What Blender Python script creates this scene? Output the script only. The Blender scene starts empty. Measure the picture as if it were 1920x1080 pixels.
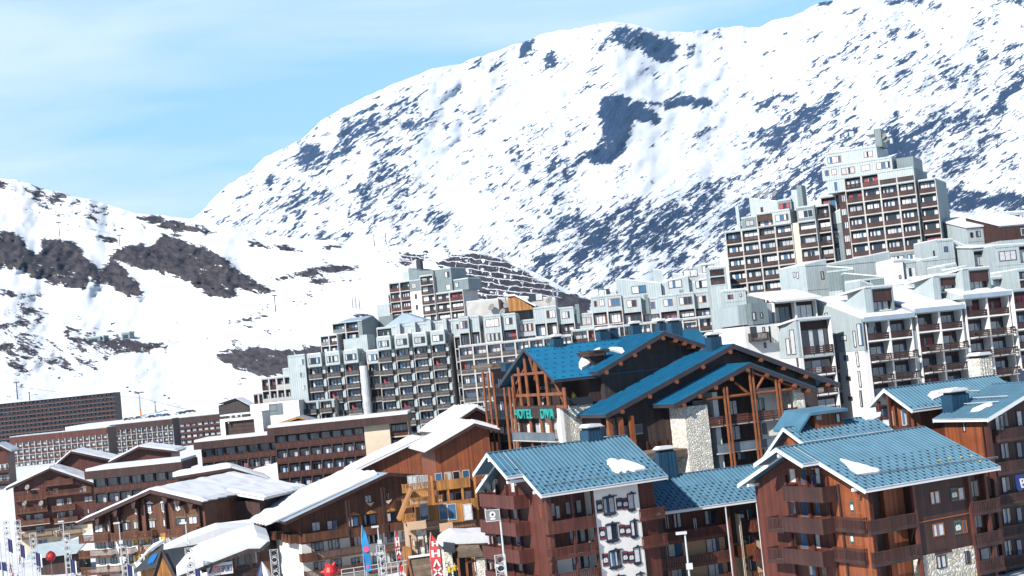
import bpy, math, random, bmesh
import numpy as np
from mathutils import Vector, Matrix, noise
random.seed(7)
R = math.radians
scene = bpy.context.scene
# ---------------------------------------------------------------- camera
FPX = 2667.0; PITCH = R(3.2); ROLL = R(5.8)
cam_d = bpy.data.cameras.new('camera'); cam_d.sensor_width = 36.0; cam_d.lens = FPX*36/1920
cam_d.clip_start = 1.0; cam_d.clip_end = 20000
cam = bpy.data.objects.new('camera', cam_d); scene.collection.objects.link(cam); scene.camera = cam
FWD = Vector((0, math.cos(PITCH), math.sin(PITCH))); UP = Vector((0, -math.sin(PITCH), math.cos(PITCH))); RT = Vector((1, 0, 0))
cX = RT*math.cos(ROLL) - UP*math.sin(ROLL); cY = RT*math.sin(ROLL) + UP*math.cos(ROLL); cZ = -FWD
cam.matrix_world = Matrix(((cX.x, cY.x, cZ.x, 0), (cX.y, cY.y, cZ.y, 0), (cX.z, cY.z, cZ.z, 0), (0, 0, 0, 1)))
# ---------------------------------------------------------------- sky, sun, exposure
SUN_AZ = math.atan2(-0.66, -0.75)      # direction towards the sun, from +Y clockwise
SUN_EL = R(38)
w = bpy.data.worlds.new('World'); scene.world = w; w.use_nodes = True
nt = w.node_tree; nt.nodes.clear()
def wn(t): return nt.nodes.new(t)
sky = wn('ShaderNodeTexSky'); sky.sky_type = 'NISHITA'; sky.sun_disc = False
sky.sun_elevation = SUN_EL; sky.sun_rotation = SUN_AZ; sky.altitude = 2100; sky.air_density = 1.0; sky.dust_density = 0.3; sky.ozone_density = 2.0
bg = wn('ShaderNodeBackground'); bg.inputs[1].default_value = 0.10
out = wn('ShaderNodeOutputWorld')
tc = wn('ShaderNodeTexCoord'); mp = wn('ShaderNodeMapping'); mp.inputs['Rotation'].default_value = (0, R(-8), R(10)); mp.inputs['Scale'].default_value = (1.6, 1.0, 9.0)
nz = wn('ShaderNodeTexNoise'); nz.inputs['Scale'].default_value = 2.1; nz.inputs['Detail'].default_value = 5; nz.inputs['Roughness'].default_value = 0.5; nz.inputs['Distortion'].default_value = 0.35
rp = wn('ShaderNodeMapRange'); rp.inputs[1].default_value = 0.42; rp.inputs[2].default_value = 0.70; rp.inputs[3].default_value = 0.0; rp.inputs[4].default_value = 1.25
mx = wn('ShaderNodeMix'); mx.data_type = 'RGBA'; mx.inputs[7].default_value = (3.9, 4.75, 5.4, 1)
L = nt.links.new
L(tc.outputs['Generated'], mp.inputs[0]); L(mp.outputs[0], nz.inputs['Vector']); L(nz.outputs[0], rp.inputs[0]); L(rp.outputs[0], mx.inputs[0])
mh = wn('ShaderNodeMix'); mh.data_type = 'RGBA'; mh.inputs[7].default_value = (2.2, 3.9, 5.6, 1)   # thin high haze
sx = wn('ShaderNodeSeparateXYZ'); L(tc.outputs['Generated'], sx.inputs[0])
hz = wn('ShaderNodeMapRange'); hz.interpolation_type = 'SMOOTHSTEP'; hz.inputs[1].default_value = 0.22; hz.inputs[2].default_value = 0.50; hz.inputs[3].default_value = 0.78; hz.inputs[4].default_value = 0.0; L(sx.outputs[2], hz.inputs[0]); L(hz.outputs[0], mh.inputs[0])
cf = wn('ShaderNodeMath'); cf.operation = 'MULTIPLY'; L(rp.outputs[0], cf.inputs[0]); L(hz.outputs[0], cf.inputs[1]); nt.links.remove(mx.inputs[0].links[0]); L(cf.outputs[0], mx.inputs[0])
L(sky.outputs[0], mh.inputs[6]); L(mh.outputs[2], mx.inputs[6]); L(mx.outputs[2], bg.inputs[0]); L(bg.outputs[0], out.inputs[0])
sd = bpy.data.lights.new('sun', 'SUN'); sd.energy = 5.0; sd.angle = R(0.5); sd.color = (1.0, 0.95, 0.88)
so = bpy.data.objects.new('sun', sd); scene.collection.objects.link(so)
sdir = Vector((math.sin(SUN_AZ)*math.cos(SUN_EL), math.cos(SUN_AZ)*math.cos(SUN_EL), math.sin(SUN_EL)))
so.rotation_euler = (-sdir).to_track_quat('-Z', 'Y').to_euler(); so.location = (-60, 20, 90)
scene.view_settings.view_transform = 'Standard'; scene.view_settings.look = 'None'; scene.view_settings.gamma = 1
scene.view_settings.exposure = 1.0
scene.render.engine = 'CYCLES'; scene.render.resolution_x = 1024; scene.render.resolution_y = 576
scene.cycles.max_bounces = 4; scene.cycles.diffuse_bounces = 1

# ---------------------------------------------------------------- projection helpers
def ray(u, v):
    a = (u-960)/FPX; b = -(v-540)/FPX
    return FWD + cX*a + cY*b
def P(u, v, Y):
    d = ray(u, v); return d*(Y/d.y)
def hit_plane(u, v, p0, n):
    d = ray(u, v); return d*(p0.dot(n)/d.dot(n))

# ---------------------------------------------------------------- materials
MAT = {}
def mat(name, col, rough=0.7, metal=0.0, kind=None, scale=1.0, amt=0.25, spec=0.4, col2=None, bump=0.0):
    k = 0.62 if name != 'snow' else 0.56; col = tuple(c*k for c in col)
    m = bpy.data.materials.new(name); m.use_nodes = True; t = m.node_tree; N = t.nodes; l = t.links.new
    b = N['Principled BSDF']; b.inputs['Roughness'].default_value = rough; b.inputs['Metallic'].default_value = metal
    b.inputs['Specular IOR Level'].default_value = spec
    c1 = (*col, 1); c2 = (*(col2 or tuple(c*(1-amt) for c in col)), 1)
    tc = N.new('ShaderNodeTexCoord')
    nz = N.new('ShaderNodeTexNoise'); nz.inputs['Scale'].default_value = 0.6*scale; nz.inputs['Detail'].default_value = 6
    l(tc.outputs['Object'], nz.inputs['Vector'])
    mr = N.new('ShaderNodeMapRange'); mr.inputs[1].default_value = 0.35; mr.inputs[2].default_value = 0.65; l(nz.outputs[0], mr.inputs[0])
    mx = N.new('ShaderNodeMix'); mx.data_type = 'RGBA'; mx.inputs[6].default_value = c1; mx.inputs[7].default_value = c2; l(mr.outputs[0], mx.inputs[0])
    colout = mx.outputs[2]
    def vary_obj(colout, a):
        oi = N.new('ShaderNodeObjectInfo'); r = N.new('ShaderNodeMapRange'); r.inputs[3].default_value = 1-a; r.inputs[4].default_value = 1+a*0.5
        l(oi.outputs['Random'], r.inputs[0]); h = N.new('ShaderNodeHueSaturation'); l(r.outputs[0], h.inputs['Value']); l(colout, h.inputs['Color']); return h.outputs[0]
    if kind in ('vplank', 'hplank', 'corr'):
        # lines: coordinate = x+y for vertical boards, z for horizontal
        sp = N.new('ShaderNodeSeparateXYZ'); l(tc.outputs['Object'], sp.inputs[0])
        ad = N.new('ShaderNodeMath')
        if kind == 'hplank': ad.operation = 'MULTIPLY'; l(sp.outputs[2], ad.inputs[0]); ad.inputs[1].default_value = 1
        else: ad.operation = 'ADD'; l(sp.outputs[0], ad.inputs[0]); l(sp.outputs[1], ad.inputs[1])
        pitch = {'vplank': 0.28, 'hplank': 0.2, 'corr': 0.5}[kind]
        dv = N.new('ShaderNodeMath'); dv.operation = 'DIVIDE'; l(ad.outputs[0], dv.inputs[0]); dv.inputs[1].default_value = pitch
        fr = N.new('ShaderNodeMath'); fr.operation = 'FRACT'; l(dv.outputs[0], fr.inputs[0])
        fl = N.new('ShaderNodeMath'); fl.operation = 'FLOOR'; l(dv.outputs[0], fl.inputs[0])
        wnz = N.new('ShaderNodeTexWhiteNoise'); wnz.noise_dimensions = '1D'; l(fl.outputs[0], wnz.inputs['W'])
        gp = N.new('ShaderNodeMath'); gp.operation = 'GREATER_THAN'; l(fr.outputs[0], gp.inputs[0]); gp.inputs[1].default_value = 0.86
        m1 = N.new('ShaderNodeMath'); m1.operation = 'MULTIPLY_ADD'; l(wnz.outputs[0], m1.inputs[0]); m1.inputs[1].default_value = 0.55 if kind != 'corr' else 0.10; m1.inputs[2].default_value = 0.70 if kind != 'corr' else 0.94
        m2 = N.new('ShaderNodeMath'); m2.operation = 'MULTIPLY_ADD'; l(gp.outputs[0], m2.inputs[0]); m2.inputs[1].default_value = -0.45 if kind != 'corr' else -0.28; l(m1.outputs[0], m2.inputs[2])
        h = N.new('ShaderNodeHueSaturation'); l(m2.outputs[0], h.inputs['Value']); l(colout, h.inputs['Color']); colout = h.outputs[0]
        bp = N.new('ShaderNodeBump'); bp.inputs['Distance'].default_value = 0.03; bp.inputs['Strength'].default_value = 0.6; bp.invert = True
        l(gp.outputs[0], bp.inputs['Height']); l(bp.outputs[0], b.inputs['Normal'])
    if kind == 'stone':
        vo = N.new('ShaderNodeTexVoronoi'); vo.inputs['Scale'].default_value = 2.6*scale; l(tc.outputs['Object'], vo.inputs['Vector'])
        ve = N.new('ShaderNodeTexVoronoi'); ve.feature = 'DISTANCE_TO_EDGE'; ve.inputs['Scale'].default_value = 2.6*scale; l(tc.outputs['Object'], ve.inputs['Vector'])
        cr = N.new('ShaderNodeValToRGB'); e = cr.color_ramp.elements; e[0].color = (*[c*0.62 for c in col], 1); e[1].color = (*[min(1, c*1.25) for c in col], 1)
        sx = N.new('ShaderNodeSeparateColor'); l(vo.outputs['Color'], sx.inputs[0]); l(sx.outputs[0], cr.inputs[0])
        e2 = cr.color_ramp.elements.new(0.5); e2.color = (col[0]*0.95, col[1]*0.88, col[2]*0.72, 1)
        lt = N.new('ShaderNodeMath'); lt.operation = 'LESS_THAN'; l(ve.outputs['Distance'], lt.inputs[0]); lt.inputs[1].default_value = 0.045
        m2 = N.new('ShaderNodeMix'); m2.data_type = 'RGBA'; l(lt.outputs[0], m2.inputs[0]); l(cr.outputs[0], m2.inputs[6]); m2.inputs[7].default_value = (*(c*0.42 for c in col), 1); colout = m2.outputs[2]
        bp = N.new('ShaderNodeBump'); bp.inputs['Distance'].default_value = 0.12; l(ve.outputs['Distance'], bp.inputs['Height']); l(bp.outputs[0], b.inputs['Normal'])
    if bump:
        n2 = N.new('ShaderNodeTexNoise'); n2.inputs['Scale'].default_value = 3*scale; n2.inputs['Detail'].default_value = 8; l(tc.outputs['Object'], n2.inputs['Vector'])
        bp = N.new('ShaderNodeBump'); bp.inputs['Distance'].default_value = bump; l(n2.outputs[0], bp.inputs['Height']); l(bp.outputs[0], b.inputs['Normal'])
    if kind == 'obj': colout = vary_obj(colout, 0.35)
    l(colout, b.inputs['Base Color']); MAT[name] = m; return m
mat('snow', (0.88, 0.90, 0.93), 0.6, amt=0.05, bump=0.05, scale=0.5)
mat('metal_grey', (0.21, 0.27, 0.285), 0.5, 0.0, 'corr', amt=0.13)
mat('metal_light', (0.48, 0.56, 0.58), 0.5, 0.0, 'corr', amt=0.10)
mat('concrete', (0.58, 0.57, 0.55), 0.85, amt=0.2, bump=0.02)
mat('concrete_grey', (0.22, 0.225, 0.22), 0.85, amt=0.25, bump=0.02)
mat('plaster', (0.95, 0.93, 0.90), 0.85, amt=0.07, bump=0.01)
mat('cream', (0.78, 0.66, 0.50), 0.85, amt=0.1)
mat('pink_cream', (0.62, 0.42, 0.27), 0.85, amt=0.12)
mat('wood_orange', (0.30, 0.080, 0.024), 0.6, 0, 'vplank', amt=0.25)
mat('wood_honey', (0.55, 0.24, 0.06), 0.6, 0, 'vplank', amt=0.3)
mat('wood_red', (0.135, 0.035, 0.022), 0.6, 0, 'vplank', amt=0.25)
mat('wood_brown', (0.070, 0.026, 0.021), 0.65, 0, 'vplank', amt=0.3)
mat('wood_rail', (0.15, 0.048, 0.028), 0.65, 0, 'hplank', amt=0.35, scale=3)
mat('wood_chalet', (0.16, 0.055, 0.022), 0.65, 0, 'vplank', amt=0.35)
mat('wood_dark', (0.060, 0.040, 0.038), 0.7, 0, 'vplank', amt=0.3)
mat('wood_grey', (0.15, 0.138, 0.13), 0.8, 0, 'hplank', amt=0.45, scale=3)
mat('wood_mid', (0.075, 0.040, 0.032), 0.75, 0, 'hplank', amt=0.4, scale=2)
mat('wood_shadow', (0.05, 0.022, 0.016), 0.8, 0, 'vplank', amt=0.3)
mat('log', (0.30, 0.095, 0.030), 0.55, 0, None, amt=0.4, scale=2)
mat('shingle', (0.22, 0.155, 0.105), 0.8, 0, 'hplank', amt=0.35, scale=3)
mat('stone', (0.74, 0.72, 0.67), 0.9, 0, 'stone')
mat('stone_pale', (0.9, 0.89, 0.85), 0.9, 0, 'stone', scale=1.5)
mat('roof_blue', (0.098, 0.24, 0.345), 0.42, 0.15, None, amt=0.22, spec=0.5, scale=1.0)
mat('roof_teal', (0.014, 0.19, 0.36), 0.5, 0.1, None, amt=0.18, spec=0.4)
mat('roof_teal_dark', (0.008, 0.095, 0.20), 0.5, 0.1, None, amt=0.1)
mat('roof_rib', (0.20, 0.37, 0.48), 0.4, 0.15, None, amt=0.1)  # rib highlights put into the colour, paler than the sheet between
mat('roof_guard', (0.022, 0.075, 0.14), 0.5, 0.2, None)
mat('roof_pale', (0.42, 0.52, 0.62), 0.4, 0.2, None, amt=0.15)
mat('roof_slate', (0.045, 0.055, 0.068), 0.6, 0, None, amt=0.3)
mat('fascia_white', (0.80, 0.82, 0.84), 0.6, amt=0.06)
mat('fascia_dark', (0.05, 0.04, 0.05), 0.6)
mat('glass', (0.018, 0.032, 0.055), 0.08, 0.0, 'obj', spec=0.9, amt=0.3)
mat('glass_sky', (0.06, 0.17, 0.33), 0.1, 0.0, 'obj', spec=0.9)  # blue sky reflections painted into the base colour
mat('curtain', (0.74, 0.77, 0.80), 0.9, 0, 'obj', amt=0.25, scale=4)
mat('curtain_red', (0.45, 0.10, 0.12), 0.9, 0, 'obj', amt=0.25, scale=4)
mat('frame_brown', (0.07, 0.03, 0.022), 0.6)
mat('frame_dark', (0.02, 0.02, 0.025), 0.6)
mat('frame_white', (0.75, 0.75, 0.73), 0.6)
mat('frame_orange', (0.38, 0.12, 0.03), 0.6)
mat('shutter_navy', (0.018, 0.030, 0.060), 0.6)
mat('shutter_green', (0.01, 0.10, 0.08), 0.6)
mat('paint_red', (0.62, 0.02, 0.02), 0.5)
mat('paint_orange', (0.85, 0.22, 0.02), 0.5)
mat('paint_blue', (0.01, 0.17, 0.50), 0.5)
mat('banner_cyan', (0.015, 0.27, 0.62), 0.6)
mat('banner_red', (0.72, 0.05, 0.05), 0.6)
mat('banner_white', (0.82, 0.80, 0.80), 0.6)
mat('banner_pink', (0.75, 0.10, 0.22), 0.6)
mat('sign_blue', (0.008, 0.04, 0.22), 0.4)
mat('navy', (0.015, 0.025, 0.14), 0.6)
mat('turquoise', (0.03, 0.42, 0.38), 0.5)
mat('steel', (0.42, 0.44, 0.46), 0.4, 0.5)
mat('steel_white', (0.70, 0.73, 0.76), 0.45, 0.1)
mat('dark_metal', (0.04, 0.045, 0.055), 0.5, 0.3)
mat('blue_metal', (0.02, 0.085, 0.16), 0.5, 0.2, 'corr')
mat('skin', (0.55, 0.30, 0.20), 0.6)
mat('yellow', (0.75, 0.55, 0.03), 0.6)
mat('bark', (0.07, 0.05, 0.04), 0.9)
mat('needles', (0.030, 0.055, 0.028), 0.8, amt=0.5, scale=4)
mat('needles_dry', (0.16, 0.15, 0.09), 0.8, amt=0.5, scale=4)
mat('asphalt', (0.10, 0.09, 0.085), 0.9, amt=0.4, bump=0.03)
mat('glass_clear', (0.20, 0.27, 0.33), 0.1, 0, None, spec=0.8)

# ---------------------------------------------------------------- mesh builder
class MB:
    def __init__(s): s.v = []; s.f = []; s.m = []; s.ms = []
    def mi(s, m):
        if m not in s.ms: s.ms.append(m)
        return s.ms.index(m)
    def face(s, pts, m):
        i = len(s.v); s.v += [tuple(p) for p in pts]; s.f.append(tuple(range(i, i+len(pts)))); s.m.append(s.mi(m)); return s
    def hexa(s, c, m):   # c: 8 corners, bottom 4 ccw then top 4 ccw
        i = len(s.v); s.v += [tuple(p) for p in c]; k = s.mi(m)
        for q in ((3, 2, 1, 0), (4, 5, 6, 7), (0, 1, 5, 4), (1, 2, 6, 5), (2, 3, 7, 6), (3, 0, 4, 7)):
            s.f.append(tuple(i+j for j in q)); s.m.append(k)
        return s
    def box(s, x0, x1, y0, y1, z0, z1, m):
        if x0 > x1: x0, x1 = x1, x0
        if y0 > y1: y0, y1 = y1, y0
        if z0 > z1: z0, z1 = z1, z0
        return s.hexa([(x0, y0, z0), (x1, y0, z0), (x1, y1, z0), (x0, y1, z0), (x0, y0, z1), (x1, y0, z1), (x1, y1, z1), (x0, y1, z1)], m)
    def prism(s, poly, axis, a0, a1, m):
        # poly: 2D outline; axis 'y': poly=(x,z); axis 'x': poly=(y,z); axis 'z': poly=(x,y)
        def mk(p, a):
            return {'y': (p[0], a, p[1]), 'x': (a, p[0], p[1]), 'z': (p[0], p[1], a)}[axis]
        n = len(poly); A = [mk(p, a0) for p in poly]; B = [mk(p, a1) for p in poly]
        i = len(s.v); s.v += A+B; k = s.mi(m)
        s.f.append(tuple(range(i, i+n))); s.m.append(k); s.f.append(tuple(range(i+2*n-1, i+n-1, -1))); s.m.append(k)
        for j in range(n):
            s.f.append((i+j, i+(j+1) % n, i+n+(j+1) % n, i+n+j)); s.m.append(k)
        return s
    def beam(s, p0, p1, w, h, m):
        p0 = Vector(p0); p1 = Vector(p1); d = (p1-p0).normalized()
        up = Vector((0, 0, 1)) if abs(d.z) < 0.95 else Vector((1, 0, 0))
        a = d.cross(up).normalized()*w/2; b = a.cross(d).normalized()*h/2
        c = [p0-a-b, p1-a-b, p1+a-b, p0+a-b, p0-a+b, p1-a+b, p1+a+b, p0+a+b]
        return s.hexa(c, m)
    def tube(s, pts, r, m, n=8):
        if not isinstance(r, (list, tuple)): r = [r]*len(pts)
        rings = []; k = s.mi(m)
        for i, p in enumerate(pts):
            p = Vector(p); d = (Vector(pts[min(i+1, len(pts)-1)])-Vector(pts[max(i-1, 0)])).normalized()
            up = Vector((0, 0, 1)) if abs(d.z) < 0.9 else Vector((1, 0, 0))
            a = d.cross(up).normalized(); b = a.cross(d)
            st = len(s.v); s.v += [tuple(p+(a*math.cos(2*math.pi*j/n)+b*math.sin(2*math.pi*j/n))*r[i]) for j in range(n)]; rings.append(st)
        for q in range(len(rings)-1):
            for j in range(n):
                s.f.append((rings[q]+j, rings[q]+(j+1) % n, rings[q+1]+(j+1) % n, rings[q+1]+j)); s.m.append(k)
        s.f.append(tuple(rings[0]+j for j in range(n))); s.m.append(k); s.f.append(tuple(rings[-1]+j for j in range(n-1, -1, -1))); s.m.append(k)
        return s
    def disc(s, c, r, nrm, t, m, n=16):
        c = Vector(c); nrm = Vector(nrm).normalized(); return s.tube([c-nrm*t/2, c+nrm*t/2], r, m, n)
    def mesh(s, name):
        me = bpy.data.meshes.new(name); me.from_pydata(s.v, [], s.f)
        for m in s.ms: me.materials.append(MAT[m])
        me.polygons.foreach_set('material_index', s.m)
        bm = bmesh.new(); bm.from_mesh(me); bmesh.ops.recalc_face_normals(bm, faces=bm.faces); bm.to_mesh(me); bm.free()
        me.update(); return me
    def build(s, name, parent=None, loc=(0, 0, 0), rz=0.0):
        return link(name, s.mesh(name), parent, loc, rz)
def link(name, me, parent=None, loc=(0, 0, 0), rz=0.0):
    o = bpy.data.objects.new(name, me); scene.collection.objects.link(o)
    o.location = loc; o.rotation_euler = (0, 0, rz)
    if parent is not None: o.parent = parent
    return o
def tag(o, label=None, cat=None, group=None, kind=None):
    if label: o['label'] = label
    if cat: o['category'] = cat
    if group: o['group'] = group
    if kind: o['kind'] = kind
    return o
def empty(name, loc, rz=0):
    o = bpy.data.objects.new(name, None); scene.collection.objects.link(o); o.location = loc; o.rotation_euler = (0, 0, rz); o.empty_display_size = 1; return o
# ================================================================ terrain
def interp(pts, x):
    xs = [p[0] for p in pts]; return [float(np.interp(x, xs, [p[k] for p in pts])) for k in range(1, len(pts[0]))]
def poly_sdf(U, V, poly):   # signed distance in pixels, inside negative
    d = np.full(U.shape, 1e9); inside = np.zeros(U.shape, bool); n = len(poly)
    for i in range(n):
        x0, y0 = poly[i]; x1, y1 = poly[(i+1) % n]; ex, ey = x1-x0, y1-y0
        t = np.clip(((U-x0)*ex+(V-y0)*ey)/(ex*ex+ey*ey+1e-9), 0, 1)
        d = np.minimum(d, np.hypot(U-x0-t*ex, V-y0-t*ey))
        c = ((y0 > V) != (y1 > V)) & (U < (x1-x0)*(V-y0)/((y1-y0)+1e-9)+x0); inside ^= c
    return np.where(inside, -d, d)
def ell(U, V, u, v, ru, rv, ang):
    a = R(ang); du = U-u; dv = V-v; x = du*math.cos(a)-dv*math.sin(a); y = du*math.sin(a)+dv*math.cos(a)
    return np.hypot(x/ru, y/rv)
def terrain_layer(name, us, top, bot, rows, ytop_pow, polys, zones, base, matname, jitter, strengths=0.42, fence=None, disp=None):
    U = np.zeros((rows+1, len(us))); V = U.copy(); D = U.copy()
    for j, u in enumerate(us):
        vt, Yt = interp(top, u); vb, Yb = interp(bot, u)
        vt += jitter*(noise.fractal(Vector((u/38.0, 3.3, name == 'hills')), 1.0, 2.0, 4))*(1+0.0)
        for i in range(rows+1):
            t = i/rows; U[i, j] = u; V[i, j] = vb+(vt-vb)*t; D[i, j] = Yb+(Yt-Yb)*t**ytop_pow
    bias = np.full(U.shape, base, float)
    for (u, v, ru, rv, ang, s) in zones:
        e = ell(U, V, u, v, ru, rv, ang); bias = bias + 3.0*s*np.clip(1.3-e, 0, 1)
    for item in polys:
        poly, s = (item[0], item[1]) if isinstance(item, tuple) and isinstance(item[1], float) else (item, strengths)
        sd = poly_sdf(U, V, poly); bias = np.maximum(bias, base+(max(s*0.85, 0.60) if name == 'hills' else s*0.95)*np.clip(0.40-sd/15.0, 0, 1)*1.25*1.0+ (0)*U) if True else bias
    fen = np.zeros(U.shape)
    if fence: fen = np.clip(-poly_sdf(U, V, fence)/6+0.5, 0, 1)
    nr, nc = U.shape; verts = []
    amp = disp if disp else 0.03
    for i in range(nr):
        for j in range(nc):
            u, v = U[i, j], V[i, j]
            n = noise.fractal(Vector((u/150.0, v/110.0, 1.7)), 0.9, 2.1, 6) + 0.5*noise.fractal(Vector(((u+v)/46.0, (v-u)/110.0, 5.1)), 0.8, 2.1, 5)
            k = 1 + amp*n - (0.010 if name == 'mountain' else 0.013)*max(0, bias[i, j]-base)*(1+0.8*noise.fractal(Vector((u/14.0, v/14.0, 8.8)), 0.7, 2.1, 4))
            p = P(u, v, D[i, j]*k); verts.append(tuple(p))
    faces = [(i*nc+j, i*nc+j+1, (i+1)*nc+j+1, (i+1)*nc+j) for i in range(nr-1) for j in range(nc-1)]
    me = bpy.data.meshes.new(name); me.from_pydata(verts, [], faces); me.materials.append(MAT[matname])
    a = me.attributes.new('rock', 'FLOAT', 'POINT'); a.data.foreach_set('value', bias.ravel())
    a = me.attributes.new('fence', 'FLOAT', 'POINT'); a.data.foreach_set('value', fen.ravel())
    a = me.attributes.new('surf', 'FLOAT_VECTOR', 'POINT'); a.data.foreach_set('vector', np.stack([U/100, V/100, D*0], -1).ravel())
    me.polygons.foreach_set('use_smooth', [True]*len(faces)); me.update()
    o = link(name, me); tag(o, kind='structure'); return o
def terrain_mat(name, rock1, rock2, ang, sc, tone=(0.53, 0.545, 0.565), thr=0.60, edge=0.03, stretch=2.2, fine=(0.35, 0.5)):
    m = bpy.data.materials.new(name); m.use_nodes = True; t = m.node_tree; N = t.nodes; l = t.links.new
    b = N['Principled BSDF']; b.inputs['Roughness'].default_value = 0.75; b.inputs['Specular IOR Level'].default_value = 0.2
    at = N.new('ShaderNodeAttribute'); at.attribute_name = 'surf'; ar = N.new('ShaderNodeAttribute'); ar.attribute_name = 'rock'; af = N.new('ShaderNodeAttribute'); af.attribute_name = 'fence'
    def nzz(scale, detail, rough, stretch, dist=0.0, off=0.0):
        mp = N.new('ShaderNodeMapping'); mp.vector_type = 'TEXTURE'; mp.inputs['Rotation'].default_value = (0, 0, R(ang)); mp.inputs['Scale'].default_value = (stretch, 1, 1); mp.inputs['Location'].default_value = (off, off, 0)
        l(at.outputs['Vector'], mp.inputs[0]); n = N.new('ShaderNodeTexNoise'); n.inputs['Scale'].default_value = scale; n.inputs['Detail'].default_value = detail; n.inputs['Roughness'].default_value = rough; n.inputs['Distortion'].default_value = dist
        l(mp.outputs[0], n.inputs['Vector']); return n.outputs[0]
    n1 = nzz(sc, 10, 0.72, stretch, 0.5); n2 = nzz(sc*0.2, 4, 0.6, 1.5, 0.3, 7.0)
    n1c = N.new('ShaderNodeMath'); n1c.operation = 'MULTIPLY_ADD'; l(n1, n1c.inputs[0]); n1c.inputs[1].default_value = 2.2; n1c.inputs[2].default_value = -0.6
    mm = N.new('ShaderNodeMath'); mm.operation = 'MULTIPLY_ADD'; l(n2, mm.inputs[0]); mm.inputs[1].default_value = 1.2; l(n1c.outputs[0], mm.inputs[2])
    n3 = nzz(sc*3.1, 5, 0.7, stretch*1.3, 0.3, 11.0); m3 = N.new('ShaderNodeMath'); m3.operation = 'MULTIPLY_ADD'; l(n3, m3.inputs[0]); m3.inputs[1].default_value = 1.1; m3.inputs[2].default_value = -0.55
    m4 = N.new('ShaderNodeMath'); m4.operation = 'ADD'; l(mm.outputs[0], m4.inputs[0]); l(m3.outputs[0], m4.inputs[1]); mm = m4
    m2 = N.new('ShaderNodeMath'); m2.operation = 'ADD'; l(mm.outputs[0], m2.inputs[0]); l(ar.outputs['Fac'], m2.inputs[1])
    mr = N.new('ShaderNodeMapRange'); mr.inputs[1].default_value = thr+0.60-edge; mr.inputs[2].default_value = thr+0.60+edge; l(m2.outputs[0], mr.inputs[0])
    # avalanche fences: rows of snow left on the bare slope
    mpb = N.new('ShaderNodeMapping'); mpb.inputs['Rotation'].default_value = (0, 0, R(-7)); l(at.outputs['Vector'], mpb.inputs[0])
    br = N.new('ShaderNodeTexBrick'); br.inputs['Scale'].default_value = 1.0; br.inputs['Brick Width'].default_value = 0.42; br.inputs['Row Height'].default_value = 0.105; br.inputs['Mortar Size'].default_value = 0.008; br.inputs['Mortar Smooth'].default_value = 0.3
    br.inputs['Color1'].default_value = (1, 1, 1, 1); br.inputs['Color2'].default_value = (1, 1, 1, 1); br.inputs['Mortar'].default_value = (0, 0, 0, 1)
    dn = N.new('ShaderNodeTexNoise'); dn.inputs['Scale'].default_value = 7; dn.inputs['Detail'].default_value = 4; l(at.outputs['Vector'], dn.inputs['Vector'])
    vm = N.new('ShaderNodeVectorMath'); vm.operation = 'MULTIPLY_ADD'; l(dn.outputs['Color'], vm.inputs[0]); vm.inputs[1].default_value = (0.30, 0.10, 0); l(mpb.outputs[0], vm.inputs[2]); l(vm.outputs[0], br.inputs['Vector'])
    gt = N.new('ShaderNodeMath'); gt.operation = 'GREATER_THAN'; l(dn.outputs[0], gt.inputs[0]); gt.inputs[1].default_value = 0.64
    bs = N.new('ShaderNodeMath'); bs.operation = 'SUBTRACT'; bs.use_clamp = True; l(br.outputs[0], bs.inputs[0]); l(gt.outputs[0], bs.inputs[1])
    mf = N.new('ShaderNodeMix'); mf.data_type = 'FLOAT'; l(af.outputs['Fac'], mf.inputs[0]); mf.inputs[2].default_value = 1.0; l(bs.outputs[0], mf.inputs[3])
    mk = N.new('ShaderNodeMath'); mk.operation = 'MULTIPLY'; l(mr.outputs[0], mk.inputs[0]); l(mf.outputs[0], mk.inputs[1])
    rn = nzz(sc*1.6, 8, 0.7, 1.5, 0.5, 3.0)
    cr = N.new('ShaderNodeMapRange'); cr.inputs[1].default_value = fine[0]; cr.inputs[2].default_value = fine[1]+0.15; l(rn, cr.inputs[0])
    rc = N.new('ShaderNodeMix'); rc.data_type = 'RGBA'; rc.inputs[6].default_value = (*rock1, 1); rc.inputs[7].default_value = (*rock2, 1); l(cr.outputs[0], rc.inputs[0])
    sn = nzz(0.7, 4, 0.5, 1.5, 0.3, 1.0)
    sc_ = N.new('ShaderNodeMix'); sc_.data_type = 'RGBA'; sc_.inputs[6].default_value = (tone[0]*0.80, tone[1]*0.85, tone[2]*0.90, 1); sc_.inputs[7].default_value = (*tone, 1); l(sn, sc_.inputs[0])  # faint pale blue shading of the snow mixed into its tone
    mx = N.new('ShaderNodeMix'); mx.data_type = 'RGBA'; l(mk.outputs[0], mx.inputs[0]); l(sc_.outputs[2], mx.inputs[6]); l(rc.outputs[2], mx.inputs[7])
    l(mx.outputs[2], b.inputs['Base Color'])
    bp = N.new('ShaderNodeBump'); bp.inputs['Distance'].default_value = 14.0 if name == 'mountain' else 5.0; bp.inputs['Strength'].default_value = 0.55; l(rn, bp.inputs['Height']); l(bp.outputs[0], b.inputs['Normal'])
    ms = N.new('ShaderNodeMath'); ms.operation = 'MULTIPLY_ADD'; l(mk.outputs[0], ms.inputs[0]); ms.inputs[1].default_value = 0.55; ms.inputs[2].default_value = 0.08; l(ms.outputs[0], bp.inputs['Strength'])
    MAT[name] = m
terrain_mat('mountain', (0.005, 0.038, 0.100), (0.030, 0.036, 0.058), -34, 11.0, stretch=3.4, thr=0.60, edge=0.055)  # first rock colour holds the blue of distant haze
terrain_mat('hill', (0.007, 0.006, 0.010), (0.075, 0.062, 0.062), 14, 7.0, stretch=2.2, thr=0.60, fine=(0.36, 0.58))
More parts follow.
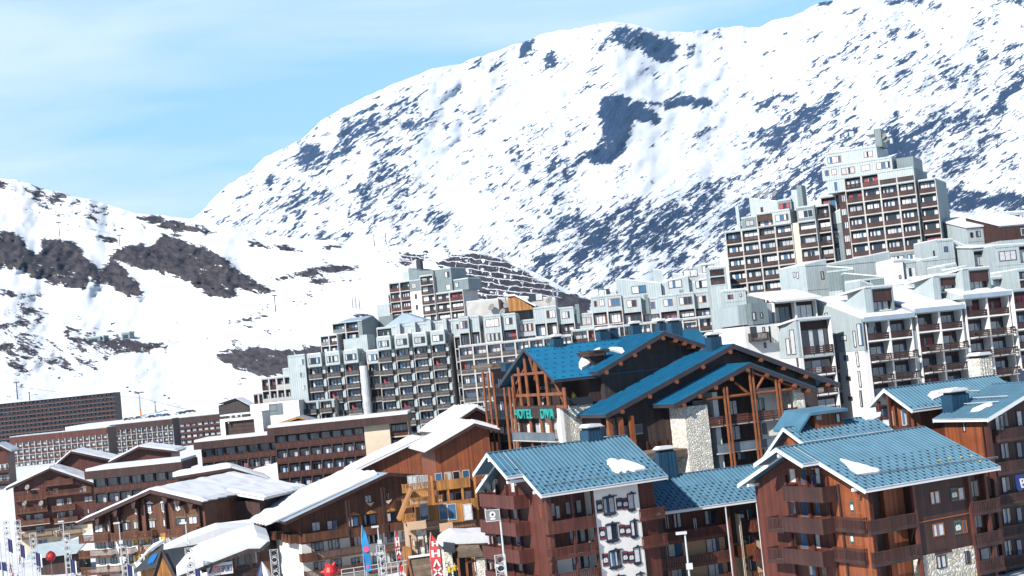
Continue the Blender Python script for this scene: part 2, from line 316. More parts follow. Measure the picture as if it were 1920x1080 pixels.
M_TOP = [(-700, 800, 3400), (100, 520, 3400), (330, 425, 3400), (365, 405, 3400), (385, 390, 3400), (430, 345, 3450), (470, 318, 3500), (500, 292, 3500), (560, 262, 3600), (610, 222, 3650), (650, 200, 3700), (720, 165, 3750), (790, 138, 3800), (865, 118, 3900), (930, 95, 3950), (985, 76, 4000), (1000, 68, 4000), (1025, 60, 4000), (1065, 55, 4000), (1130, 43, 4000), (1160, 42, 4000), (1215, 55, 4050), (1260, 60, 4100), (1300, 62, 4100), (1355, 55, 4200), (1400, 52, 4200), (1465, 38, 4100), (1520, 15, 4000), (1550, 3, 3950), (1620, -25, 3900), (1760, -35, 3800), (1900, -45, 3700), (2100, -110, 3600), (2600, -200, 3500)]
M_BOT = [(-700, 900, 2000), (370, 600, 1900), (900, 640, 1500), (1300, 700, 1050), (1900, 690, 800), (2600, 650, 800)]
M_POLY = [
 ([(1130,178),(1160,176),(1205,190),(1230,212),(1238,232),(1190,226),(1182,255),(1166,288),(1145,308),(1115,312),(1098,298),(1075,312),(1085,290),(1110,280),(1125,262),(1132,240),(1120,212)], 0.60),  # main cliff, with its shadow painted in as dark rock
 ([(1190,182),(1240,190),(1300,178),(1330,185),(1335,200),(1300,200),(1265,203),(1215,197)], 0.55),
 ([(1150,45),(1210,55),(1240,70),(1275,85),(1262,118),(1230,118),(1200,95),(1150,85),(1132,75)], 0.44),
 ([(1320,60),(1355,55),(1352,72),(1325,70)], 0.5), ([(1280,82),(1310,80),(1305,105),(1285,112)], 0.36),
 ([(975,78),(1000,72),(1000,98),(975,108)], 0.5), ([(1025,95),(1045,95),(1045,130),(1020,130)], 0.36), ([(868,118),(910,108),(900,122),(875,126)], 0.5),
 ([(560,266),(612,262),(600,290),(575,322),(560,312)], 0.40), ([(495,330),(520,322),(512,350),(494,352)], 0.4), ([(610,215),(660,195),(655,205),(615,228)], 0.4),
 ([(1298,258),(1325,240),(1355,233),(1330,246),(1315,258)], 0.5), ([(1415,210),(1440,180),(1475,168),(1450,200),(1425,207)], 0.45),
 ([(1600,202),(1650,165),(1700,130),(1725,125),(1690,152),(1640,178),(1610,198)], 0.46), ([(1845,218),(1870,175),(1920,140),(1920,165),(1885,205),(1850,220)], 0.5), ([(1700,402),(1730,362),(1800,350),(1850,358),(1900,360),(1950,372),(1950,405),(1850,392),(1800,398)], 0.44),  # last outline paints the lower right shade as rock
 ([(1880,95),(1920,80),(1920,92),(1890,98)], 0.5), ([(1870,0),(1920,-5),(1920,12),(1895,12)], 0.5), ([(1660,0),(1735,-8),(1730,8),(1670,12)], 0.5), ([(1535,3),(1560,-4),(1560,12),(1540,14)],0.4),
 ([(1470,275),(1505,240),(1510,245),(1478,272)], 0.5), ([(820,478),(900,455),(960,440),(900,470),(830,484)], 0.3), ([(1690,105),(1720,97),(1712,106)],0.5), ([(1680,68),(1715,62),(1712,76)],0.5)]
M_ZONE = [(1460, 232, 330, 26, 24, 0.06), (1640, 300, 330, 30, 20, 0.045), (1180, 330, 60, 40, 20, -0.05), (600, 330, 230, 90, 35, 0.075), (760, 350, 90, 90, 0, 0.05), (700, 420, 300, 60, 10, 0.05), (1100, 450, 230, 80, 20, 0.075), (1010, 300, 90, 110, 20, 0.075), (1250, 450, 260, 80, 20, 0.07), (1480, 340, 240, 70, 25, 0.07), (1500, 240, 90, 30, 35, 0.08), (1750, 280, 250, 120, 25, 0.075), (1850, 100, 160, 80, 20, 0.045), (1600, 80, 160, 60, 25, 0.055), (1480, 200, 90, 50, 40, 0.05), (830, 230, 90, 60, 0, 0.065), (680, 230, 100, 40, 35, 0.05), (1120, 110, 120, 60, 20, 0.03), (950, 190, 120, 50, 0, -0.02), (1100, 400, 40, 90, 40, 0.05),
 (1330, 250, 90, 45, 20, -0.10), (1400, 120, 160, 50, 15, -0.07), (870, 340, 55, 90, 30, -0.09), (1250, 300, 130, 35, 25, -0.10), (960, 400, 60, 30, 20, -0.02)]
terrain_layer('mountain', list(range(-700, 2601, 5)), M_TOP, M_BOT, 140, 1.25, M_POLY, M_ZONE, -0.19, 'mountain', 6.0, disp=0.022)
H_TOP = [(-700, 200, 1900), (-200, 290, 1850), (0, 335, 1800), (45, 339, 1800), (75, 352, 1800), (150, 370, 1750), (200, 381, 1750), (250, 398, 1700), (300, 403, 1700), (360, 410, 1650), (420, 425, 1600), (480, 437, 1600), (560, 447, 1550), (620, 450, 1500), (700, 461, 1450), (760, 462, 1400), (820, 465, 1350), (880, 468, 1300), (920, 478, 1250), (960, 490, 1200), (1010, 515, 1100), (1060, 541, 1020), (1110, 562, 950), (1200, 605, 800), (1400, 640, 700), (2200, 640, 700)]
H_BOT = [(-700, 930, 1000), (0, 850, 1000), (400, 812, 1000), (600, 770, 640), (700, 750, 480), (1100, 690, 430), (1500, 680, 430), (2200, 660, 430)]
H_POLY = [
 ([(-60,430),(25,433),(50,450),(70,476),(78,445),(110,445),(142,455),(165,480),(187,500),(207,494),(228,494),(250,520),(273,548),(258,562),(230,552),(200,536),(165,538),(172,550),(130,545),(90,532),(60,520),(30,506),(-60,500)], 0.75),
 ([(205,474),(240,458),(285,455),(305,440),(330,440),(360,455),(400,470),(430,490),(470,520),(500,535),(522,548),(490,551),(445,546),(447,560),(420,562),(370,543),(355,530),(300,510),(240,500),(207,484)], 0.75),
 ([(243,402),(300,404),(340,420),(380,429),(386,438),(350,438),(310,430),(280,420),(255,412)], 0.6), ([(-60,320),(12,340),(37,361),(20,359),(-60,345)], 0.6),
 ([(163,442),(200,438),(228,446),(222,455),(190,453)], 0.55), ([(470,458),(515,453),(575,470),(570,476),(510,468)], 0.6), ([(603,459),(640,462),(630,467),(605,465)], 0.5),
 ([(508,520),(560,510),(582,498),(620,497),(695,500),(690,505),(620,512),(560,524),(515,529)], 0.6), ([(540,530),(600,524),(690,522),(640,531),(560,533)], 0.55),
 ([(-60,530),(30,548),(65,556),(20,560),(-60,552)], 0.5), ([(60,545),(100,552),(70,556)], 0.5), ([(0,572),(25,574),(5,580)], 0.4), ([(400,665),(440,655),(500,648),(560,652),(620,640),(640,665),(560,680),(530,705),(480,708),(440,692),(415,682)], 0.34),
 ([(415,604),(470,595),(505,592),(480,600),(430,608)], 0.45), ([(417,600),(440,598),(435,604)],0.5), ([(205,632),(235,634),(270,640),(330,642),(300,648),(280,662),(230,655)], 0.30), ([(150,632),(165,628),(165,638)], 0.4),
 ([(140,398),(175,402),(205,418),(225,428),(195,420),(165,412)], 0.42), ([(80,390),(120,400),(160,420),(120,410)], 0.34), ([(360,545),(440,545),(470,555),(440,562),(390,553)], 0.5), ([(648,590),(700,585),(702,595),(660,597)],0.5), ([(738,482),(770,476),(810,468),(800,475),(760,487)],0.5),
 ([(815,490),(850,474),(900,472),(950,490),(1010,520),(1060,545),(1112,564),(1100,600),(1000,605),(940,600),(860,600),(840,560),(835,520)], 0.80), ([(725,492),(780,478),(820,486),(770,500)], 0.7), ([(800,470),(870,466),(885,474),(860,476)], 0.5), ([(810,472),(850,478),(840,484)],0.4)]
H_ZONE = [(120, 380, 160, 40, -18, 0.07), (60, 580, 120, 40, -10, 0.05), (520, 620, 200, 50, 0, 0.05), (620, 520, 140, 60, 0, 0.045), (180, 640, 90, 20, -5, 0.09), (60, 640, 200, 60, -20, 0.085), (70, 700, 220, 60, -15, 0.075), (280, 655, 130, 40, -10, 0.085), (560, 690, 110, 60, -10, 0.10), (430, 720, 60, 60, -10, 0.05), (560, 600, 90, 30, 0, 0.03), (200, 410, 120, 30, -18, 0.06), (60, 360, 90, 30, -20, 0.04), (770, 470, 130, 20, 0, 0.03),
 (310, 600, 60, 170, 0, -0.15), (340, 640, 70, 120, 20, -0.15), (230, 730, 160, 45, -5, -0.08)]
FENCE = [(700,460),(840,462),(950,488),(1010,520),(1060,545),(1020,600),(860,620),(820,560),(720,520)]
terrain_layer('hills', list(range(-700, 2201, 5)), H_TOP, H_BOT, 110, 1.0, H_POLY, H_ZONE, -0.33, 'hill', 3.0, fence=FENCE, disp=0.012)
# ---- village ground: one sheet through the feet of the buildings
G_PTS = [(60,1060,268),(150,1085,240),(270,1090,235),(100,1035,305),(500,1090,250),(700,1090,225),(1000,1110,160),(1500,1200,130),(1350,1200,140),(1180,1160,140),(1900,1120,128),
         (1300,1150,170),(1600,795,205),(1900,760,205),(1900,600,260),(1620,540,292),(1400,590,300),(1200,705,282),(1000,800,240),(700,815,330),(800,640,412),(660,650,425),(560,850,300),
         (300,950,300),(50,905,480),(50,872,650),(300,842,800),(50,845,900),(1250,640,420),(1700,560,420),(500,850,420),(350,885,420),(200,905,450),(450,870,360)]
gp = [P(*q) for q in G_PTS] + [Vector((-500, 900, -30)), Vector((0, 900, -35)), Vector((600, 900, -30)), Vector((1200, 700, -10)), Vector((-1200, 700, -30)), Vector((0, 20, -30)), Vector((-300, 50, -30)), Vector((300, 50, -30)), Vector((0, 1600, -60)), Vector((1500, 1600, -60)), Vector((-1500, 1600, -60)), Vector((200, 600, -5)), Vector((-60, 560, -22))]
gx = np.array([[p.x, p.y] for p in gp]); gz = np.array([p.z for p in gp])
def ground_z(x, y):
    d2 = (gx[:, 0]-x)**2+(gx[:, 1]-y)**2+16.0; wt = 1/d2**1.6; return float((wt*gz).sum()/wt.sum())
def make_ground():
    xs = np.concatenate([np.linspace(-2500, -260, 24), np.linspace(-250, 250, 150), np.linspace(260, 2500, 24)])
    ys = np.concatenate([np.linspace(-400, 90, 14), np.linspace(95, 520, 150), np.linspace(530, 2500, 40)])
    vs = []
    for y in ys:
        for x in xs:
            z = ground_z(x, y)
            if 95 < y < 520 and abs(x) < 250: z += 0.5*noise.fractal(Vector((x/14, y/14, 0)), 0.9, 2, 4)
            vs.append((x, y, z))
    nc = len(xs); fs = [(i*nc+j, i*nc+j+1, (i+1)*nc+j+1, (i+1)*nc+j) for i in range(len(ys)-1) for j in range(nc-1)]
    me = bpy.data.meshes.new('ground'); me.from_pydata(vs, [], fs); me.materials.append(MAT['snow']); me.polygons.foreach_set('use_smooth', [True]*len(fs))
    tag(link('ground', me), kind='structure')
make_ground()
# ================================================================ building kit
MESHES = {}
def cached(key, fn):
    if key not in MESHES: MESHES[key] = fn().mesh(key[0])
    return MESHES[key]
def window_mb(w, h, panes, frame, var, style='glass'):
    m = MB(); t = 0.07 if w < 2.4 else 0.09; rnd = random.Random(str((round(w, 1), round(h, 1), panes, var)))
    m.box(-w/2, -w/2+t, -0.07, 0.02, 0, h, frame); m.box(w/2-t, w/2, -0.07, 0.02, 0, h, frame)
    m.box(-w/2+t, w/2-t, -0.07, 0.02, 0, t, frame); m.box(-w/2+t, w/2-t, -0.07, 0.02, h-t, h, frame)
    pw = (w-2*t)/panes
    for i in range(panes):
        a = -w/2+t+i*pw; g = style if rnd.random() < 0.6 else 'glass_sky'
        if i: m.box(a-0.035, a+0.035, -0.06, 0.02, t, h-t, frame)
        m.box(a+0.035, a+pw-0.035, -0.02, 0.01, t, h-t, g)
        r = rnd.random(); c = 'curtain_red' if var == 5 else 'curtain'
        if r < 0.52: m.box(a+0.05, a+pw-0.05, -0.026, -0.02, t+0.02, h-t, c)
        elif r < 0.72: f = rnd.uniform(0.3, 0.6); m.box(a+0.05, a+0.05+pw*f, -0.026, -0.02, t+0.02, h-t, c)
    return m
def balcony_mb(w, d, h, style, mt, slab='concrete'):
    m = MB(); m.box(-w/2, w/2, -d, -0.002, -0.16, 0, slab)
    if style == 'panel':      # solid horizontal boards
        n = max(2, int(round(h/0.27))); bh = h/n
        for i in range(n):
            z0 = i*bh+0.02
            m.box(-w/2, w/2, -d-0.04, -d, z0, z0+bh-0.03, mt)
            m.box(-w/2-0.04, -w/2, -d-0.04, 0, z0, z0+bh-0.03, mt); m.box(w/2, w/2+0.04, -d-0.04, 0, z0, z0+bh-0.03, mt)
        m.box(-w/2-0.06, w/2+0.06, -d-0.09, -d+0.02, h, h+0.06, mt)
    elif style == 'flat':
        m.box(-w/2, w/2, -d-0.05, -d, -0.2, h, mt); m.box(-w/2-0.05, -w/2, -d-0.05, 0, -0.2, h, mt); m.box(w/2, w/2+0.05, -d-0.05, 0, -0.2, h, mt)
    elif style == 'bars':
        for (x0, x1, y0, y1) in ((-w/2, w/2, -d-0.05, -d), (-w/2-0.05, -w/2, -d-0.05, 0), (w/2, w/2+0.05, -d-0.05, 0)):
            m.box(x0, x1, y0, y1, h-0.12, h, mt); m.box(x0, x1, y0, y1, 0.02, 0.14, mt); m.box(x0, x1, y0, y1, -0.22, -0.02, mt)
            L = max(x1-x0, y1-y0); n = max(2, int(L/0.21))
            for i in range(n):
                if x1-x0 > y1-y0: a = x0+(i+0.5)*L/n; m.box(a-0.065, a+0.065, y0+0.01, y1-0.01, 0.14, h-0.12, mt)
                else: a = y0+(i+0.5)*L/n; m.box(x0+0.01, x1-0.01, a-0.065, a+0.065, 0.14, h-0.12, mt)
    elif style == 'slats':    # open horizontal rails with board panels between
        n = max(1, int(w/1.6)); pw = w/n
        for i in range(n):
            a = -w/2+i*pw; m.box(a, a+0.1, -d-0.08, -d, -0.25, h, mt)
            for k in range(4): m.box(a+0.1, a+pw, -d-0.04, -d, 0.02+k*h/4, 0.02+k*h/4+(h/4-0.05 if i % 2 == 0 else h/4-0.15), mt)
        m.box(w/2-0.1, w/2, -d-0.08, -d, -0.25, h, mt)
        m.box(-w/2-0.05, -w/2, -d, 0, h-0.3, h, mt); m.box(w/2, w/2+0.05, -d, 0, h-0.3, h, mt)
    elif style == 'glass':
        m.box(-w/2, w/2, -d-0.02, -d, 0.05, h-0.06, 'glass_clear'); m.box(-w/2, w/2, -d-0.05, -d+0.02, h-0.06, h, 'steel')
    return m
def shutter_mb(w, h, mt):
    m = MB(); m.box(-w/2, w/2, -0.06, 0, 0, h, mt); m.box(-w/2+0.05, w/2-0.05, -0.075, -0.06, h*0.08, h*0.12, 'banner_red'); m.box(-w/2+0.05, w/2-0.05, -0.075, -0.06, h*0.88, h*0.92, 'banner_red')
    c = [(-0.2, 0.30), (0.2, 0.30), (0.23, 0.52), (0.1, 0.68), (0, 0.60), (-0.1, 0.68), (-0.23, 0.52)]
    m.prism([(a*w/0.62, b*h) for a, b in c], 'y', -0.085, -0.06, 'banner_white')
    m.prism([(0.07*w*math.cos(k), 0.46*h+0.07*w*math.sin(k)) for k in [i*math.pi/4 for i in range(8)]], 'y', -0.095, -0.085, 'banner_red')
    return m
class Trim:
    def __init__(s, b): s.b = b; s.items = []
    def _n(s, m, k, a):
        mt = a[-1] if isinstance(a[-1], str) else m
        name = 'beam'
        if k == 'box' and abs(a[5]-a[4]) > 2*max(abs(a[1]-a[0]), abs(a[3]-a[2])): name = 'post'
        if mt in ('shutter_navy', 'frame_white', 'needles_dry', 'cream') or (k == 'prism' and mt == 'wood_honey'): name = 'window_surround'
        if k == 'tube': name = 'purlin'
        if mt == 'fascia_white': name = 'purlin'
        if mt == 'paint_blue': name = 'roof_glazing'
        return name
    def _add(s, k, a):
        m = MB(); getattr(m, k)(*a); s.items.append((s._n(m, k, a), m))
    def box(s, *a): s._add('box', a)
    def prism(s, *a): s._add('prism', a)
    def beam(s, *a): s._add('beam', a)
    def tube(s, *a): s._add('tube', a)
    def hexa(s, *a): s._add('hexa', a)
class Bld:
    def __init__(s, name, label, cat, u, v, Y, yaw, H, group=None):
        s.top = P(u, v, Y); s.H = H; s.yaw = R(yaw)
        s.root = empty(name, s.top-Vector((0, 0, H)), s.yaw); tag(s.root, label, cat, group)
        s.Rm = Matrix.Rotation(-s.yaw, 3, 'Z'); s.o = Vector(s.root.location); s.cnt = {}; s.rest = {}
        s.wall = MB(); s.slab = MB(); s.roofm = MB(); s.snowm = MB(); s.trim = Trim(s)
    def hit(s, u, v, p0, n):
        d = s.Rm @ ray(u, v); c = s.Rm @ (-s.o); p0 = Vector(p0); n = Vector(n)
        return c + d*((p0-c).dot(n)/d.dot(n))
    def F(s, u, v, y=0.0):
        q = s.hit(u, v, (0, y, 0), (0, 1, 0)); return q.x, q.z
    def Lf(s, u, v, x=0.0):
        q = s.hit(u, v, (x, 0, 0), (1, 0, 0)); return q.y, q.z
    def put(s, name, me, loc, rz=0.0, limit=100):
        k = s.cnt.get(name, 0); s.cnt[name] = k+1
        if k < limit: return link(name, me, s.root, loc, rz)
        s.rest.setdefault(name, []).append((me, Matrix.Translation(loc) @ Matrix.Rotation(rz, 4, 'Z'))); return None
    def win(s, face, a, z, w, h, panes=2, frame='frame_brown', at=0.0, style='glass', red=False):
        w = round(w*5)/5 or 0.4; h = round(h*5)/5 or 0.6
        var = 5 if red else random.randrange(4)
        me = cached(('window', w, h, panes, frame, var, style), lambda: window_mb(w, h, panes, frame, var, style))
        return s.put('window', me, *s.pose(face, a, z, at))
    def pose(s, face, a, z, at):
        if face == 'F': return (a, at-0.004, z), 0.0
        if face == 'L': return (at-0.004, a, z), R(-90)
        return (at+0.004, a, z), R(90)
    def bal(s, face, a, z, w, d, h=1.0, style='panel', mt='wood_brown', at=0.0, slab='concrete'):
        w = round(w, 1); d = round(d, 1)
        me = cached(('balcony', w, d, h, style, mt, slab), lambda: balcony_mb(w, d, h, style, mt, slab))
        return s.put('balcony', me, *s.pose(face, a, z, at))
    def shut(s, face, a, z, w, h, mt='shutter_navy', at=0.0):
        w = round(w, 1); h = round(h, 1)
        return s.put('shutter', cached(('shutter', w, h, mt), lambda: shutter_mb(w, h, mt)), *s.pose(face, a, z, at))
    # window from a pixel box on the front (F) or left (L) face
    def winpx(s, face, x0, y0, x1, y1, panes=2, frame='frame_brown', at=0.0, red=False, style='glass'):
        f = s.F if face == 'F' else s.Lf
        a0, z0 = f((x0+x1)/2, y1, at); _, z1 = f((x0+x1)/2, y0, at); b0, _ = f(x0, (y0+y1)/2, at); b1, _ = f(x1, (y0+y1)/2, at)
        return s.win(face, a0, z0, abs(b1-b0), z1-z0, panes, frame, at, style, red)
    def balpx(s, face, x0, y0, x1, y1, d=1.4, h=1.0, style='bars', mt='wood_brown', at=0.0, slab='concrete'):
        # pixel box of the balcony FRONT (which stands d in front of the face)
        f = s.F if face == 'F' else s.Lf
        q = at-d; a0, z0 = f((x0+x1)/2, y1, q); b0, _ = f(x0, (y0+y1)/2, q); b1, _ = f(x1, (y0+y1)/2, q)
        return s.bal(face, (b0+b1)/2, z0, abs(b1-b0), d, h, style, mt, at, slab)
    def shutpx(s, face, x0, y0, x1, y1, mt='shutter_navy', at=0.0):
        f = s.F if face == 'F' else s.Lf
        a0, z0 = f((x0+x1)/2, y1, at); _, z1 = f((x0+x1)/2, y0, at); b0, _ = f(x0, (y0+y1)/2, at); b1, _ = f(x1, (y0+y1)/2, at)
        return s.shut(face, a0, z0, abs(b1-b0), z1-z0, mt, at)
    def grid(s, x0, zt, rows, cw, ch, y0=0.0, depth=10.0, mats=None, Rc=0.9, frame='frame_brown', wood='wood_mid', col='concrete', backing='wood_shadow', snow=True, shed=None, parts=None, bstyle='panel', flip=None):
        nr = len(rows); nc = max(len(r) for r in rows); rows = [r.ljust(nc) for r in rows]; mats = mats or 'metal_light'
        for r, row in enumerate(rows):
            z1 = zt-r*ch; z0 = z1-ch; wm = mats if isinstance(mats, str) else mats[min(r, len(mats)-1)]
            c = 0
            while c < nc:      # bodies in runs
                if row[c] == ' ': c += 1; continue
                e = c
                while e < nc and row[e] != ' ': e += 1
                s.wall.box(x0+c*cw, x0+e*cw, y0+Rc, y0+depth, z0, z1, wm)
                c = e
            for c in range(nc):
                ch_ = row[c]; xa = x0+c*cw; xb = xa+cw; xm = (xa+xb)/2
                if ch_ == ' ': continue
                if ch_ in '#wWstv':
                    s.wall.box(xa, xb, y0, y0+Rc, z0, z1, wm)
                    if ch_ == 'w': s.win('F', xm, z0+ch*0.3, cw*0.5, ch*0.45, 2, frame, y0, red=random.random() < 0.06)
                    if ch_ == 'W': s.win('F', xm, z0+ch*0.25, cw*0.78, ch*0.52, 3, frame, y0, red=random.random() < 0.06)
                    if ch_ == 's': s.win('F', xm, z0+ch*0.4, cw*0.24, ch*0.3, 1, frame, y0)
                    if ch_ == 't': s.win('F', xm, z0+ch*0.1, cw*0.2, ch*0.75, 1, frame, y0)
                    if ch_ == 'v': s.win('F', xm-cw*0.22, z0+ch*0.35, cw*0.2, ch*0.4, 1, frame, y0); s.win('F', xm+cw*0.2, z0+ch*0.35, cw*0.3, ch*0.45, 2, frame, y0)
                else:
                    # recess: side columns, slab, lintel
                    s.slab.box(xa, xa+0.16, y0, y0+Rc, z0, z1, col); s.slab.box(xb-0.16, xb-0.002, y0, y0+Rc, z0, z1, col)
                    s.slab.box(xa+0.16, xb-0.16, y0, y0+Rc, z0, z0+0.22, col)
                    if r == 0 or rows[r-1][c] in '#wWstv ': s.slab.box(xa+0.16, xb-0.16, y0, y0+Rc, z1-0.22, z1, wm)
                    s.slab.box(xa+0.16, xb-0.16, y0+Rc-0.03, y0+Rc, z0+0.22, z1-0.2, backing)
                    ww = cw-0.5
                    if ch_ in 'oO': s.win('F', xm, z0+0.3, ww, ch*0.68, 3 if cw > 3 else 2, frame, y0+Rc-0.03, red=random.random() < 0.08)
                    if ch_ == 'o': s.bal('F', xm, z0+0.24, cw-0.34, 0.3, 0.95, bstyle, random.choice([wood, wood, 'wood_shadow']) if wood != 'wood_grey' else wood, y0+0.36, slab=col)
                    if ch_ == 'p': s.win('F', xm, z0+ch*0.36, ww, ch*0.52, 4 if cw > 3 else 3, frame, y0+Rc-0.03, red=random.random() < 0.03); s.bal('F', xm, z0+0.24, cw-0.34, 0.5, 0.92, bstyle, wood, y0+0.5, slab=col)
                    if ch_ == 'x': s.slab.box(xa+0.16, xb-0.16, y0+0.2, y0+Rc-0.03, z0+ch*0.45, z1-0.22, 'wood_brown'); s.win('F', xm, z0+0.25, ww*0.9, ch*0.4, 3, frame, y0+Rc-0.03)
                    if ch_ == 'j': s.win('F', xm-cw*0.10, z0+ch*0.36, ww*0.66, ch*0.55, 3, frame, y0+Rc-0.03, red=random.random() < 0.12); s.bal('F', xm-cw*0.08, z0+0.24, cw*0.74, 0.9, 1.0, bstyle, wood, y0+0.1, slab=col); s.slab.box(xb-cw*0.2, xb-0.17, y0-0.35, y0+Rc-0.04, z0+ch*0.42, z1-0.01, 'metal_light'); s.slab.box(xb-cw*0.17, xb-0.18, y0-0.25, y0+Rc-0.04, z0+0.23, z0+ch*0.42-0.01, 'wood_dark')  # dark block paints the black, shaded gap beside each balcony
                if r == 0 or rows[r-1][c] == ' ':
                    hs = 0.28
                    if snow: s.snowm.box(xa+(0.12 if c == 0 or rows[r][c-1] == ' ' else -0.02), xb-(0.12 if c == nc-1 or rows[r][c+1] == ' ' else -0.02) , y0+0.15, y0+depth-0.1, z1+0.002, z1+hs+0.03*(c % 3), 'snow')
                    s.slab.box(xa, xb-0.002, y0-0.08, y0+0.14, z1-0.1, z1+0.22, 'metal_light')
        if s.slab.f: s.slab.build('floor_slab', s.root); s.slab = MB()
        if s.wall.f: s.wall.build('wall', s.root); s.wall = MB()
        return s
    def shedbox(s, x0, x1, y0, y1, z0, zl, zr, m='metal_light', snow=True, axis='y'):
        # box with a single-pitch roof: height zl at x0 and zr at x1 (axis 'y'), or front/back (axis 'x')
        if axis == 'y': s.wall.prism([(x0, z0), (x1, z0), (x1, zr), (x0, zl)], 'y', y0, y1, m)
        else: s.wall.prism([(y0, z0), (y1, z0), (y1, zr), (y0, zl)], 'x', x0, x1, m)
        if snow:
            e = 0.06; t = 0.22
            if axis == 'y': s.snowm.prism([(x0+e, zl+0.01), (x1-e, zr+0.01), (x1-e, zr+t), (x0+e, zl+t)], 'y', y0+e, y1-e, 'snow')
            else: s.snowm.prism([(y0+e, zl+0.01), (y1-e, zr+0.01), (y1-e, zr+t), (y0+e, zl+t)], 'x', x0+e, x1-e, 'snow')
    # ---- gable roof from three outline points; axis = direction of the ridge
    def gable(s, axis, pl, pa, pr, d0, d1, mt='roof_blue', th=0.18, fascia='fascia_white', fh=0.35, ribs=0.5, guards=(0.45, 1.0), gm='roof_guard', into=None, cover=None, gsp=1.0):
        m = into or s.roofm
        def mk(p, d): return Vector((p[0], d, p[1])) if axis == 'y' else Vector((d, p[0], p[1]))
        for (e, sgn) in ((pl, -1), (pr, 1)):
            if e is None: continue
            A = mk(pa, d0); Bq = mk(pa, d1); C = mk(e, d0); Dq = mk(e, d1)
            sv = (Bq-A).normalized(); tv = (C-A); Lt = tv.length; tv.normalize(); n = sv.cross(tv);
            if n.z < 0: n = -n
            n.normalize(); Ls = (Bq-A).length; T = n*th
            m.hexa([A-T, Bq-T, Dq-T, C-T, A, Bq, Dq, C], mt)
            # fascia boards at both rakes and the eave
            dn = Vector((0, 0, -fh))
            for q, o in ((A, -sv*0.06), (Bq, sv*0.06)):
                c2 = q+tv*Lt; m.hexa([q+dn, q+dn+o, c2+dn+o, c2+dn, q+n*0.03, q+o+n*0.03, c2+o+n*0.03, c2+n*0.03], fascia)
            o = tv*0.06; m.hexa([C+dn*0.7, Dq+dn*0.7, Dq+dn*0.7+o, C+dn*0.7+o, C, Dq, Dq+o, C+o], fascia)
            m.hexa([C+n*0.03-tv*0.02, Dq+n*0.03-tv*0.02, Dq+n*0.03+o*1.6, C+n*0.03+o*1.6, C+n*0.09, Dq+n*0.09, Dq+n*0.09+o*1.6, C+n*0.09+o*1.6], 'steel_white' if fascia == 'fascia_white' else mt)
            if ribs:
                k = int(Ls/ribs)
                for i in range(k+1):
                    p = A+sv*(i*Ls/k); w2 = sv*0.035
                    m.hexa([p-w2+n*0.001, p+w2+n*0.001, p+w2+tv*Lt+n*0.001, p-w2+tv*Lt+n*0.001, p-w2+n*0.1, p+w2+n*0.1, p+w2+tv*Lt+n*0.1, p-w2+tv*Lt+n*0.1], 'roof_rib' if mt == 'roof_blue' else mt)
            if guards:
                r0, r1 = guards; nrow = int((r1-r0)*Lt/(0.62*gsp)); k = int(Ls/ribs) if ribs else int(Ls/0.5)
                for rr in range(nrow):
                    t = r0*Lt+(rr+0.5)*(r1-r0)*Lt/nrow
                    for i in range((rr % 2), k, 2):
                        p = A+sv*((i+0.5)*Ls/k)+tv*t; w2 = sv*(Ls/k*0.36)
                        m.hexa([p-w2+n*0.001, p+w2+n*0.001, p+w2+tv*0.10+n*0.001, p-w2+tv*0.10+n*0.001, p-w2+n*0.085, p+w2+n*0.085, p+w2+tv*0.05+n*0.085, p-w2+tv*0.05+n*0.085], gm)
            if cover:   # snow blanket over the slope, thicker lip at the eave
                nx, ny = 28, 14; k = m.mi('snow'); base = len(m.v)
                for layer in (0, 1):
                    for i in range(nx+1):
                        for j in range(ny+1):
                            f = j/ny; edge = min(i, nx-i, ny-j)
                            ss = Ls*i/nx; tt = Lt*f*(1+cover*0.03*(1 if j == ny else 0)*(1+math.sin(i*2.1)))
                            hh = 0.10 if layer == 0 else 0.10+0.38*cover*(0.35 if edge == 0 else 1)*(1+0.5*noise.noise(Vector((ss*0.45, tt*0.45, s.H))))
                            m.v.append(tuple(A+sv*ss+tv*tt+n*hh))
                W = (nx+1)*(ny+1)
                for i in range(nx):
                    for j in range(ny):
                        q = base+W+i*(ny+1)+j; m.f.append((q, q+1, q+ny+2, q+ny+1)); m.m.append(k)
                rim = [(i, 0) for i in range(nx+1)]+[(nx, j) for j in range(1, ny+1)]+[(i, ny) for i in range(nx-1, -1, -1)]+[(0, j) for j in range(ny-1, 0, -1)]
                for a in range(len(rim)):
                    (i0, j0), (i1, j1) = rim[a], rim[(a+1) % len(rim)]
                    p0 = base+i0*(ny+1)+j0; p1 = base+i1*(ny+1)+j1; m.f.append((p0, p1, p1+W, p0+W)); m.m.append(k)
        if ribs:   # ridge cap
            A = mk(pa, d0); Bq = mk(pa, d1); m.beam(A+Vector((0, 0, 0.06)), Bq+Vector((0, 0, 0.06)), 0.35, 0.08, mt)
        return m
    def gwall(s, axis, pl, pa, pr, d0, d1, mt, drop=0.25, z0=0.0):
        poly = [(pl[0], z0), (pr[0], z0), (pr[0], pr[1]-drop), (pa[0], pa[1]-drop), (pl[0], pl[1]-drop)]
        s.wall.prism(poly, axis, d0, d1, mt)
    def patch(s, pts_px, p0, n, th=0.14, name='snow_patch', mt='snow'):
        n = Vector(n).normalized();
        if n.z < 0: n = -n
        pts = [s.hit(u, v, p0, n) for u, v in pts_px]
        m = MB(); k = m.mi(mt); i = len(pts)
        c = sum(pts, Vector())/i
        m.v = [tuple(p+n*0.03) for p in pts]+[tuple(c+(p-c)*0.93+n*(0.03+th)) for p in pts]
        m.f.append(tuple(range(i, 2*i))); m.m.append(k)
        for j in range(i): m.f.append((j, (j+1) % i, i+(j+1) % i, i+j)); m.m.append(k)
        return m.build(name, s.root)
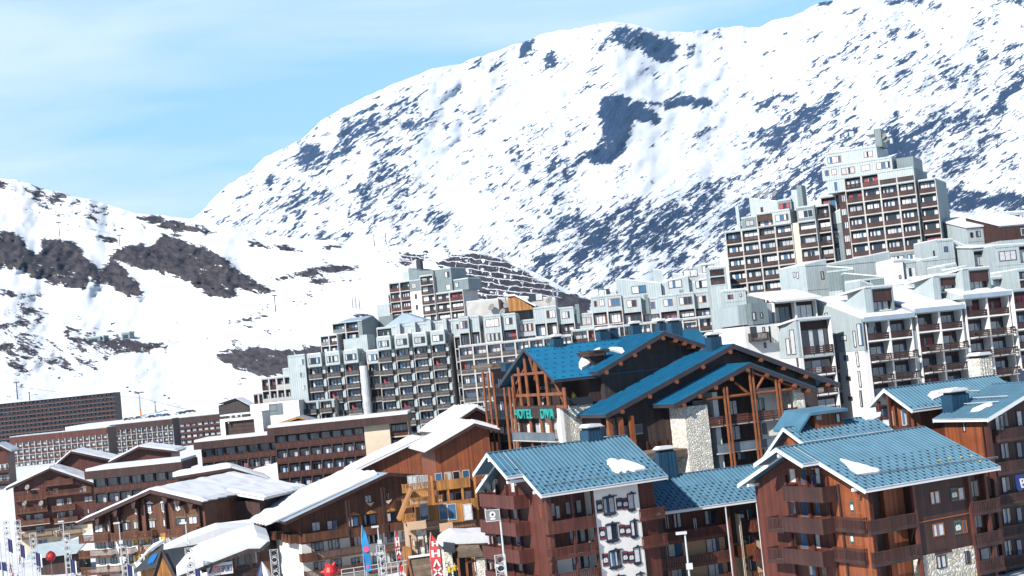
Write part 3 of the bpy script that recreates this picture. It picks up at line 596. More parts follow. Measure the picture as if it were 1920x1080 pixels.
    def chimney(s, x, y, z, w=1.4, h=1.8, mt='blue_metal', roof=None, cap=True, d=None):
        d = d or w; m = MB(); m.box(x-w/2, x+w/2, y-d/2, y+d/2, z-1.2, z+h, mt)
        for k in range(5):
            a = x-w/2+(k+0.5)*w/5; m.box(a-0.03, a+0.03, y-d/2-0.05, y-d/2-0.002, z-1.2, z+h, mt)
        if cap:
            m.box(x-w/2-0.2, x+w/2+0.2, y-d/2-0.2, y+d/2+0.2, z+h+0.25, z+h+0.33, 'steel'); m.box(x-w/2+0.2, x+w/2-0.2, y-d/2+0.2, y+d/2-0.2, z+h, z+h+0.25, 'dark_metal')
            m.prism([(x-w/2-0.1, z+h+0.33), (x+w/2+0.1, z+h+0.33), (x+w/2-0.25, z+h+0.62), (x-w/2+0.35, z+h+0.66)], 'y', y-d/2, y+d/2, 'snow')
        o = m.build('chimney', roof or s.root); return o
    def finish(s, roofname='roof', wallname='wall'):
        if s.wall.f: s.wall.build(wallname, s.root)
        if s.slab.f: s.slab.build('floor_slab', s.root)
        for nm, m in s.trim.items: m.build(nm, s.root)
        s.roof = s.roofm.build(roofname, s.root) if s.roofm.f else None
        if s.snowm.f: s.snowm.build('snow_cover', s.roof or s.root)
        for name, lst in s.rest.items():
            m = MB()
            for me, M in lst:
                off = len(m.v); m.v += [tuple(M @ v.co) for v in me.vertices]
                for p in me.polygons: m.f.append(tuple(off+i for i in p.vertices)); m.m.append(m.mi(me.materials[p.material_index].name))
            tag(m.build(name, s.root), kind='stuff')
        return s.root
def text_mesh(txt, size, depth, mt, spacing=1.0):
    cu = bpy.data.curves.new('txt', 'FONT'); cu.body = txt; cu.size = size; cu.extrude = depth; cu.space_character = spacing; cu.align_x = 'LEFT'; cu.offset = size*0.012
    o = bpy.data.objects.new('txt', cu); scene.collection.objects.link(o); bpy.context.view_layer.update()
    me = bpy.data.meshes.new_from_object(o.evaluated_get(bpy.context.evaluated_depsgraph_get())); me.materials.clear(); me.materials.append(MAT[mt])
    bpy.data.objects.remove(o); me.name = 'lettering'; return me
# ================================================================ near chalets
def c3(x, y): return (1340+x/3.31, 754+y/3.31)
def c4(x, y): return (900+x/3.31, 754+y/3.31)
def c2(x, y): return (1340+x/3.31, 500+y/3.31)
def box2(f, *r): return (*f(r[0], r[1]), *f(r[2], r[3]))
def chalet_A():
    b = Bld('chalet_apartment_block', 'brown apartment chalet with blue roof, green shutters and stone base in the right foreground', 'building', 1628, 924, 131, 28, 13.0)
    H = b.H
    xg = -1.3
    pl = b.Lf(1616.5, 918.7, xg); pa = b.Lf(1486.5, 836, xg)
    W = pa[0]*2+abs(pl[0]); W = 2*(pa[0])  # far wall
    pl = (-1.1, pl[1]); pr = (2*pa[0]+1.1, pl[1])
    x1 = b.F(*c3(1772, 405), -1.1)[0]
    b.gable('x', pr, pa, pl, xg, x1, guards=(0.45, 1.0))
    b.gable('x', (pa[0]+3.8, pa[1]-3.8*(pa[1]-pl[1])/(pa[0]+1.1)), pa, (pa[0]-3.6, pa[1]-3.6*(pa[1]-pl[1])/(pa[0]+1.1)), xg-2.0, xg, guards=None)
    slope = (pa[1]-pl[1])/(pa[0]+1.1); ze = pa[1]-slope*pa[0]
    xa = b.F(*c3(960, 700))[0]; xb = b.F(*c3(1262, 700))[0]; xc = b.F(*c3(1598, 700))[0]; xd = x1-0.8
    zs = b.F(*c3(1450, 925))[1]
    # walls: gable end wall, loggia back wall, solid bay, right recess
    b.gwall('x', (0, ze), pa, (2*pa[0], ze), 0, 0.3, 'wood_red', 0.3, z0=3.4)
    yo = b.Lf(*c3(700, 700))[0]; b.wall.prism([(0.02, 3.5), (yo, 3.5), (yo, ze+yo*slope-0.35), (0.02, ze-0.3)], 'x', -0.06, -0.004, 'wood_orange')  # orange boards paint in the sunlit strip of the gable
    b.gwall('x', (1.8, ze+1.8*slope), pa, (2*pa[0], ze), 0.3, xb, 'wood_brown', 0.3)
    b.gwall('x', (0.35, ze+0.35*slope), pa, (2*pa[0], ze), xb, xc, 'wood_brown', 0.3, z0=zs)
    b.gwall('x', (1.6, ze+1.6*slope), pa, (2*pa[0], ze), xc, xd, 'wood_brown', 0.3)
    b.wall.box(xb-0.02, xc+0.05, 0.25, 6, 0, zs, 'stone')
    b.wall.box(-0.02, 0.28, 0.4, 2*pa[0]-0.4, 0, 3.38, 'plaster')
    b.trim.box(xb, xc, 0.29, 0.36, b.F(*c3(1445, 718))[1]-0.05, b.F(*c3(1445, 718))[1]+0.05, 'frame_orange')
    # corner posts, side fins
    for x in (0.0, xb-0.35, xc, xd-0.3): b.trim.box(x, x+0.35, 0.0, 0.34, 0, ze-0.2, 'wood_red')
    b.trim.box(xa+3.0, xb-0.35, 1.2, 1.78, 3.0, ze-0.1, 'wood_orange')
    for q in ((1050, 560, 1145, 682), (1075, 770, 1170, 872), (1100, 965, 1215, 1075)): b.winpx('F', *box2(c3, *q), panes=3, at=1.78, frame='frame_brown')
    for (q, d) in (((962, 690, 1255, 788), 0), ((985, 885, 1282, 985), 0)): b.balpx('F', *box2(c3, *q), d=0.4, at=0.4, h=1.15, mt='wood_brown')
    for q in ((1340, 545, 1404, 632), (1358, 745, 1428, 832)): b.winpx('F', *box2(c3, *q), panes=2, at=0.35, frame='frame_orange')
    for q in ((1515, 525, 1552, 608), (1538, 728, 1570, 812)): b.winpx('F', *box2(c3, *q), panes=1, at=0.35, frame='frame_orange')
    for q in ((1468, 525, 1512, 615), (1492, 725, 1536, 822)): b.shutpx('F', *box2(c3, *q), mt='shutter_green', at=0.35)
    for q in ((1380, 945, 1442, 1030), (1556, 925, 1590, 1002)): b.winpx('F', *box2(c3, *q), panes=2, at=0.25, frame='wood_brown'); 
    b.trim.box(*[b.F(*c3(1365, 940), 0.25)[0], b.F(*c3(1470, 940), 0.25)[0]], 0.15, 0.25, b.F(*c3(1410, 940), 0.25)[1], b.F(*c3(1410, 925), 0.25)[1], 'wood_brown')
    # right recess
    for q in ((1580, 490, 1645, 590), (1600, 690, 1665, 782), (1650, 890, 1765, 975)): b.winpx('F', *box2(c3, *q), panes=2, at=1.6)
    for q in ((1605, 590, 1775, 680), (1618, 775, 1790, 880), (1645, 965, 1800, 1045)): b.balpx('F', *box2(c3, *q), d=0.5, at=0.4, h=1.15, mt='wood_brown')
    # gable balconies: projecting bay and the deeper ones on its left
    for (yt, yb) in ((512, 606), (706, 800), (900, 998)):
        b.balpx('L', *box2(c3, 425, yt, 668, yb), d=1.9, h=1.25, style='flat', mt='wood_brown', at=0.0)
    for (yt, yb) in ((706, 795), (898, 985)):
        b.balpx('L', *box2(c3, 332, yt+5, 424, yb), d=1.4, h=1.25, style='bars', mt='wood_brown', at=0.0)
        b.balpx('L', *box2(c3, 745, yt+0, 925, yb), d=0.5, h=1.2, style='bars', mt='wood_brown', at=0.0)
    for yt in (410, 612, 810): 
        b.winpx('L', *box2(c3, 540, yt, 585, yt+102), panes=1, frame='frame_orange'); b.winpx('L', *box2(c3, 630, yt, 665, yt+100), panes=1, frame='frame_orange')
        b.winpx('L', *box2(c3, 470, yt+5, 510, yt+90), panes=1, frame='frame_orange')
    for yt in (605, 800): b.winpx('L', *box2(c3, 820, yt, 850, yt+90), panes=1, frame='frame_orange'); b.shutpx('L', *box2(c3, 850, yt, 872, yt+92), mt='shutter_green'); b.winpx('L', *box2(c3, 888, yt-10, 920, yt+85), panes=1, frame='frame_orange')
    for q in ((590, 1010, 640, 1079), (660, 1005, 700, 1075)): b.winpx('L', *box2(c3, *q), panes=1, frame='frame_orange')
    for y in (pa[0]-3.2, pa[0]-0.3, pa[0]+3.0): b.trim.box(-0.3, -0.004, y, y+0.3, 0, ze+0.5, 'wood_red')
    y = b.Lf(*c3(800, 700))[0]; b.trim.box(-0.25, -0.004, y, y+0.25, 0, ze-0.2, 'wood_brown')
    for y, x in ((pa[0], xg-1.9), (0.6, xg), (2*pa[0]-.6, xg)):   # purlin ends
        z = pa[1]-slope*abs(y-pa[0])-0.62; b.trim.box(x, 0.2, y-0.14, y+0.14, z-0.28, z, 'fascia_white')
    for k in range(7): x = 0.3+k*(xd-0.3)/6.5; b.trim.box(x, x+0.18, -1.0, 0.3, ze-0.68, ze-0.48, 'fascia_white')
    b.finish(); A0 = Vector((0, pa[0], pa[1])); n = Vector((1, 0, 0)).cross(Vector((0, pl[0]-pa[0], pl[1]-pa[1])))
    b.patch([c3(*q) for q in ((775, 355), (800, 362), (860, 378), (920, 392), (975, 410), (1015, 420), (1030, 432), (1015, 445), (980, 446), (940, 452), (900, 452), (872, 447), (845, 425), (820, 400), (795, 378))], A0, n)
    m = MB()   # snow-stop rail across the slope
    p0 = b.hit(*c3(880, 466), A0, n); p1 = b.hit(*c3(1755, 352), A0, n); nn = n.normalized(); nn = nn if nn.z > 0 else -nn
    m.tube([p0+nn*0.25, p1+nn*0.25], 0.035, 'steel', 6); m.tube([p0+nn*0.12, p1+nn*0.12], 0.03, 'steel', 6)
    for k in range(19): q = p0.lerp(p1, k/18); m.tube([q, q+nn*0.27], 0.03, 'steel', 5)
    m.build('snow_guard_rail', b.roof)
    # yellow sticky squares left on the tiles
    for q in ((1382, 367), (1448, 355), (1520, 347), (1582, 338), (1635, 372)):
        p = b.hit(*c3(*q), A0, n)+nn*0.1; m = MB(); tv = Vector((0, pl[0]-pa[0], pl[1]-pa[1])).normalized(); m.hexa([p, p+Vector((.25, 0, 0)), p+Vector((.25, 0, 0))+tv*.22, p+tv*.22]+[c+nn*0.05 for c in (p, p+Vector((.25, 0, 0)), p+Vector((.25, 0, 0))+tv*.22, p+tv*.22)], 'yellow'); m.build('marker_tile', b.roof)
    return b
bA = chalet_A()
def chalet_B():
    b = Bld('chalet_apartment_block', 'blue roofed chalet with white facade panel of navy shuttered windows, below the hotel', 'building', *c4(420, 575), 146, 27, 15.5)
    xg = -1.3; pl = b.Lf(*c4(400, 580), xg); pa = b.Lf(*c4(48, 318), xg-1.8)
    pl = (-1.1, pl[1]); pr = (2*pa[0]+1.1, pl[1]); x1 = b.F(*c4(1165, 465), -1.1)[0]
    slope = (pa[1]-pl[1])/(pa[0]+1.1); ze = pa[1]-slope*pa[0]
    b.gable('x', pr, pa, pl, xg, x1, guards=(0.5, 1.0)); b.gable('x', (pa[0]+4, pa[1]-4*slope), pa, (pa[0]-4.2, pa[1]-4.2*slope), xg-1.9, xg, guards=(0.7, 1.0))
    xa = b.F(*c4(712, 640), 0)[0]; xb = b.F(*c4(985, 600), 0)[0]; xc = x1-0.9
    b.gwall('x', (0, ze), pa, (2*pa[0], ze), 0, 0.3, 'wood_red', 0.3)
    b.gwall('x', (2.0, ze+2*slope), pa, (2*pa[0], ze), 0.3, xa, 'wood_red', 0.3, z0=8.6)
    b.wall.box(0.3, xa, 2.0, 2*pa[0], 0, 8.58, 'plaster')
    b.wall.box(xa, xb, 0.1, 2*pa[0], 0, ze-0.3, 'plaster'); b.gwall('x', (0.5, ze+.5*slope), pa, (2*pa[0], ze), xa+0.1, xc, 'wood_red', 0.35)
    b.gwall('x', (1.8, ze+1.8*slope), pa, (2*pa[0], ze), xb, xc, 'wood_red', 0.3)
    b.wall.box(xb-0.3, xb+0.1, 0.12, 2.0, 0, ze-0.35, 'plaster'); b.wall.box(-0.05, 0.28, -0.3, 2*pa[0], 0, 3.5, 'plaster')
    for x in (0, 2.6, xa-0.25): b.trim.box(x, x+0.25, 0.02, 0.3, 6, ze-0.25, 'wood_red')
    # white panel: three floors of arched windows with painted shutters
    for k, (dx, dy) in enumerate(((0, 0), (18, 167), (38, 332), (56, 495))):
        b.winpx('F', *box2(c4, 770+dx, 590+dy, 838+dx, 688+dy), panes=2, at=0.1, frame='frame_dark'); b.winpx('F', *box2(c4, 922+dx, 572+dy, 958+dx, 664+dy), panes=1, at=0.1, frame='frame_dark')
        for x0 in (726, 848, 886): b.shutpx('F', *box2(c4, x0+dx, 608+dy-(12 if x0 > 800 else 0), x0+37+dx, 686+dy-(20 if x0 > 800 else 0)), at=0.1)
        for (cx, cy, ww) in ((804+dx, 590+dy, 1.5), (940+dx, 572+dy, 0.9)):
            x, z = b.F(*c4(cx, cy), 0.1)
            b.trim.prism([(x-ww*0.62, z), (x+ww*0.62, z), (x+ww*0.5, z+0.12), (x+0.18, z+0.16), (x, z+0.32), (x-0.18, z+0.16), (x-ww*0.5, z+0.12)], 'y', -0.02, 0.098, 'shutter_navy')
            x, z = b.F(*c4(cx, cy+100 if ww > 1 else cy+92), 0.1); b.trim.prism([(x-ww*0.6, z), (x-ww*0.4, z-0.22), (x-0.12, z-0.24), (x, z-0.36), (x+0.12, z-0.24), (x+ww*0.4, z-0.22), (x+ww*0.6, z)], 'y', 0.0, 0.098, 'shutter_navy')
    # balconies on the long side
    b.balpx('F', *box2(c4, 425, 700, 712, 790), d=1.2, at=1.0, h=1.1, mt='wood_red', style='flat')
    for (y0, y1) in ((868, 950), (1030, 1110), (1190, 1270)): b.balpx('F', *box2(c4, 445+(y0-868)//9, y0, 735+(y0-868)//9, y1), d=1.2, at=1.0, h=1.05, mt='wood_red', style='bars')
    for (x, y) in ((535, 605), (560, 785), (580, 945), (600, 1105)): b.winpx('F', *box2(c4, x, y, x+100, y+90), panes=3, at=2.0)
    for (x, y) in ((345, 630), (410, 625), (440, 640)): b.winpx('F', *box2(c4, x+30, y, x+65, y+85), panes=1, at=2.0, frame='frame_orange')
    for (x, y) in ((1015, 548), (1038, 722)): b.winpx('F', *box2(c4, x, y, x+48, y+92), panes=2, at=1.8)
    for (x, y) in ((994, 640), (1012, 810)): b.balpx('F', *box2(c4, x, y, x+150, y+78), d=0.8, at=0.7, h=1.05, mt='wood_red', style='bars')
    # stepped balconies up the gable end
    for (y0, x0, x1_) in ((560, -60, 250), (725, -55, 262), (890, -40, 285), (1050, -20, 310)):
        b.balpx('L', *box2(c4, x0+60, y0, x1_-40, y0+85), d=1.7, h=1.2, style='flat', mt='wood_red', at=0)
        b.bal('L', 2*pa[0]-1.4, b.Lf(*c4(x0, y0+85), -1.7)[1], 2.6, 1.2, 1.2, 'bars', 'wood_red', 0)
        for xx in (85, 200, 20): b.winpx('L', *box2(c4, xx+(y0-560)*0.1, y0-85, xx+30+(y0-560)*0.1, y0-2), panes=1, frame='frame_white')
    for xx in (60, 130, 190, 250): 
        y = b.Lf(*c4(xx, 700), 0)[0]; b.trim.box(-0.28, -0.004, y, y+0.24, 3.5, ze, 'wood_red')
    for y, x in ((pa[0], xg-1.8), (pa[0]-3.9, xg-1.8), (0.6, xg)): z = pa[1]-slope*abs(y-pa[0])-0.62; b.trim.box(x, 0.2, y-0.14, y+0.14, z-0.28, z, 'fascia_white')
    b.finish(); A0 = Vector((0, pa[0], pa[1])); n = Vector((1, 0, 0)).cross(Vector((0, pl[0]-pa[0], pl[1]-pa[1])))
    b.patch([c4(*q) for q in ((785, 362), (800, 352), (835, 355), (850, 366), (880, 356), (930, 370), (985, 388), (1030, 408), (1032, 420), (990, 425), (960, 436), (925, 430), (905, 441), (880, 436), (862, 446), (840, 440), (820, 428), (808, 405), (790, 390))], A0, n)
    nn = n.normalized(); nn = nn if nn.z > 0 else -nn; m = MB(); p0 = b.hit(*c4(370, 530), A0, n); p1 = b.hit(*c4(1130, 425), A0, n)
    m.tube([p0+nn*0.25, p1+nn*0.25], 0.035, 'steel', 6)
    for k in range(16): q = p0.lerp(p1, k/15); m.tube([q, q+nn*0.27], 0.03, 'steel', 5)
    m.build('snow_guard_rail', b.roof)
    q = b.hit(*c4(725, 245), A0, n); b.chimney(q.x, q.y+1.0, q.z+0.3, 1.9, 1.0, roof=b.roof)
    return b
bB = chalet_B()
def link_C():
    b = Bld('linking_apartment_wing', 'low blue roofed wing with red brown balconies and pale walls joining the two foreground chalets', 'building', *c4(1165, 690), 157, 18, 19)
    e0 = b.F(*c4(1150, 683), -1.0); r0 = b.hit(*c4(1300, 440), (0, 6.5, 0), (0, 1, 0)); zr = r0.z; ze = e0[1]; x1 = b.F(*c4(1985, 560), -1.0)[0]
    b.gable('x', (14, ze), (6.5, zr), (-1.0, ze), -3, x1, guards=(0.35, 1.0))
    b.wall.box(0, x1, 1.6, 12, 0, ze-0.3, 'wood_red'); zc = b.F(*c4(1300, 860), 1.6)[1]
    b.wall.box(0.0, x1-0.1, 1.5, 1.6, 0, zc, 'pink_cream')
    xr = b.F(*c4(1545, 700), 0)[0]; b.wall.box(xr, x1, 1.45, 1.5, zc-1, ze-0.3, 'wood_brown'); b.wall.box(xr-0.15, xr, -0.2, 1.5, 0, ze-0.3, 'wood_red')
    b.wall.box(xr+1.4, xr+1.5, 0.3, 1.45, 0, ze-1.5, 'cream')
    for (x, y, w) in ((1150, 700, 30), (1205, 690, 48), (1395, 668, 85), (1325, 715, 30)): b.winpx('F', *box2(c4, x, y, x+w, y+90), panes=2, at=1.5)
    for (x, y, w) in ((1020, 880, 70), (1170, 865, 90), (1405, 838, 85), (1190, 1020, 90), (1420, 995, 90)): b.winpx('F', *box2(c4, x, y, x+w, y+95), panes=2, at=1.5, frame='frame_dark')
    for (x0, y0, x1_, y1) in ((1150, 780, 1530, 860), (1010, 830, 1150, 890)): pass
    for (y0, dx) in ((795, 0), (955, 16), (1100, 30)): b.balpx('F', *box2(c4, 1015+dx, y0-15, 1535+dx, y0+62), d=1.2, at=1.3, h=1.1, mt='wood_red', style='bars')
    for (x, y) in ((1610, 670), (1625, 830), (1630, 975)): b.shutpx('F', *box2(c4, x, y, x+34, y+68), at=1.45)
    for (x, y) in ((1655, 670), (1665, 830), (1672, 975)): b.winpx('F', *box2(c4, x, y-5, x+45, y+70), panes=2, at=1.45)
    for (x, y) in ((1600, 870), (1690, 700)): b.balpx('F', *box2(c4, x, y, x+110, y+75), d=0.8, at=1.4, h=1.1, mt='wood_orange', style='flat')
    for k, (x, y) in enumerate(((1690, 720), (1710, 900), (1725, 1045))): b.balpx('F', *box2(c4, x, y, x+90, y+70), d=1.3, at=1.4, h=1.1, mt='wood_red', style='bars')
    m = MB()
    for x in (1522, 1718):
        q = b.F(*c4(x, 640), -0.9)[0]; m.tube([(q, -0.9, 0), (q, -0.9, ze-0.1)], 0.09, 'steel_white', 8)
    m.build('downpipe', b.root)
    b.finish(); A0 = Vector((0, 6.5, zr)); n = Vector((1, 0, 0)).cross(Vector((0, -7.5, ze-zr)))
    b.patch([c4(*q) for q in ((1645, 508), (1660, 490), (1700, 486), (1755, 488), (1800, 484), (1790, 500), (1745, 512), (1700, 512), (1665, 520))], A0, n)
    b.chimney(b.hit(*c4(1155, 400), (0, 6.5, 0), (0, 1, 0)).x, 6.5, zr+0.8, 2.2, 2.0, roof=b.roof, d=1.4, cap=True)
    return b
bC = link_C()
def block_D():
    b = Bld('chalet_apartment_block', 'orange walled chalet with broad blue roofs and snow patches at the right edge', 'building', *c2(1690, 952), 144, 26, 21)
    H = b.H; yo = -1.0
    # front gable roof, ridge running back
    pl = b.F(*c2(1690, 945), yo); pa = b.F(1965, 715, yo); sl = (pa[1]-pl[1])/(pa[0]-pl[0])
    y1 = b.Lf(*c2(1355, 950), pl[0])[0]
    b.gable('y', pl, pa, (2*pa[0]-pl[0], pl[1]), yo, y1, guards=(0.0, 1.0), gsp=1.5, gm='roof_blue')
    b.gwall('y', (pl[0]+0.8, pl[1]), pa, (2*pa[0]-pl[0]-0.8, pl[1]), 0.9, y1-0.6, 'wood_brown', 0.1+sl)
    x0 = pl[0]+0.8
    b.wall.box(x0-0.12, x0-0.002, 0.6, y1-0.8, 0, pl[1]-0.35, 'wood_orange')
    b.trim.box(x0-0.2, x0+0.25, -0.3, 0.2, 0, pl[1]-0.3, 'wood_red')
    for (x, y) in ((1745, 920), (1440+0, 0)):
        if y: b.winpx('F', *box2(c2, x, y, x+55, y+100), panes=2, at=0.9)
    b.winpx('L', *box2(c2, 1545, 970, 1560, 1025), panes=1, at=x0-0.12, frame='wood_brown')
    for (yt, yb) in ((160, 240), (355, 445), (565, 650), (760, 850), (960, 1040)):
        q = b.F(*c3(1765, yb), -0.3); q2 = b.F(*c3(1930, yb), -0.3); b.bal('F', (q[0]+q2[0]+1.5)/2, q[1], q2[0]-q[0]+1.5, 1.0, 1.1, 'bars', 'wood_brown', 0.7)
        b.winpx('F', *box2(c3, 1770+yt*0.03, yt-105, 1825+yt*0.03, yt-5), panes=2, at=0.9); b.winpx('F', *box2(c3, 1880, yt-110, 1915, yt-10), panes=1, at=0.9)
    # second, higher roof behind with its gable to the left
    xg = b.hit(*c2(1050, 760), (0, y1+6.5, 0), (0, 1, 0)); xa = xg.x; za = xg.z; ya = y1+6.5
    ne = b.Lf(*c2(1225, 890), xa); fe = b.Lf(*c2(955, 862), xa)
    b.gable('x', fe, (ya, za), ne, xa, xa+16, guards=(0.75, 1.0)); s2 = (za-ne[1])/(ya-ne[0])
    b.gwall('x', (ne[0]+1, ne[1]+s2), (ya, za), (fe[0]-1, fe[1]+s2), xa+1.8, xa+16, 'wood_orange', 0.3)
    for y in (ne[0]+1.2, ya, fe[0]-1.2): b.trim.box(xa+0.3, xa+0.6, y-0.15, y+0.15, 0, za-abs(y-ya)*s2-0.4, 'wood_red')
    b.trim.box(xa+0.3, xa+0.5, ne[0]+1, fe[0]-1, b.Lf(*c2(1100, 1030), xa)[1], b.Lf(*c2(1100, 990), xa)[1], 'wood_red')
    for q in ((1092, 890, 1112, 985), (1170, 880, 1190, 985), (1190, 885, 1212, 980)): b.winpx('L', *box2(c2, *q), panes=1, at=xa+1.8, frame='frame_white')
    b.finish(); A0 = Vector((pa[0], 0, pa[1])); n = Vector((0, 1, 0)).cross(Vector((pl[0]-pa[0], 0, pl[1]-pa[1])))
    b.patch([c2(*q) for q in ((1588, 905), (1600, 888), (1650, 868), (1700, 848), (1730, 846), (1725, 862), (1690, 876), (1660, 890), (1630, 902))], A0, n)
    A1 = Vector((xa, ya, za)); n1 = Vector((1, 0, 0)).cross(Vector((0, ne[0]-ya, ne[1]-za)))
    b.patch([c2(*q) for q in ((1320, 800), (1335, 782), (1400, 768), (1460, 758), (1515, 752), (1500, 772), (1450, 790), (1400, 812), (1350, 832), (1338, 815))], A1, n1)
    q = b.hit(*c2(1500, 880), A0, n); b.chimney(q.x, q.y, q.z+0.2, 2.4, 1.3, roof=b.roof, d=1.6)
    q = b.hit(*c2(1670, 640), A0, n); b.chimney(q.x+1.5, q.y+2, q.z+0.4, 1.9, 0.9, roof=b.roof, mt='stone_pale')
    nn = n.normalized(); nn = nn if nn.z > 0 else -nn; m = MB()
    for a, c in (((1610, 830), (1825, 818)), ((1535, 868), (1770, 852)), ((1470, 790), (1650, 784))):
        p0 = b.hit(*c2(*a), A0, n); p1 = b.hit(*c2(*c), A0, n); m.tube([p0+nn*0.3, p1+nn*0.3], 0.045, 'steel_white', 6)
        for k in range(7): r = p0.lerp(p1, k/6); m.tube([r, r+nn*0.3], 0.035, 'steel', 5)
    m.build('snow_guard_rail', b.roof)
    return b
bD = block_D()
def house_E():
    b = Bld('chalet_house', 'small orange gabled chalet with a boxy dormer, squeezed between the hotel and the large chalet', 'building', *c3(550, 262), 146, 26, 14)
    xg = -0.8; pl = b.Lf(*c3(548, 252), xg); pa = b.Lf(*c3(425, 160), xg); fe = b.Lf(*c3(300, 345), xg); x1 = b.F(*c3(960, 195), -0.9)[0]+3
    b.gable('x', fe, pa, pl, xg, x1, guards=(0.25, 0.85)); sl = (pa[1]-pl[1])/(pa[0]-pl[0])
    b.gwall('x', (pl[0]+.8, pl[1]+.8*sl), pa, (fe[0]-.8, fe[1]+.8*(pa[1]-fe[1])/(fe[0]-pa[0])), 0, x1-0.8, 'wood_orange', 0.3)
    b.winpx('L', *box2(c3, 440, 235, 455, 285), panes=1, frame='wood_brown')
    # dormer, boxy, with its own tilted roof
    dy = pl[0]+2.0; xa, za = b.F(*c3(625, 165), dy); xb = b.F(*c3(802, 150), dy)[0]; zt = b.F(*c3(625, 78), dy)[1]
    b.wall.box(xa, xb, dy, dy+3.5, za-2, zt, 'wood_orange'); b.roofm.hexa([(xa-0.8, dy-0.6, zt), (xb+0.3, dy-0.6, zt), (xb+0.3, dy+4, zt+0.3), (xa-0.8, dy+4, zt+0.3), (xa-0.8, dy-0.6, zt+0.3), (xb+0.3, dy-0.6, zt+0.3), (xb+0.3, dy+4, zt+0.6), (xa-0.8, dy+4, zt+0.6)], 'roof_blue')
    b.roofm.hexa([(xa-2.4, dy-0.4, zt-1.7), (xa-0.7, dy-0.4, zt), (xa-0.7, dy+4, zt+0.2), (xa-2.4, dy+4, zt-1.5), (xa-2.4, dy-0.4, zt-1.4), (xa-0.7, dy-0.4, zt+0.3), (xa-0.7, dy+4, zt+0.5), (xa-2.4, dy+4, zt-1.2)], 'roof_blue')
    b.winpx('F', *box2(c3, 752, 68, 785, 128), panes=1, at=dy, frame='frame_dark'); b.winpx('F', *box2(c3, 634, 85, 660, 108), panes=1, at=dy, frame='frame_white')
    b.finish(); A0 = Vector((0, pa[0], pa[1])); n = Vector((1, 0, 0)).cross(Vector((0, pl[0]-pa[0], pl[1]-pa[1])))
    b.patch([c3(*q) for q in ((900, 92), (960, 78), (1035, 66), (1030, 96), (990, 112), (940, 114))], A0, n)
    return b
bE = house_E()
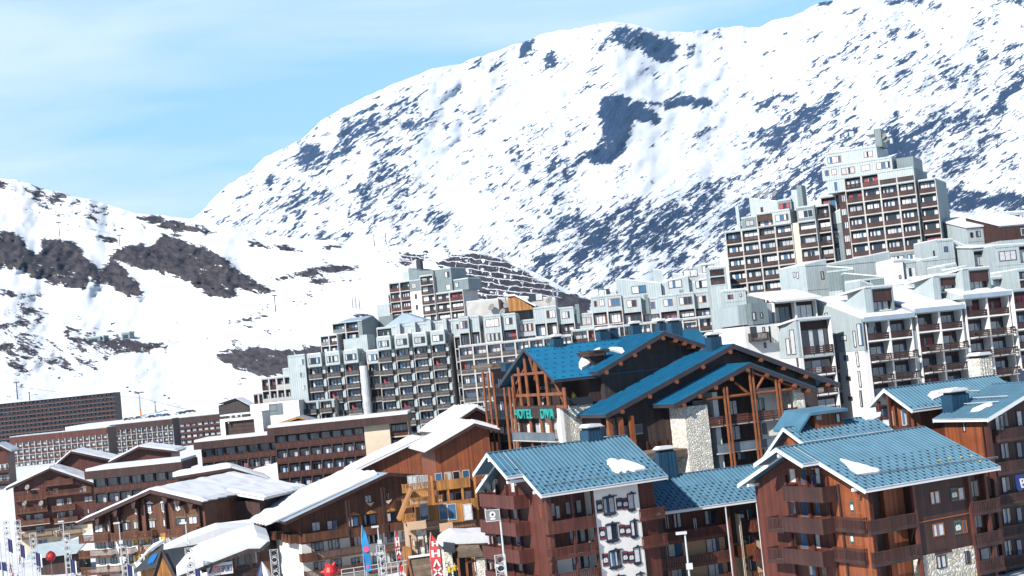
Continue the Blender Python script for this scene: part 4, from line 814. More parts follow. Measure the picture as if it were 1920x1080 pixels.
# ================================================================ the hotel
def c5(x, y): return (900+x/3.31, 560+y/3.31)
def ch1(x, y): return (900+x/6, 620+y/6)
def ch3(x, y): return (1220+x/5.047, 640+y/5.047)
def hotel():
    b = Bld('hotel', 'large hotel with bright blue roofs, dark plank gables, log truss balconies and turquoise lettering', 'hotel', 1040, 712, 184, 21, 24)
    S = 0.40
    # --- hall with the glazed truss gable
    xg = -0.6; pl = b.Lf(*ch1(835, 555), xg); pa = b.Lf(*ch1(490, 200), xg); pr = b.Lf(*ch1(205, 620), xg); x1 = b.hit(*c5(1150, 205), (0, pa[0], 0), (0, 1, 0)).x
    b.gable('x', pr, pa, pl, xg, x1, mt='roof_teal', fascia='fascia_dark', guards=(0.05, 1.0), gsp=2.2, fh=0.45, gm='roof_teal_dark', ribs=0.6)
    sl = (pa[1]-pl[1])/(pa[0]-pl[0]); W = pr[0]
    b.gwall('x', (pl[0]+1, pl[1]+sl), pa, (pr[0]-1, pr[1]+sl), 4.5, 12, 'wood_shadow', 0.4)
    zf = b.Lf(*ch1(700, 860), 0)[1]; zt = b.Lf(*ch1(660, 720), 0)[1]; zs = b.Lf(*ch1(700, 985), 0)[1]
    y_at = lambda X, Y=760: b.Lf(*ch1(X, Y), 0)[0]
    zr = lambda y: pa[1]-abs(y-pa[0])*sl-0.35
    logs = [440, 520, 640, 740, 930, 365]
    m = MB()
    for X in logs:
        y = y_at(X, 500); m = MB(); m.tube([(0, y, 0 if X in (520, 640, 740) else zf-0.3), (0, y, zr(y))], 0.26, 'log', 8); m.build('post', b.root)
    m = MB(); y0, y1 = y_at(940), y_at(360)
    for z in (zt, zf): m.beam((0, y0, z), (0, y1, z), 0.3, 0.38, 'log')
    ztie = b.Lf(*ch1(600, 480), 0)[1]; m.beam((0, pa[0]-(pa[1]-ztie)/sl+0.5, ztie), (0, pa[0]+(pa[1]-ztie)/sl-0.5, ztie), 0.28, 0.34, 'log')
    for (a, c) in (((600, 480), (545, 300)), ((400, 600), (500, 420)), ((930, 800), (840, 600)), ((380, 860), (440, 620)), ((600, 330), (610, 560))):
        p = b.Lf(*ch1(*a), 0); q = b.Lf(*ch1(*c), 0); m.beam((0.1, p[0], p[1]), (0.1, q[0], q[1]), 0.2, 0.22, 'log')
    m.build('truss', b.root)
    for (x0, yt, x1_, yb) in ((500, 760, 545, 850), (585, 760, 640, 845), (700, 740, 770, 840), (800, 700, 920, 830), (660, 620, 800, 660), (480, 560, 600, 640)):
        b.winpx('L', *box2(ch1, x0, yt, x1_, yb), panes=2, at=4.5, frame='steel')
    # --- base: stone tower, white piers, windows behind glass rails, sign beam
    yb0, yb1 = y_at(872, 900), y_at(355, 920)
    b.wall.box(0.5, 12, yb0, yb1, 0, zf-0.2, 'wood_shadow')
    b.wall.box(-0.1, 1.2, yb0-0.9, yb0+0.5, 0, zf-0.1, 'plaster'); b.wall.box(-0.1, 1.2, yb1-1.2, yb1+0.3, 0, zf-0.3, 'stone_pale')
    xs = b.F(*ch1(1278, 900), -0.9)[0]; xq = b.F(*ch1(940, 900), -0.9)[0]
    b.wall.box(xq, xs, yb0-0.9, 8, 0, b.F(*ch1(1100, 838), -0.9)[1], 'stone_pale'); b.wall.box(1.2, xq, yb0-0.86, 4, 0, zf-0.1, 'plaster')
    b.trim.box(-0.35, -0.12, yb0, yb1-1.2, zs, zs+1.7, 'wood_mid')
    for X in (560, 660, 760, 830): b.winpx('L', *box2(c5, 300+(X-560)*0.55, 770, 340+(X-560)*0.55, 880), panes=1, at=0.5)
    zz = b.Lf(*c5(380, 880), -0.3)[1]; b.bal('L', (yb0+yb1-1.2)/2, zz, abs(yb1-1.3-yb0), 1.2, 1.1, 'glass', 'steel', 0.5); b.bal('L', (yb0+yb1-1.2)/2, zz-3.1, abs(yb1-1.3-yb0), 1.2, 1.1, 'glass', 'steel', 0.5)
    b.trim.box(1.3, xs, -0.95, -0.75, zf-0.1, zf+0.9, 'dark_metal')
    # --- dark windowed stair wall
    xw1 = b.F(*ch1(1500, 700), 0)[0]
    b.wall.box(xs, xw1, 0, 9, 0, b.F(*ch1(1380, 440), 0)[1], 'wood_dark')
    for (x, y) in ((1290, 470), (1395, 455), (1305, 672), (1415, 665), (1335, 950), (1340, 960)): b.winpx('F', *box2(ch1, x, y, x+56, y+(90 if y < 500 else 155)), panes=2, at=0, frame='frame_brown')
    b.wall.box(2.2, xs, 3.0, 9, zf-0.1, b.F(*ch1(1100, 540), 3)[1], 'wood_shadow')
    # little dormer stack with shingle caps
    q0 = b.F(*ch1(1245, 380), 1.5); q1 = b.F(*ch1(1430, 380), 1.5); zq = b.F(*ch1(1330, 240), 1.5)[1]
    b.wall.box(q0[0], q1[0], 1.5, 8, q0[1]-3, zq, 'wood_mid'); b.roofm.box(q0[0]-0.4, q0[0]+1.9, 0.9, 8, zq-0.5, zq+0.15, 'wood_mid'); b.roofm.box(q1[0]-1.9, q1[0]+0.3, 0.9, 8, zq-0.2, zq+0.3, 'wood_mid'); b.roofm.box(q0[0]+1.9, q0[0]+2.1, 1.2, 8, zq-3, zq, 'blue_metal')
    # --- the big plank gables
    def wing(al, aa, ar, y, depth, wall, inset=1.3, x_in=None, mtx='roof_teal', rb=0.6):
        P1 = b.F(*al, y); P2 = b.F(*aa, y); P3 = b.F(*ar, y)
        b.gable('y', P1, P2, P3, y, y+depth, mt=mtx, fascia='fascia_dark', guards=(0.0, 1.0), gsp=2.0, gm='roof_teal_dark', fh=0.6, ribs=rb)
        s1 = (P2[1]-P1[1])/(P2[0]-P1[0]); s2 = (P2[1]-P3[1])/(P3[0]-P2[0])
        if wall: b.gwall('y', (P1[0]+inset, P1[1]+inset*s1), P2, (P3[0]-inset, P3[1]+inset*s2), y+1.6, y+depth-0.5, wall, 0.35)
        for t in (0.12, 0.33, 0.54, 0.75, 0.97):       # log purlin ends under the rake
            for (Q, ss) in ((P1, s1), (P3, s2)):
                if t > 0.9 and Q is P3: continue
                xx = Q[0]+(P2[0]-Q[0])*t; zz = Q[1]+(P2[1]-Q[1])*t-0.75
                b.trim.tube([(xx, y-0.15, zz), (xx, y+1.7, zz)], 0.27, 'log', 8)
        return P1, P2, P3, s1, s2
    w2 = wing(ch1(1325, 460), c5(1145, 203), c5(1410, 292), -3.0, 16, 'wood_dark')
    w3 = wing(c5(782, 718), c5(1572, 283), ch3(1790, 400), -10.0, 18, 'wood_dark', inset=2.6)
    for X, Yq in ((1070, 335), (1172, 318)): q = b.F(*c5(X, Yq), -1.45); b.trim.box(q[0], q[0]+1.5, -1.5, -1.41, q[1]-0.3, q[1]+1.5, 'wood_mid')
    # posts and glass-railed rooms under the low end of the middle wing
    q0 = b.F(*c5(795, 740), -9.8); q3 = b.F(*c5(995, 740), -8.4)
    for X in (795, 862, 930): x = b.F(*c5(X, 760), -9.6)[0]; m = MB(); m.box(x, x+0.6, -9.6, -9.0, 0, q0[1]-0.1, 'log'); m.build('post', b.root)
    b.wall.box(q0[0]+0.4, q3[0], -6.6, 0, 0, q0[1], 'wood_shadow')
    for (x, y) in ((825, 735), (890, 735), (955, 735), (955, 870)): b.winpx('F', *box2(c5, x, y, x+36, y+75), panes=2, at=-6.6)
    zz = b.F(*c5(900, 845), -9)[1]; b.bal('F', (q0[0]+q3[0])/2, zz, q3[0]-q0[0], 1.6, 1.1, 'glass', 'steel', -7.2)
    # --- front truss gable
    w4 = wing(c5(1205, 655), ch3(935, 205), ch3(1560, 440), -15.0, 7, None, inset=1.4)
    P1, P2, P3, s1, s2 = w4; yf = -14.2; fx = lambda X, Y=700: b.F(*ch3(X, Y), yf)[0]; fz = lambda X, Y: b.F(*ch3(X, Y), yf)[1]
    zb = 0
    b.gwall('y', (P1[0]+1.8, P1[1]+1.8*s1), P2, (P3[0]-1.5, P3[1]+1.5*s2), yf+3.6, yf+6.5, 'wood_shadow', 0.4)
    b.wall.box(fx(640), fx(660)+0.4, yf+1, yf+3.6, zb, fz(640, 480), 'plaster'); b.wall.box(fx(535), fx(660), yf+3.3, yf+3.6, zb, fz(540, 560), 'concrete'); b.wall.box(fx(1165), fx(1395), yf+3.3, yf+3.6, zb, fz(1165, 440), 'plaster')
    b.wall.box(fx(300)+0.3, fx(545), yf, yf+4, zb, fz(420, 610), 'stone_pale'); b.wall.box(fx(1385), fx(1490), yf+0.4, yf+4, zb, fz(1440, 430), 'stone_pale')
    for (x, y, w_, h_) in ((535, 590, 65, 115), (735, 565, 95, 130), (980, 535, 100, 125), (1225, 505, 95, 110), (560, 830, 65, 130), (755, 805, 100, 130), (1060, 770, 45, 110), (1250, 745, 90, 60), (820, 1040, 80, 80), (1030, 1010, 90, 80)): b.winpx('F', *box2(ch3, x, y, x+w_, y+h_), panes=2, at=yf+3.3, frame='frame_dark')
    xa, xb = fx(548), fx(1400)
    for k, z in enumerate((fz(950, 760), fz(950, 760)-3.4, fz(950, 760)-6.8)):
        if k == 0: b.bal('F', (xa+xb)/2, z, xb-xa, 1.5, 1.15, 'slats', 'wood_rail', yf+1.6)
        else: b.bal('F', (xa+0.8+fx(1240))/2, z, fx(1240)-xa-0.8, 1.5, 1.1, 'glass', 'steel', yf+1.6)
    for (X, yt) in ((705, 430), (945, 260), (1195, 340)):
        m = MB()
        for dx in (-0.22, 0.22): x = fx(X, yt+150)+dx; m.tube([(x, yf-0.4, zb), (x, yf-0.4, fz(X, yt))], 0.17, 'log', 8)
        m.build('post', b.root)
    m = MB()
    for (a, c_) in (((520, 550), (1390, 445)), ((925, 495), (790, 385)), ((985, 480), (1065, 345)), ((950, 290), (1390, 440)), ((1070, 310), (1110, 325))):
        p = b.F(*ch3(*a), yf-0.3); q = b.F(*ch3(*c_), yf-0.3); m.tube([(p[0], yf-0.3, p[1]), (q[0], yf-0.3, q[1])], 0.18, 'log', 8)
    m.build('truss', b.root)
    # terrace roof ledge between wings
    q = b.F(*c5(1010, 960), -13); q2 = b.F(*c5(1320, 930), -13); b.roofm.box(q[0], q2[0], -14, -8.5, q[1]-0.9, q[1], 'shingle'); b.trim.box(q[0], q2[0], -8.6, -8.55, q[1], q[1]+1.0, 'wood_brown')
    for k in range(6): x = q[0]+k*(q2[0]-q[0])/5; b.trim.box(x-0.1, x+0.1, -8.9, -8.6, q[1], q[1]+1.1, 'wood_brown')
    # --- tall posts and balconies left of the hall
    yl = y_at(205, 700)
    for k, X in enumerate((30, 85, 140, 255, 310, 350)):
        yy = -2.0 if k < 3 else 0.5; q = b.hit(*ch1(X, 470), (-0.5, 0, 0), (1, 0, 0)); m = MB(); z1 = q.z if k < 3 else b.hit(*ch1(X, 640), (-0.5, 0, 0), (1, 0, 0)).z
        m.tube([(-0.5, q.y, 0), (-0.5, q.y, z1)], 0.2, 'log', 8); m.build('post', b.root)
    qa = b.hit(*ch1(0, 400), (0, 0, 0), (1, 0, 0)); qb = b.hit(*ch1(210, 400), (0, 0, 0), (1, 0, 0))
    b.wall.box(1.6, 10, yb1+0.3, qa.y, 0, qb.z-0.3, 'wood_mid'); b.roofm.box(-1.2, 10, qb.y-0.3, qa.y+0.5, qb.z-0.1, qb.z+0.5, 'shingle'); b.roofm.box(0.2, 6, qb.y-2.2, qb.y-0.3, qb.z-0.8, qb.z+0.3, 'blue_metal')
    for k in range(4):
        z = b.Lf(*ch1(200, 990), 0)[1]+3.4-k*3.3; b.bal('L', (yb1+qa.y)/2, z, qa.y-yb1-0.6, 1.4, 1.1, 'bars', 'dark_metal', 1.6)
        for t in (0.3, 0.7): b.win('L', yb1+(qa.y-yb1)*t, z+0.1, 1.6, 2.2, 2, 'frame_brown', 1.6)
    b.finish('roof')
    # chimneys with snowy caps
    for (X, Y, w_, h_, yy) in ((478, 300, 1.9, 2.2, pa[0]), (762, 240, 1.9, 1.6, pa[0]+1), (825, 235, 1.5, 1.8, pa[0]+2), (965, 215, 1.9, 2.2, pa[0]+3), (1128, 195, 1.7, 2.0, pa[0]+3), (1208, 215, 2.2, 3.0, 8)):
        q = b.hit(*c5(X, Y), (0, yy, 0), (0, 1, 0)); b.chimney(q.x, q.y, q.z, w_*0.75, h_*0.5, roof=b.roof)
    q = b.hit(*c5(1452, 300), (0, -7, 0), (0, 1, 0)); b.chimney(q.x, q.y, q.z, 1.6, 1.3, roof=b.roof)
    # roof of the rear wing peeping over the ridge
    m = MB(); A = [b.hit(*c5(*t), (0, 16, 0), (0, 1, 0)) for t in ((1240, 270), (1240, 192), (1350, 185), (1420, 262), (1410, 290))]
    m.prism([(p.x, p.z) for p in A], 'y', 16, 17, 'roof_teal'); m.build('rear_roof', b.root)
    A0 = Vector((0, pa[0], pa[1])); n = Vector((1, 0, 0)).cross(Vector((0, pl[0]-pa[0], pl[1]-pa[1])))
    b.patch([ch1(*q) for q in ((1280, 240), (1320, 215), (1360, 208), (1345, 280), (1250, 380), (1200, 420), (1140, 450), (1112, 410), (1110, 370), (1140, 320), (1200, 285))], A0, n, th=0.35)
    b.patch([ch1(*q) for q in ((1440, 225), (1480, 205), (1560, 205), (1620, 215), (1630, 240), (1590, 262), (1520, 245))], Vector((w2[1][0], 0, w2[1][1])), Vector((0, 1, 0)).cross(Vector((w2[0][0]-w2[1][0], 0, w2[0][1]-w2[1][1]))), th=0.3)
    # lettering on the beam
    for txt, X in (('HOTEL', 405), ('DIVA', 700)):
        y, z = b.Lf(*ch1(X, 990), -0.4); o = link('sign_lettering', text_mesh(txt, 3.0, 0.10, 'turquoise', 1.02), b.root, (-0.55, y, z+0.05)); o.rotation_euler = (R(90), 0, R(-90))
        ww = max(v.co.x for v in o.data.vertices); hh = max(v.co.y for v in o.data.vertices); y2 = b.Lf(*ch1(605 if txt == 'HOTEL' else 850, 985), -0.4)[0]
        k = abs(y2-y)/ww; o.scale = (k, 1.25/hh, 1)
    return b
bH = hotel()
# ================================================================ modern apartment blocks
def c1(x, y): return (1340+x/3.31, 240+y/3.31)
def c6(x, y): return (460+x/3.31, 480+y/3.31)
def c7(x, y): return (900+x/3.31, 440+y/3.31)
def dish(b, x, y, z, r=0.6):
    m = MB(); m.tube([(x, y, z-0.6), (x, y, z+0.5)], 0.05, 'steel', 6)
    d = Vector((-0.5, -0.75, 0.45)).normalized(); c = Vector((x, y-0.1, z+0.7)); m.tube([c-d*0.12, c+d*0.02], [r*0.35, r], 'concrete_grey', 14); m.tube([c, c+d*0.55], 0.025, 'steel', 5)
    m.build('satellite_dish', b.root)
def tower_I():
    b = Bld('apartment_tower', 'tallest apartment tower, grey metal top storeys over red brown balconies, against the mountain', 'building', *c1(800, 310), 292, -27, 34)
    H = b.H; cw = 3.55; ch = 2.78; Z = H
    b.grid(-cw, Z+2*ch, ['W#w '], cw, ch, 1.2, 11, 'metal_light', frame='frame_orange')
    b.grid(-cw*1.25, Z+ch, ['vWwW '], cw*1.02, ch, 0.4, 13, 'metal_light', frame='frame_orange')
    b.grid(-cw, Z, ['too##'], cw, ch, 0, 14, 'metal_light', wood='wood_red', frame='frame_white', snow=False)
    b.grid(cw*2, Z, ['pp '], cw, ch, -0.01, 14, 'metal_light', wood='wood_brown', snow=False)
    b.grid(0, Z-ch, ['oppp', 'pppp', 'pppp', 'pppp', 'pppp', 'ppWW', 'pppp', 'pppp', 'pppp', 'pppp'], cw, ch, 0, 14, 'metal_grey', wood='wood_brown', frame='frame_dark', snow=False)
    b.grid(-cw*0.45, Z-ch, ['W', 'W', 'W', 'W', 'W', 'W', 'W', 'W', 'W'], cw*0.45, ch, 0.6, 12, ['wood_brown'], snow=False)
    b.grid(cw*4.05, Z-ch, ['p', 'p', 'p', 'p', 'p', 'p', 'p', 'p'], cw, ch, 1.5, 12, 'metal_grey', wood='wood_brown', frame='frame_dark')
    b.wall.box(cw*3, cw*3.95, 2, 11, Z, Z+ch*0.9, 'metal_grey'); b.wall.box(cw*1.35, cw*1.9, 2.5, 8, Z+3*ch, Z+3*ch+1.0, 'metal_light'); b.wall.box(cw*1.9, cw*2.25, 2.7, 8, Z+2*ch, Z+3*ch+1.0, 'metal_grey')
    b.wall.box(cw*0.55, cw*0.8, 1.0, 2, Z+3*ch, Z+3*ch+1.1, 'metal_light'); b.wall.box(cw*2.85, cw*3, 0.3, 1, Z+2*ch, Z+2*ch+1.0, 'metal_light')
    dish(b, cw*2.4, 3, Z+2*ch+1.4, 0.7); dish(b, cw*2.5, 3, Z+2*ch+0.6, 0.7)
    b.finish(); return b
tower_I()
def tower_J():
    b = Bld('apartment_tower', 'shorter brown balconied tower left of the tallest one, with satellite dishes on its slanted roof', 'building', *c1(62, 648), 302, -25, 30)
    H = b.H; cw = 3.62; ch = 2.84
    b.grid(0, H, ['oopp', 'pppp', 'pppp', 'pppp', 'pppp', 'pppp', 'pppp', 'pppp', 'pppp'], cw, ch, 0, 14, 'metal_light', wood='wood_mid', frame='frame_dark', snow=False)
    b.grid(cw*2, H+ch, ['xW'], cw, ch, -0.3, 12, 'metal_light', frame='frame_orange'); b.grid(cw*0.95, H+ch*0.9, ['w'], cw, ch*0.9, 1.5, 12, 'metal_grey')
    b.shedbox(cw*1.45, cw*3.3, 3, 12, H+ch, H+ch+3.9, H+ch+2.2); b.win('F', cw*2.15, H+ch+0.5, 0.6, 1.1, 1, 'frame_orange', 3); b.grid(cw*3.15, H+ch+2.4, ['W'], cw*0.8, 2.4, 2.5, 7, 'metal_grey', snow=True)
    b.wall.box(cw*3.95, cw*4.35, 3.5, 8, H+ch, H+ch+4.4, 'metal_light'); b.wall.box(cw*4.3, cw*4.6, 3.4, 7, H+ch, H+ch+5.2, 'metal_grey'); b.wall.box(cw*0.72, cw*0.9, 1.0, 1.7, H-0.5, H+5.4, 'metal_light')
    b.wall.box(cw*4, cw*4.35, 0.3, 12, 0, H, 'cream')
    b.grid(cw*4.35, H+ch*1.05, ['W'], cw*1.05, ch*1.05, 0.2, 12, 'metal_grey', frame='frame_white')
    b.grid(cw*4.35, H, ['p']*9, cw*1.05, ch, 0.2, 12, 'metal_grey', wood='wood_brown', frame='frame_white', snow=False)
    b.grid(cw*5.4, H+ch, ['o', 'o', 'o', 'o', 'o', 'o', 'o'], cw*0.8, ch, 1.2, 10, 'wood_dark', wood='wood_shadow')
    b.grid(cw*5.5, H+ch*1.75, ['O'], cw*0.9, ch*1.2, 5, 8, 'metal_light')
    for k in range(3): dish(b, cw*(2.1+k*0.45), 2.9, H+ch+3.9-k*0.2, 0.75)
    b.wall.box(cw*4.9, cw*7.0, 3.5, 9, H-9, H-1.0, 'metal_grey'); b.shedbox(cw*4.9, cw*7.0, 3.4, 9, H-1.1, H-1.0, H+2.2)
    b.win('F', cw*6.1, H-3.6, 2.2, 1.6, 2, 'frame_dark', 3.5)
    b.finish(); return b
tower_J()
def long_K():
    b = Bld('apartment_block', 'long stepped row of pale metal clad flats with dark loggias, running behind the hotel', 'building', *c7(0, 505), 290, -5, 17)
    H = b.H; cw = 3.3; ch = 2.9
    X = lambda px: b.F(*c7(px, 520))[0]; Zt = lambda px, py: b.F(*c7(px, py))[1]
    def seg(px0, px1, ptop, rows, y0=0.0, depth=10, mats='metal_light', n=None, wood='wood_mid', bst='panel'):
        x0, x1 = X(px0), X(px1); n = n or max(len(r) for r in rows); b.grid(x0, Zt(px0, ptop), rows, (x1-x0)/n, ch, y0, depth, mats, wood=wood, frame='frame_orange', bstyle=bst)
    seg(-140, -75, 520, ['W', 'O', 'p'], 0.6); seg(-70, -12, 512, ['#', 'O', 'p'], 1.4)
    seg(20, 130, 512, ['W', 'W', 'p', 'p'], -0.8, 9); seg(135, 222, 500, ['w', 'o', 'p'], -0.1); seg(222, 335, 540, ['W', 'p', 'p'], 1.6, wood='wood_brown')
    seg(335, 480, 462, ['#W', 'OO', 'pp', 'pp'], -0.6); seg(482, 585, 462, ['w', 'o', 'p', 'p'], 0.3); seg(585, 700, 500, ['W', 'O', 'p'], 1.6)
    seg(700, 890, 392, ['vW', 'OO', 'OO', 'pp'], -0.7); seg(892, 1010, 392, ['w', 'O', 'O', 'p'], -0.2); seg(1012, 1122, 402, ['w', 'p', 'p', 'p'], 1.3)
    seg(1122, 1232, 385, ['w', 'O', 'O', 'p'], 0.3); seg(1234, 1342, 372, ['W', 'o', 'o', 'p'], -0.4); seg(1344, 1442, 362, ['w', 'o', 'o', 'p'], 0.6); seg(1444, 1556, 345, ['W', 'o', 'o', 'p'], -0.2)
    seg(-145, 560, 700, ['pppppppp', 'pppppppp', 'pppppppp', 'pppppppp'], -1.8, 10, 'concrete', wood='wood_grey')
    seg(560, 1556, 600, ['pppppppppp', 'pppppppppp', 'pppppppppp'], -0.6, 10, 'concrete')
    # upper tier with sloped roofs
    def up(px0, px1, pt0, pt1, pb, y0, ch_='O', m='metal_light'):
        x0, x1 = b.F(*c7(px0, pb), y0)[0], b.F(*c7(px1, pb), y0)[0]; z0 = b.F(*c7(px0, pb), y0)[1]; zl = b.F(*c7(px0, pt0), y0)[1]; zr = b.F(*c7(px1, pt1), y0)[1]
        b.shedbox(x0, x1, y0, y0+8, z0-4, zl, zr, m)
        if ch_: b.win('F', (x0+x1)/2, z0+0.2, min(3, (x1-x0)*0.5), 1.6, 2, 'frame_brown', y0)
    for q in ((850, 1130, 275, 300, 385, 6, 'O'), (1080, 1140, 215, 222, 300, 9, ''), (1130, 1300, 300, 255, 345, 7, 'O'), (1200, 1420, 245, 245, 280, 11, 'O'), (1300, 1460, 305, 255, 345, 8, 'O'), (1340, 1500, 195, 165, 250, 14, 'O'), (1440, 1540, 215, 195, 330, 10, 'O'), (700, 850, 380, 350, 400, 5, 'O'), (740, 830, 385, 388, 420, 4, '')): up(*q)
    for px, pz in ((495, 505), (1240, 370), (1020, 400), (590, 460)): x, z = b.F(*c7(px, pz), 1); b.wall.box(x, x+0.8, 1.0, 2.4, z-3, z+0.9, 'metal_grey')
    # low roofs with the orange gable and satellite dishes, left end
    for q in ((-80, 120, 420, 400, 480, 8, ''), (110, 300, 395, 400, 440, 14, 'O'), (230, 470, 385, 395, 430, 16, 'O')): up(*q, m='concrete')
    x0, z0 = b.F(*c7(180, 478), 10); x1, z1 = b.F(*c7(330, 462), 10); b.wall.prism([(x0, z0), (x1, z0), (x1, z0+0.4), (x0+1.5, z0+3.2), (x0, z0+3.2)], 'y', 10, 16, 'wood_honey'); b.snowm.prism([(x0, z0+3.2), (x0+1.5, z0+3.2), (x1+0.6, z0+0.45), (x1+0.6, z0+0.8), (x0+1.5, z0+3.6), (x0-0.4, z0+3.6)], 'y', 9.6, 16.4, 'snow')
    for px, py in ((72, 470), (165, 455), (430, 425), (140, 500)): x, z = b.F(*c7(px, py), 7); dish(b, x, 7, z, 0.8)
    b.finish(); return b
long_K()
def complex_L():
    b = Bld('apartment_block', 'wide grey apartment complex with rows of staggered weathered plank balconies at the centre', 'building', *c6(400, 612), 318, -10, 24)
    H = b.H; ch = 2.86
    X = lambda px, py=800: b.F(*c6(px, py))[0]; Z = lambda px, py: b.F(*c6(px, py))[1]
    def bays(px0, px1, py, n, rows, yb=0.0, stag=0.0, top=True):
        x0, x1 = X(px0), X(px1); cw = (x1-x0)/n; zt = Z(px0, py)
        for i in range(n):
            yy = yb+stag*i
            if top:
                a = x0+i*cw; b.wall.box(a+cw*0.08, a+cw*0.86, yy-1.3, yy+8, zt-ch, zt, 'metal_light'); b.snowm.box(a+cw*0.12, a+cw*0.82, yy-1.1, yy+7.5, zt+0.005, zt+0.22, 'snow')
                b.win('F', a+cw*0.47, zt-ch*0.78, cw*0.6, ch*0.52, 3, 'frame_dark', yy-1.3, red=False)
            b.grid(x0+i*cw, zt-(ch if top else 0), ['j']*rows, cw-0.01, ch, yy, 10, 'concrete', wood='wood_grey', col='concrete', backing='wood_dark', snow=False, Rc=0.8, frame='frame_dark')
        b.slab.box(x0+0.2, x1, yb+0.9, yb+10, zt-ch, zt-0.6, 'concrete')
    bays(400, 742, 612, 3, 7, 0, 0.0)
    m = MB(); x = X(755); m.tube([(x, -1.2, 0), (x, -1.2, Z(745, 680))], 0.95, 'steel_white', 14); m.build('stair_tube', b.root)
    bays(765, 862, 590, 1, 7, 0.8)
    bays(845, 1295, 505, 4, 8, -0.6)
    # setback top storeys
    x0, x1 = X(820), X(1410); b.grid(x0, Z(820, 448), ['oWWWWW', '######'], (x1-x0)/6, ch, 3.5, 8, 'metal_light', frame='frame_white')
    for k in range(5): a = x0+(k+1.35)*(x1-x0)/6; b.wall.box(a, a+0.9, 2.3, 9, Z(820, 448)-ch+0.4, Z(820, 448)+0.6, 'metal_light')
    x2, x3 = X(1300), X(1480); b.grid(X(1320), Z(1320, 498), ['OO', 'oo', 'jj', 'jj', 'jj', 'jj', 'jj', 'jj'], (x3-X(1320))/2, ch, 0.5, 9, 'concrete', wood='wood_grey')
    b.grid(x3, Z(1480, 380), ['W', 'W'], X(1600)-x3, ch, 0.2, 9, 'metal_light', frame='frame_white')
    # left wing stepping down
    x4, x5 = X(285), X(392); b.grid(x4, Z(285, 625), ['#W', '#w', '#w', '##', '##', '##'], (x5-x4)/2, ch, -0.8, 9, 'metal_light', frame='frame_white')
    x6 = X(95); b.grid(x6, Z(95, 765), ['oooo', 'oooo', '####'], (x4-x6)/4, ch, 0.5, 9, 'concrete', wood='concrete'); b.grid(X(225), Z(225, 705), ['#'], x4-X(225), ch, 1.5, 6, 'metal_light')
    x7 = X(30); b.grid(x7, Z(30, 860), ['oo', 'oo', '##'], (x6-x7)/2, ch, 1.2, 8, 'concrete', wood='concrete')
    b.wall.box(X(90, 950), X(390, 950), -6, -2, 0, Z(200, 905), 'plaster'); b.win('F', X(230, 940), Z(230, 955), 1.8, 1.4, 1, 'frame_dark', -6); b.wall.box(X(205, 940), X(290, 940), -6.05, -5.9, Z(230, 980), Z(205, 912), 'metal_grey')
    b.grid(X(390, 950), Z(400, 905), ['jj', 'jj'], 3.6, ch, -2.5, 6, 'concrete', wood='wood_grey', snow=False)
    # roof plant boxes and the pale blue low gable
    b.wall.box(X(610), X(715), 3, 9, Z(610, 600), Z(610, 515), 'metal_light'); b.wall.box(X(715), X(760), 3, 9, Z(715, 600), Z(715, 488), 'metal_light')
    x, z = b.F(*c6(870, 445), 10); b.roofm.prism([(x, z), (x+9, z+0.6), (x+9, z+1.0), (x+4.5, z+2.9), (x, z+0.4)], 'y', 10, 18, 'roof_pale')
    b.finish(); return b
complex_L()
def tower_M():
    b = Bld('apartment_tower', 'small distant tower with red brown balconies and a teal shaded side, above the grey complex', 'building', *c6(1030, 100), 405, -26, 22)
    H = b.H; ch = 2.8
    X = lambda px, y=0.0: b.F(*c6(px, 300), y)[0]; Z = lambda px, py, y=0.0: b.F(*c6(px, py), y)[1]
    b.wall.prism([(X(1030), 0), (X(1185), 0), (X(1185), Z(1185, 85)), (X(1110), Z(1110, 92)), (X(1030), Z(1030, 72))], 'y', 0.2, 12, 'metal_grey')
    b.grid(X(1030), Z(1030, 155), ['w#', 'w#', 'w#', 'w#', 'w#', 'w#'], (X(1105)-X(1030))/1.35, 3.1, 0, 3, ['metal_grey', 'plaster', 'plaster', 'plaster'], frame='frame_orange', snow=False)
    b.grid(X(1105), Z(1105, 125), ['o', 'p', 'p', 'p', 'p', 'p', 'p'], X(1188)-X(1105), ch, -0.7, 6, 'concrete', wood='wood_brown', frame='frame_dark', snow=False)
    b.grid(X(1188), Z(1188, 235), ['oo', 'oo', 'oo', 'oo', 'oo'], (X(1360)-X(1188))/2, ch, -0.2, 9, 'concrete', wood='wood_brown', frame='frame_dark')
    b.grid(X(1188), Z(1188, 85), ['#w', '#w'], (X(1290)-X(1188))/2, 3.6, 0.6, 9, 'metal_grey'); b.grid(X(1290), Z(1290, 150), ['w#'], (X(1385)-X(1290))/2, 3.0, 1.2, 8, 'metal_grey')
    b.grid(X(895), Z(895, 170), ['oo', 'pp', 'pp', 'pp', 'pp', 'pp'], (X(1028)-X(895))/2, ch, 0.6, 10, 'concrete', wood='wood_red', frame='frame_dark')
    b.grid(X(868), Z(868, 240), ['o', 'p', 'p'], X(895)-X(868), ch, 2, 8, 'concrete'); b.wall.box(X(970), X(1030), 2, 9, Z(970, 170), Z(985, 95), 'metal_light')
    for px in (1060, 1085): x = X(px, 5); z = Z(px, 60, 5); b.wall.box(x, x+1.4, 5, 6.5, z-2, z+1.6, 'concrete' if px == 1060 else 'dark_metal')
    b.wall.box(X(815, 3), X(935, 3), 3, 10, 0, Z(815, 305, 3), 'metal_light'); b.snowm.box(X(815, 3), X(935, 3), 3, 10, Z(815, 305, 3)+.01, Z(815, 305, 3)+0.5, 'snow')
    b.wall.box(X(855, 0), X(940, 0), -3, 3, 0, Z(855, 378, 0), 'metal_grey')
    b.finish(); return b
tower_M()
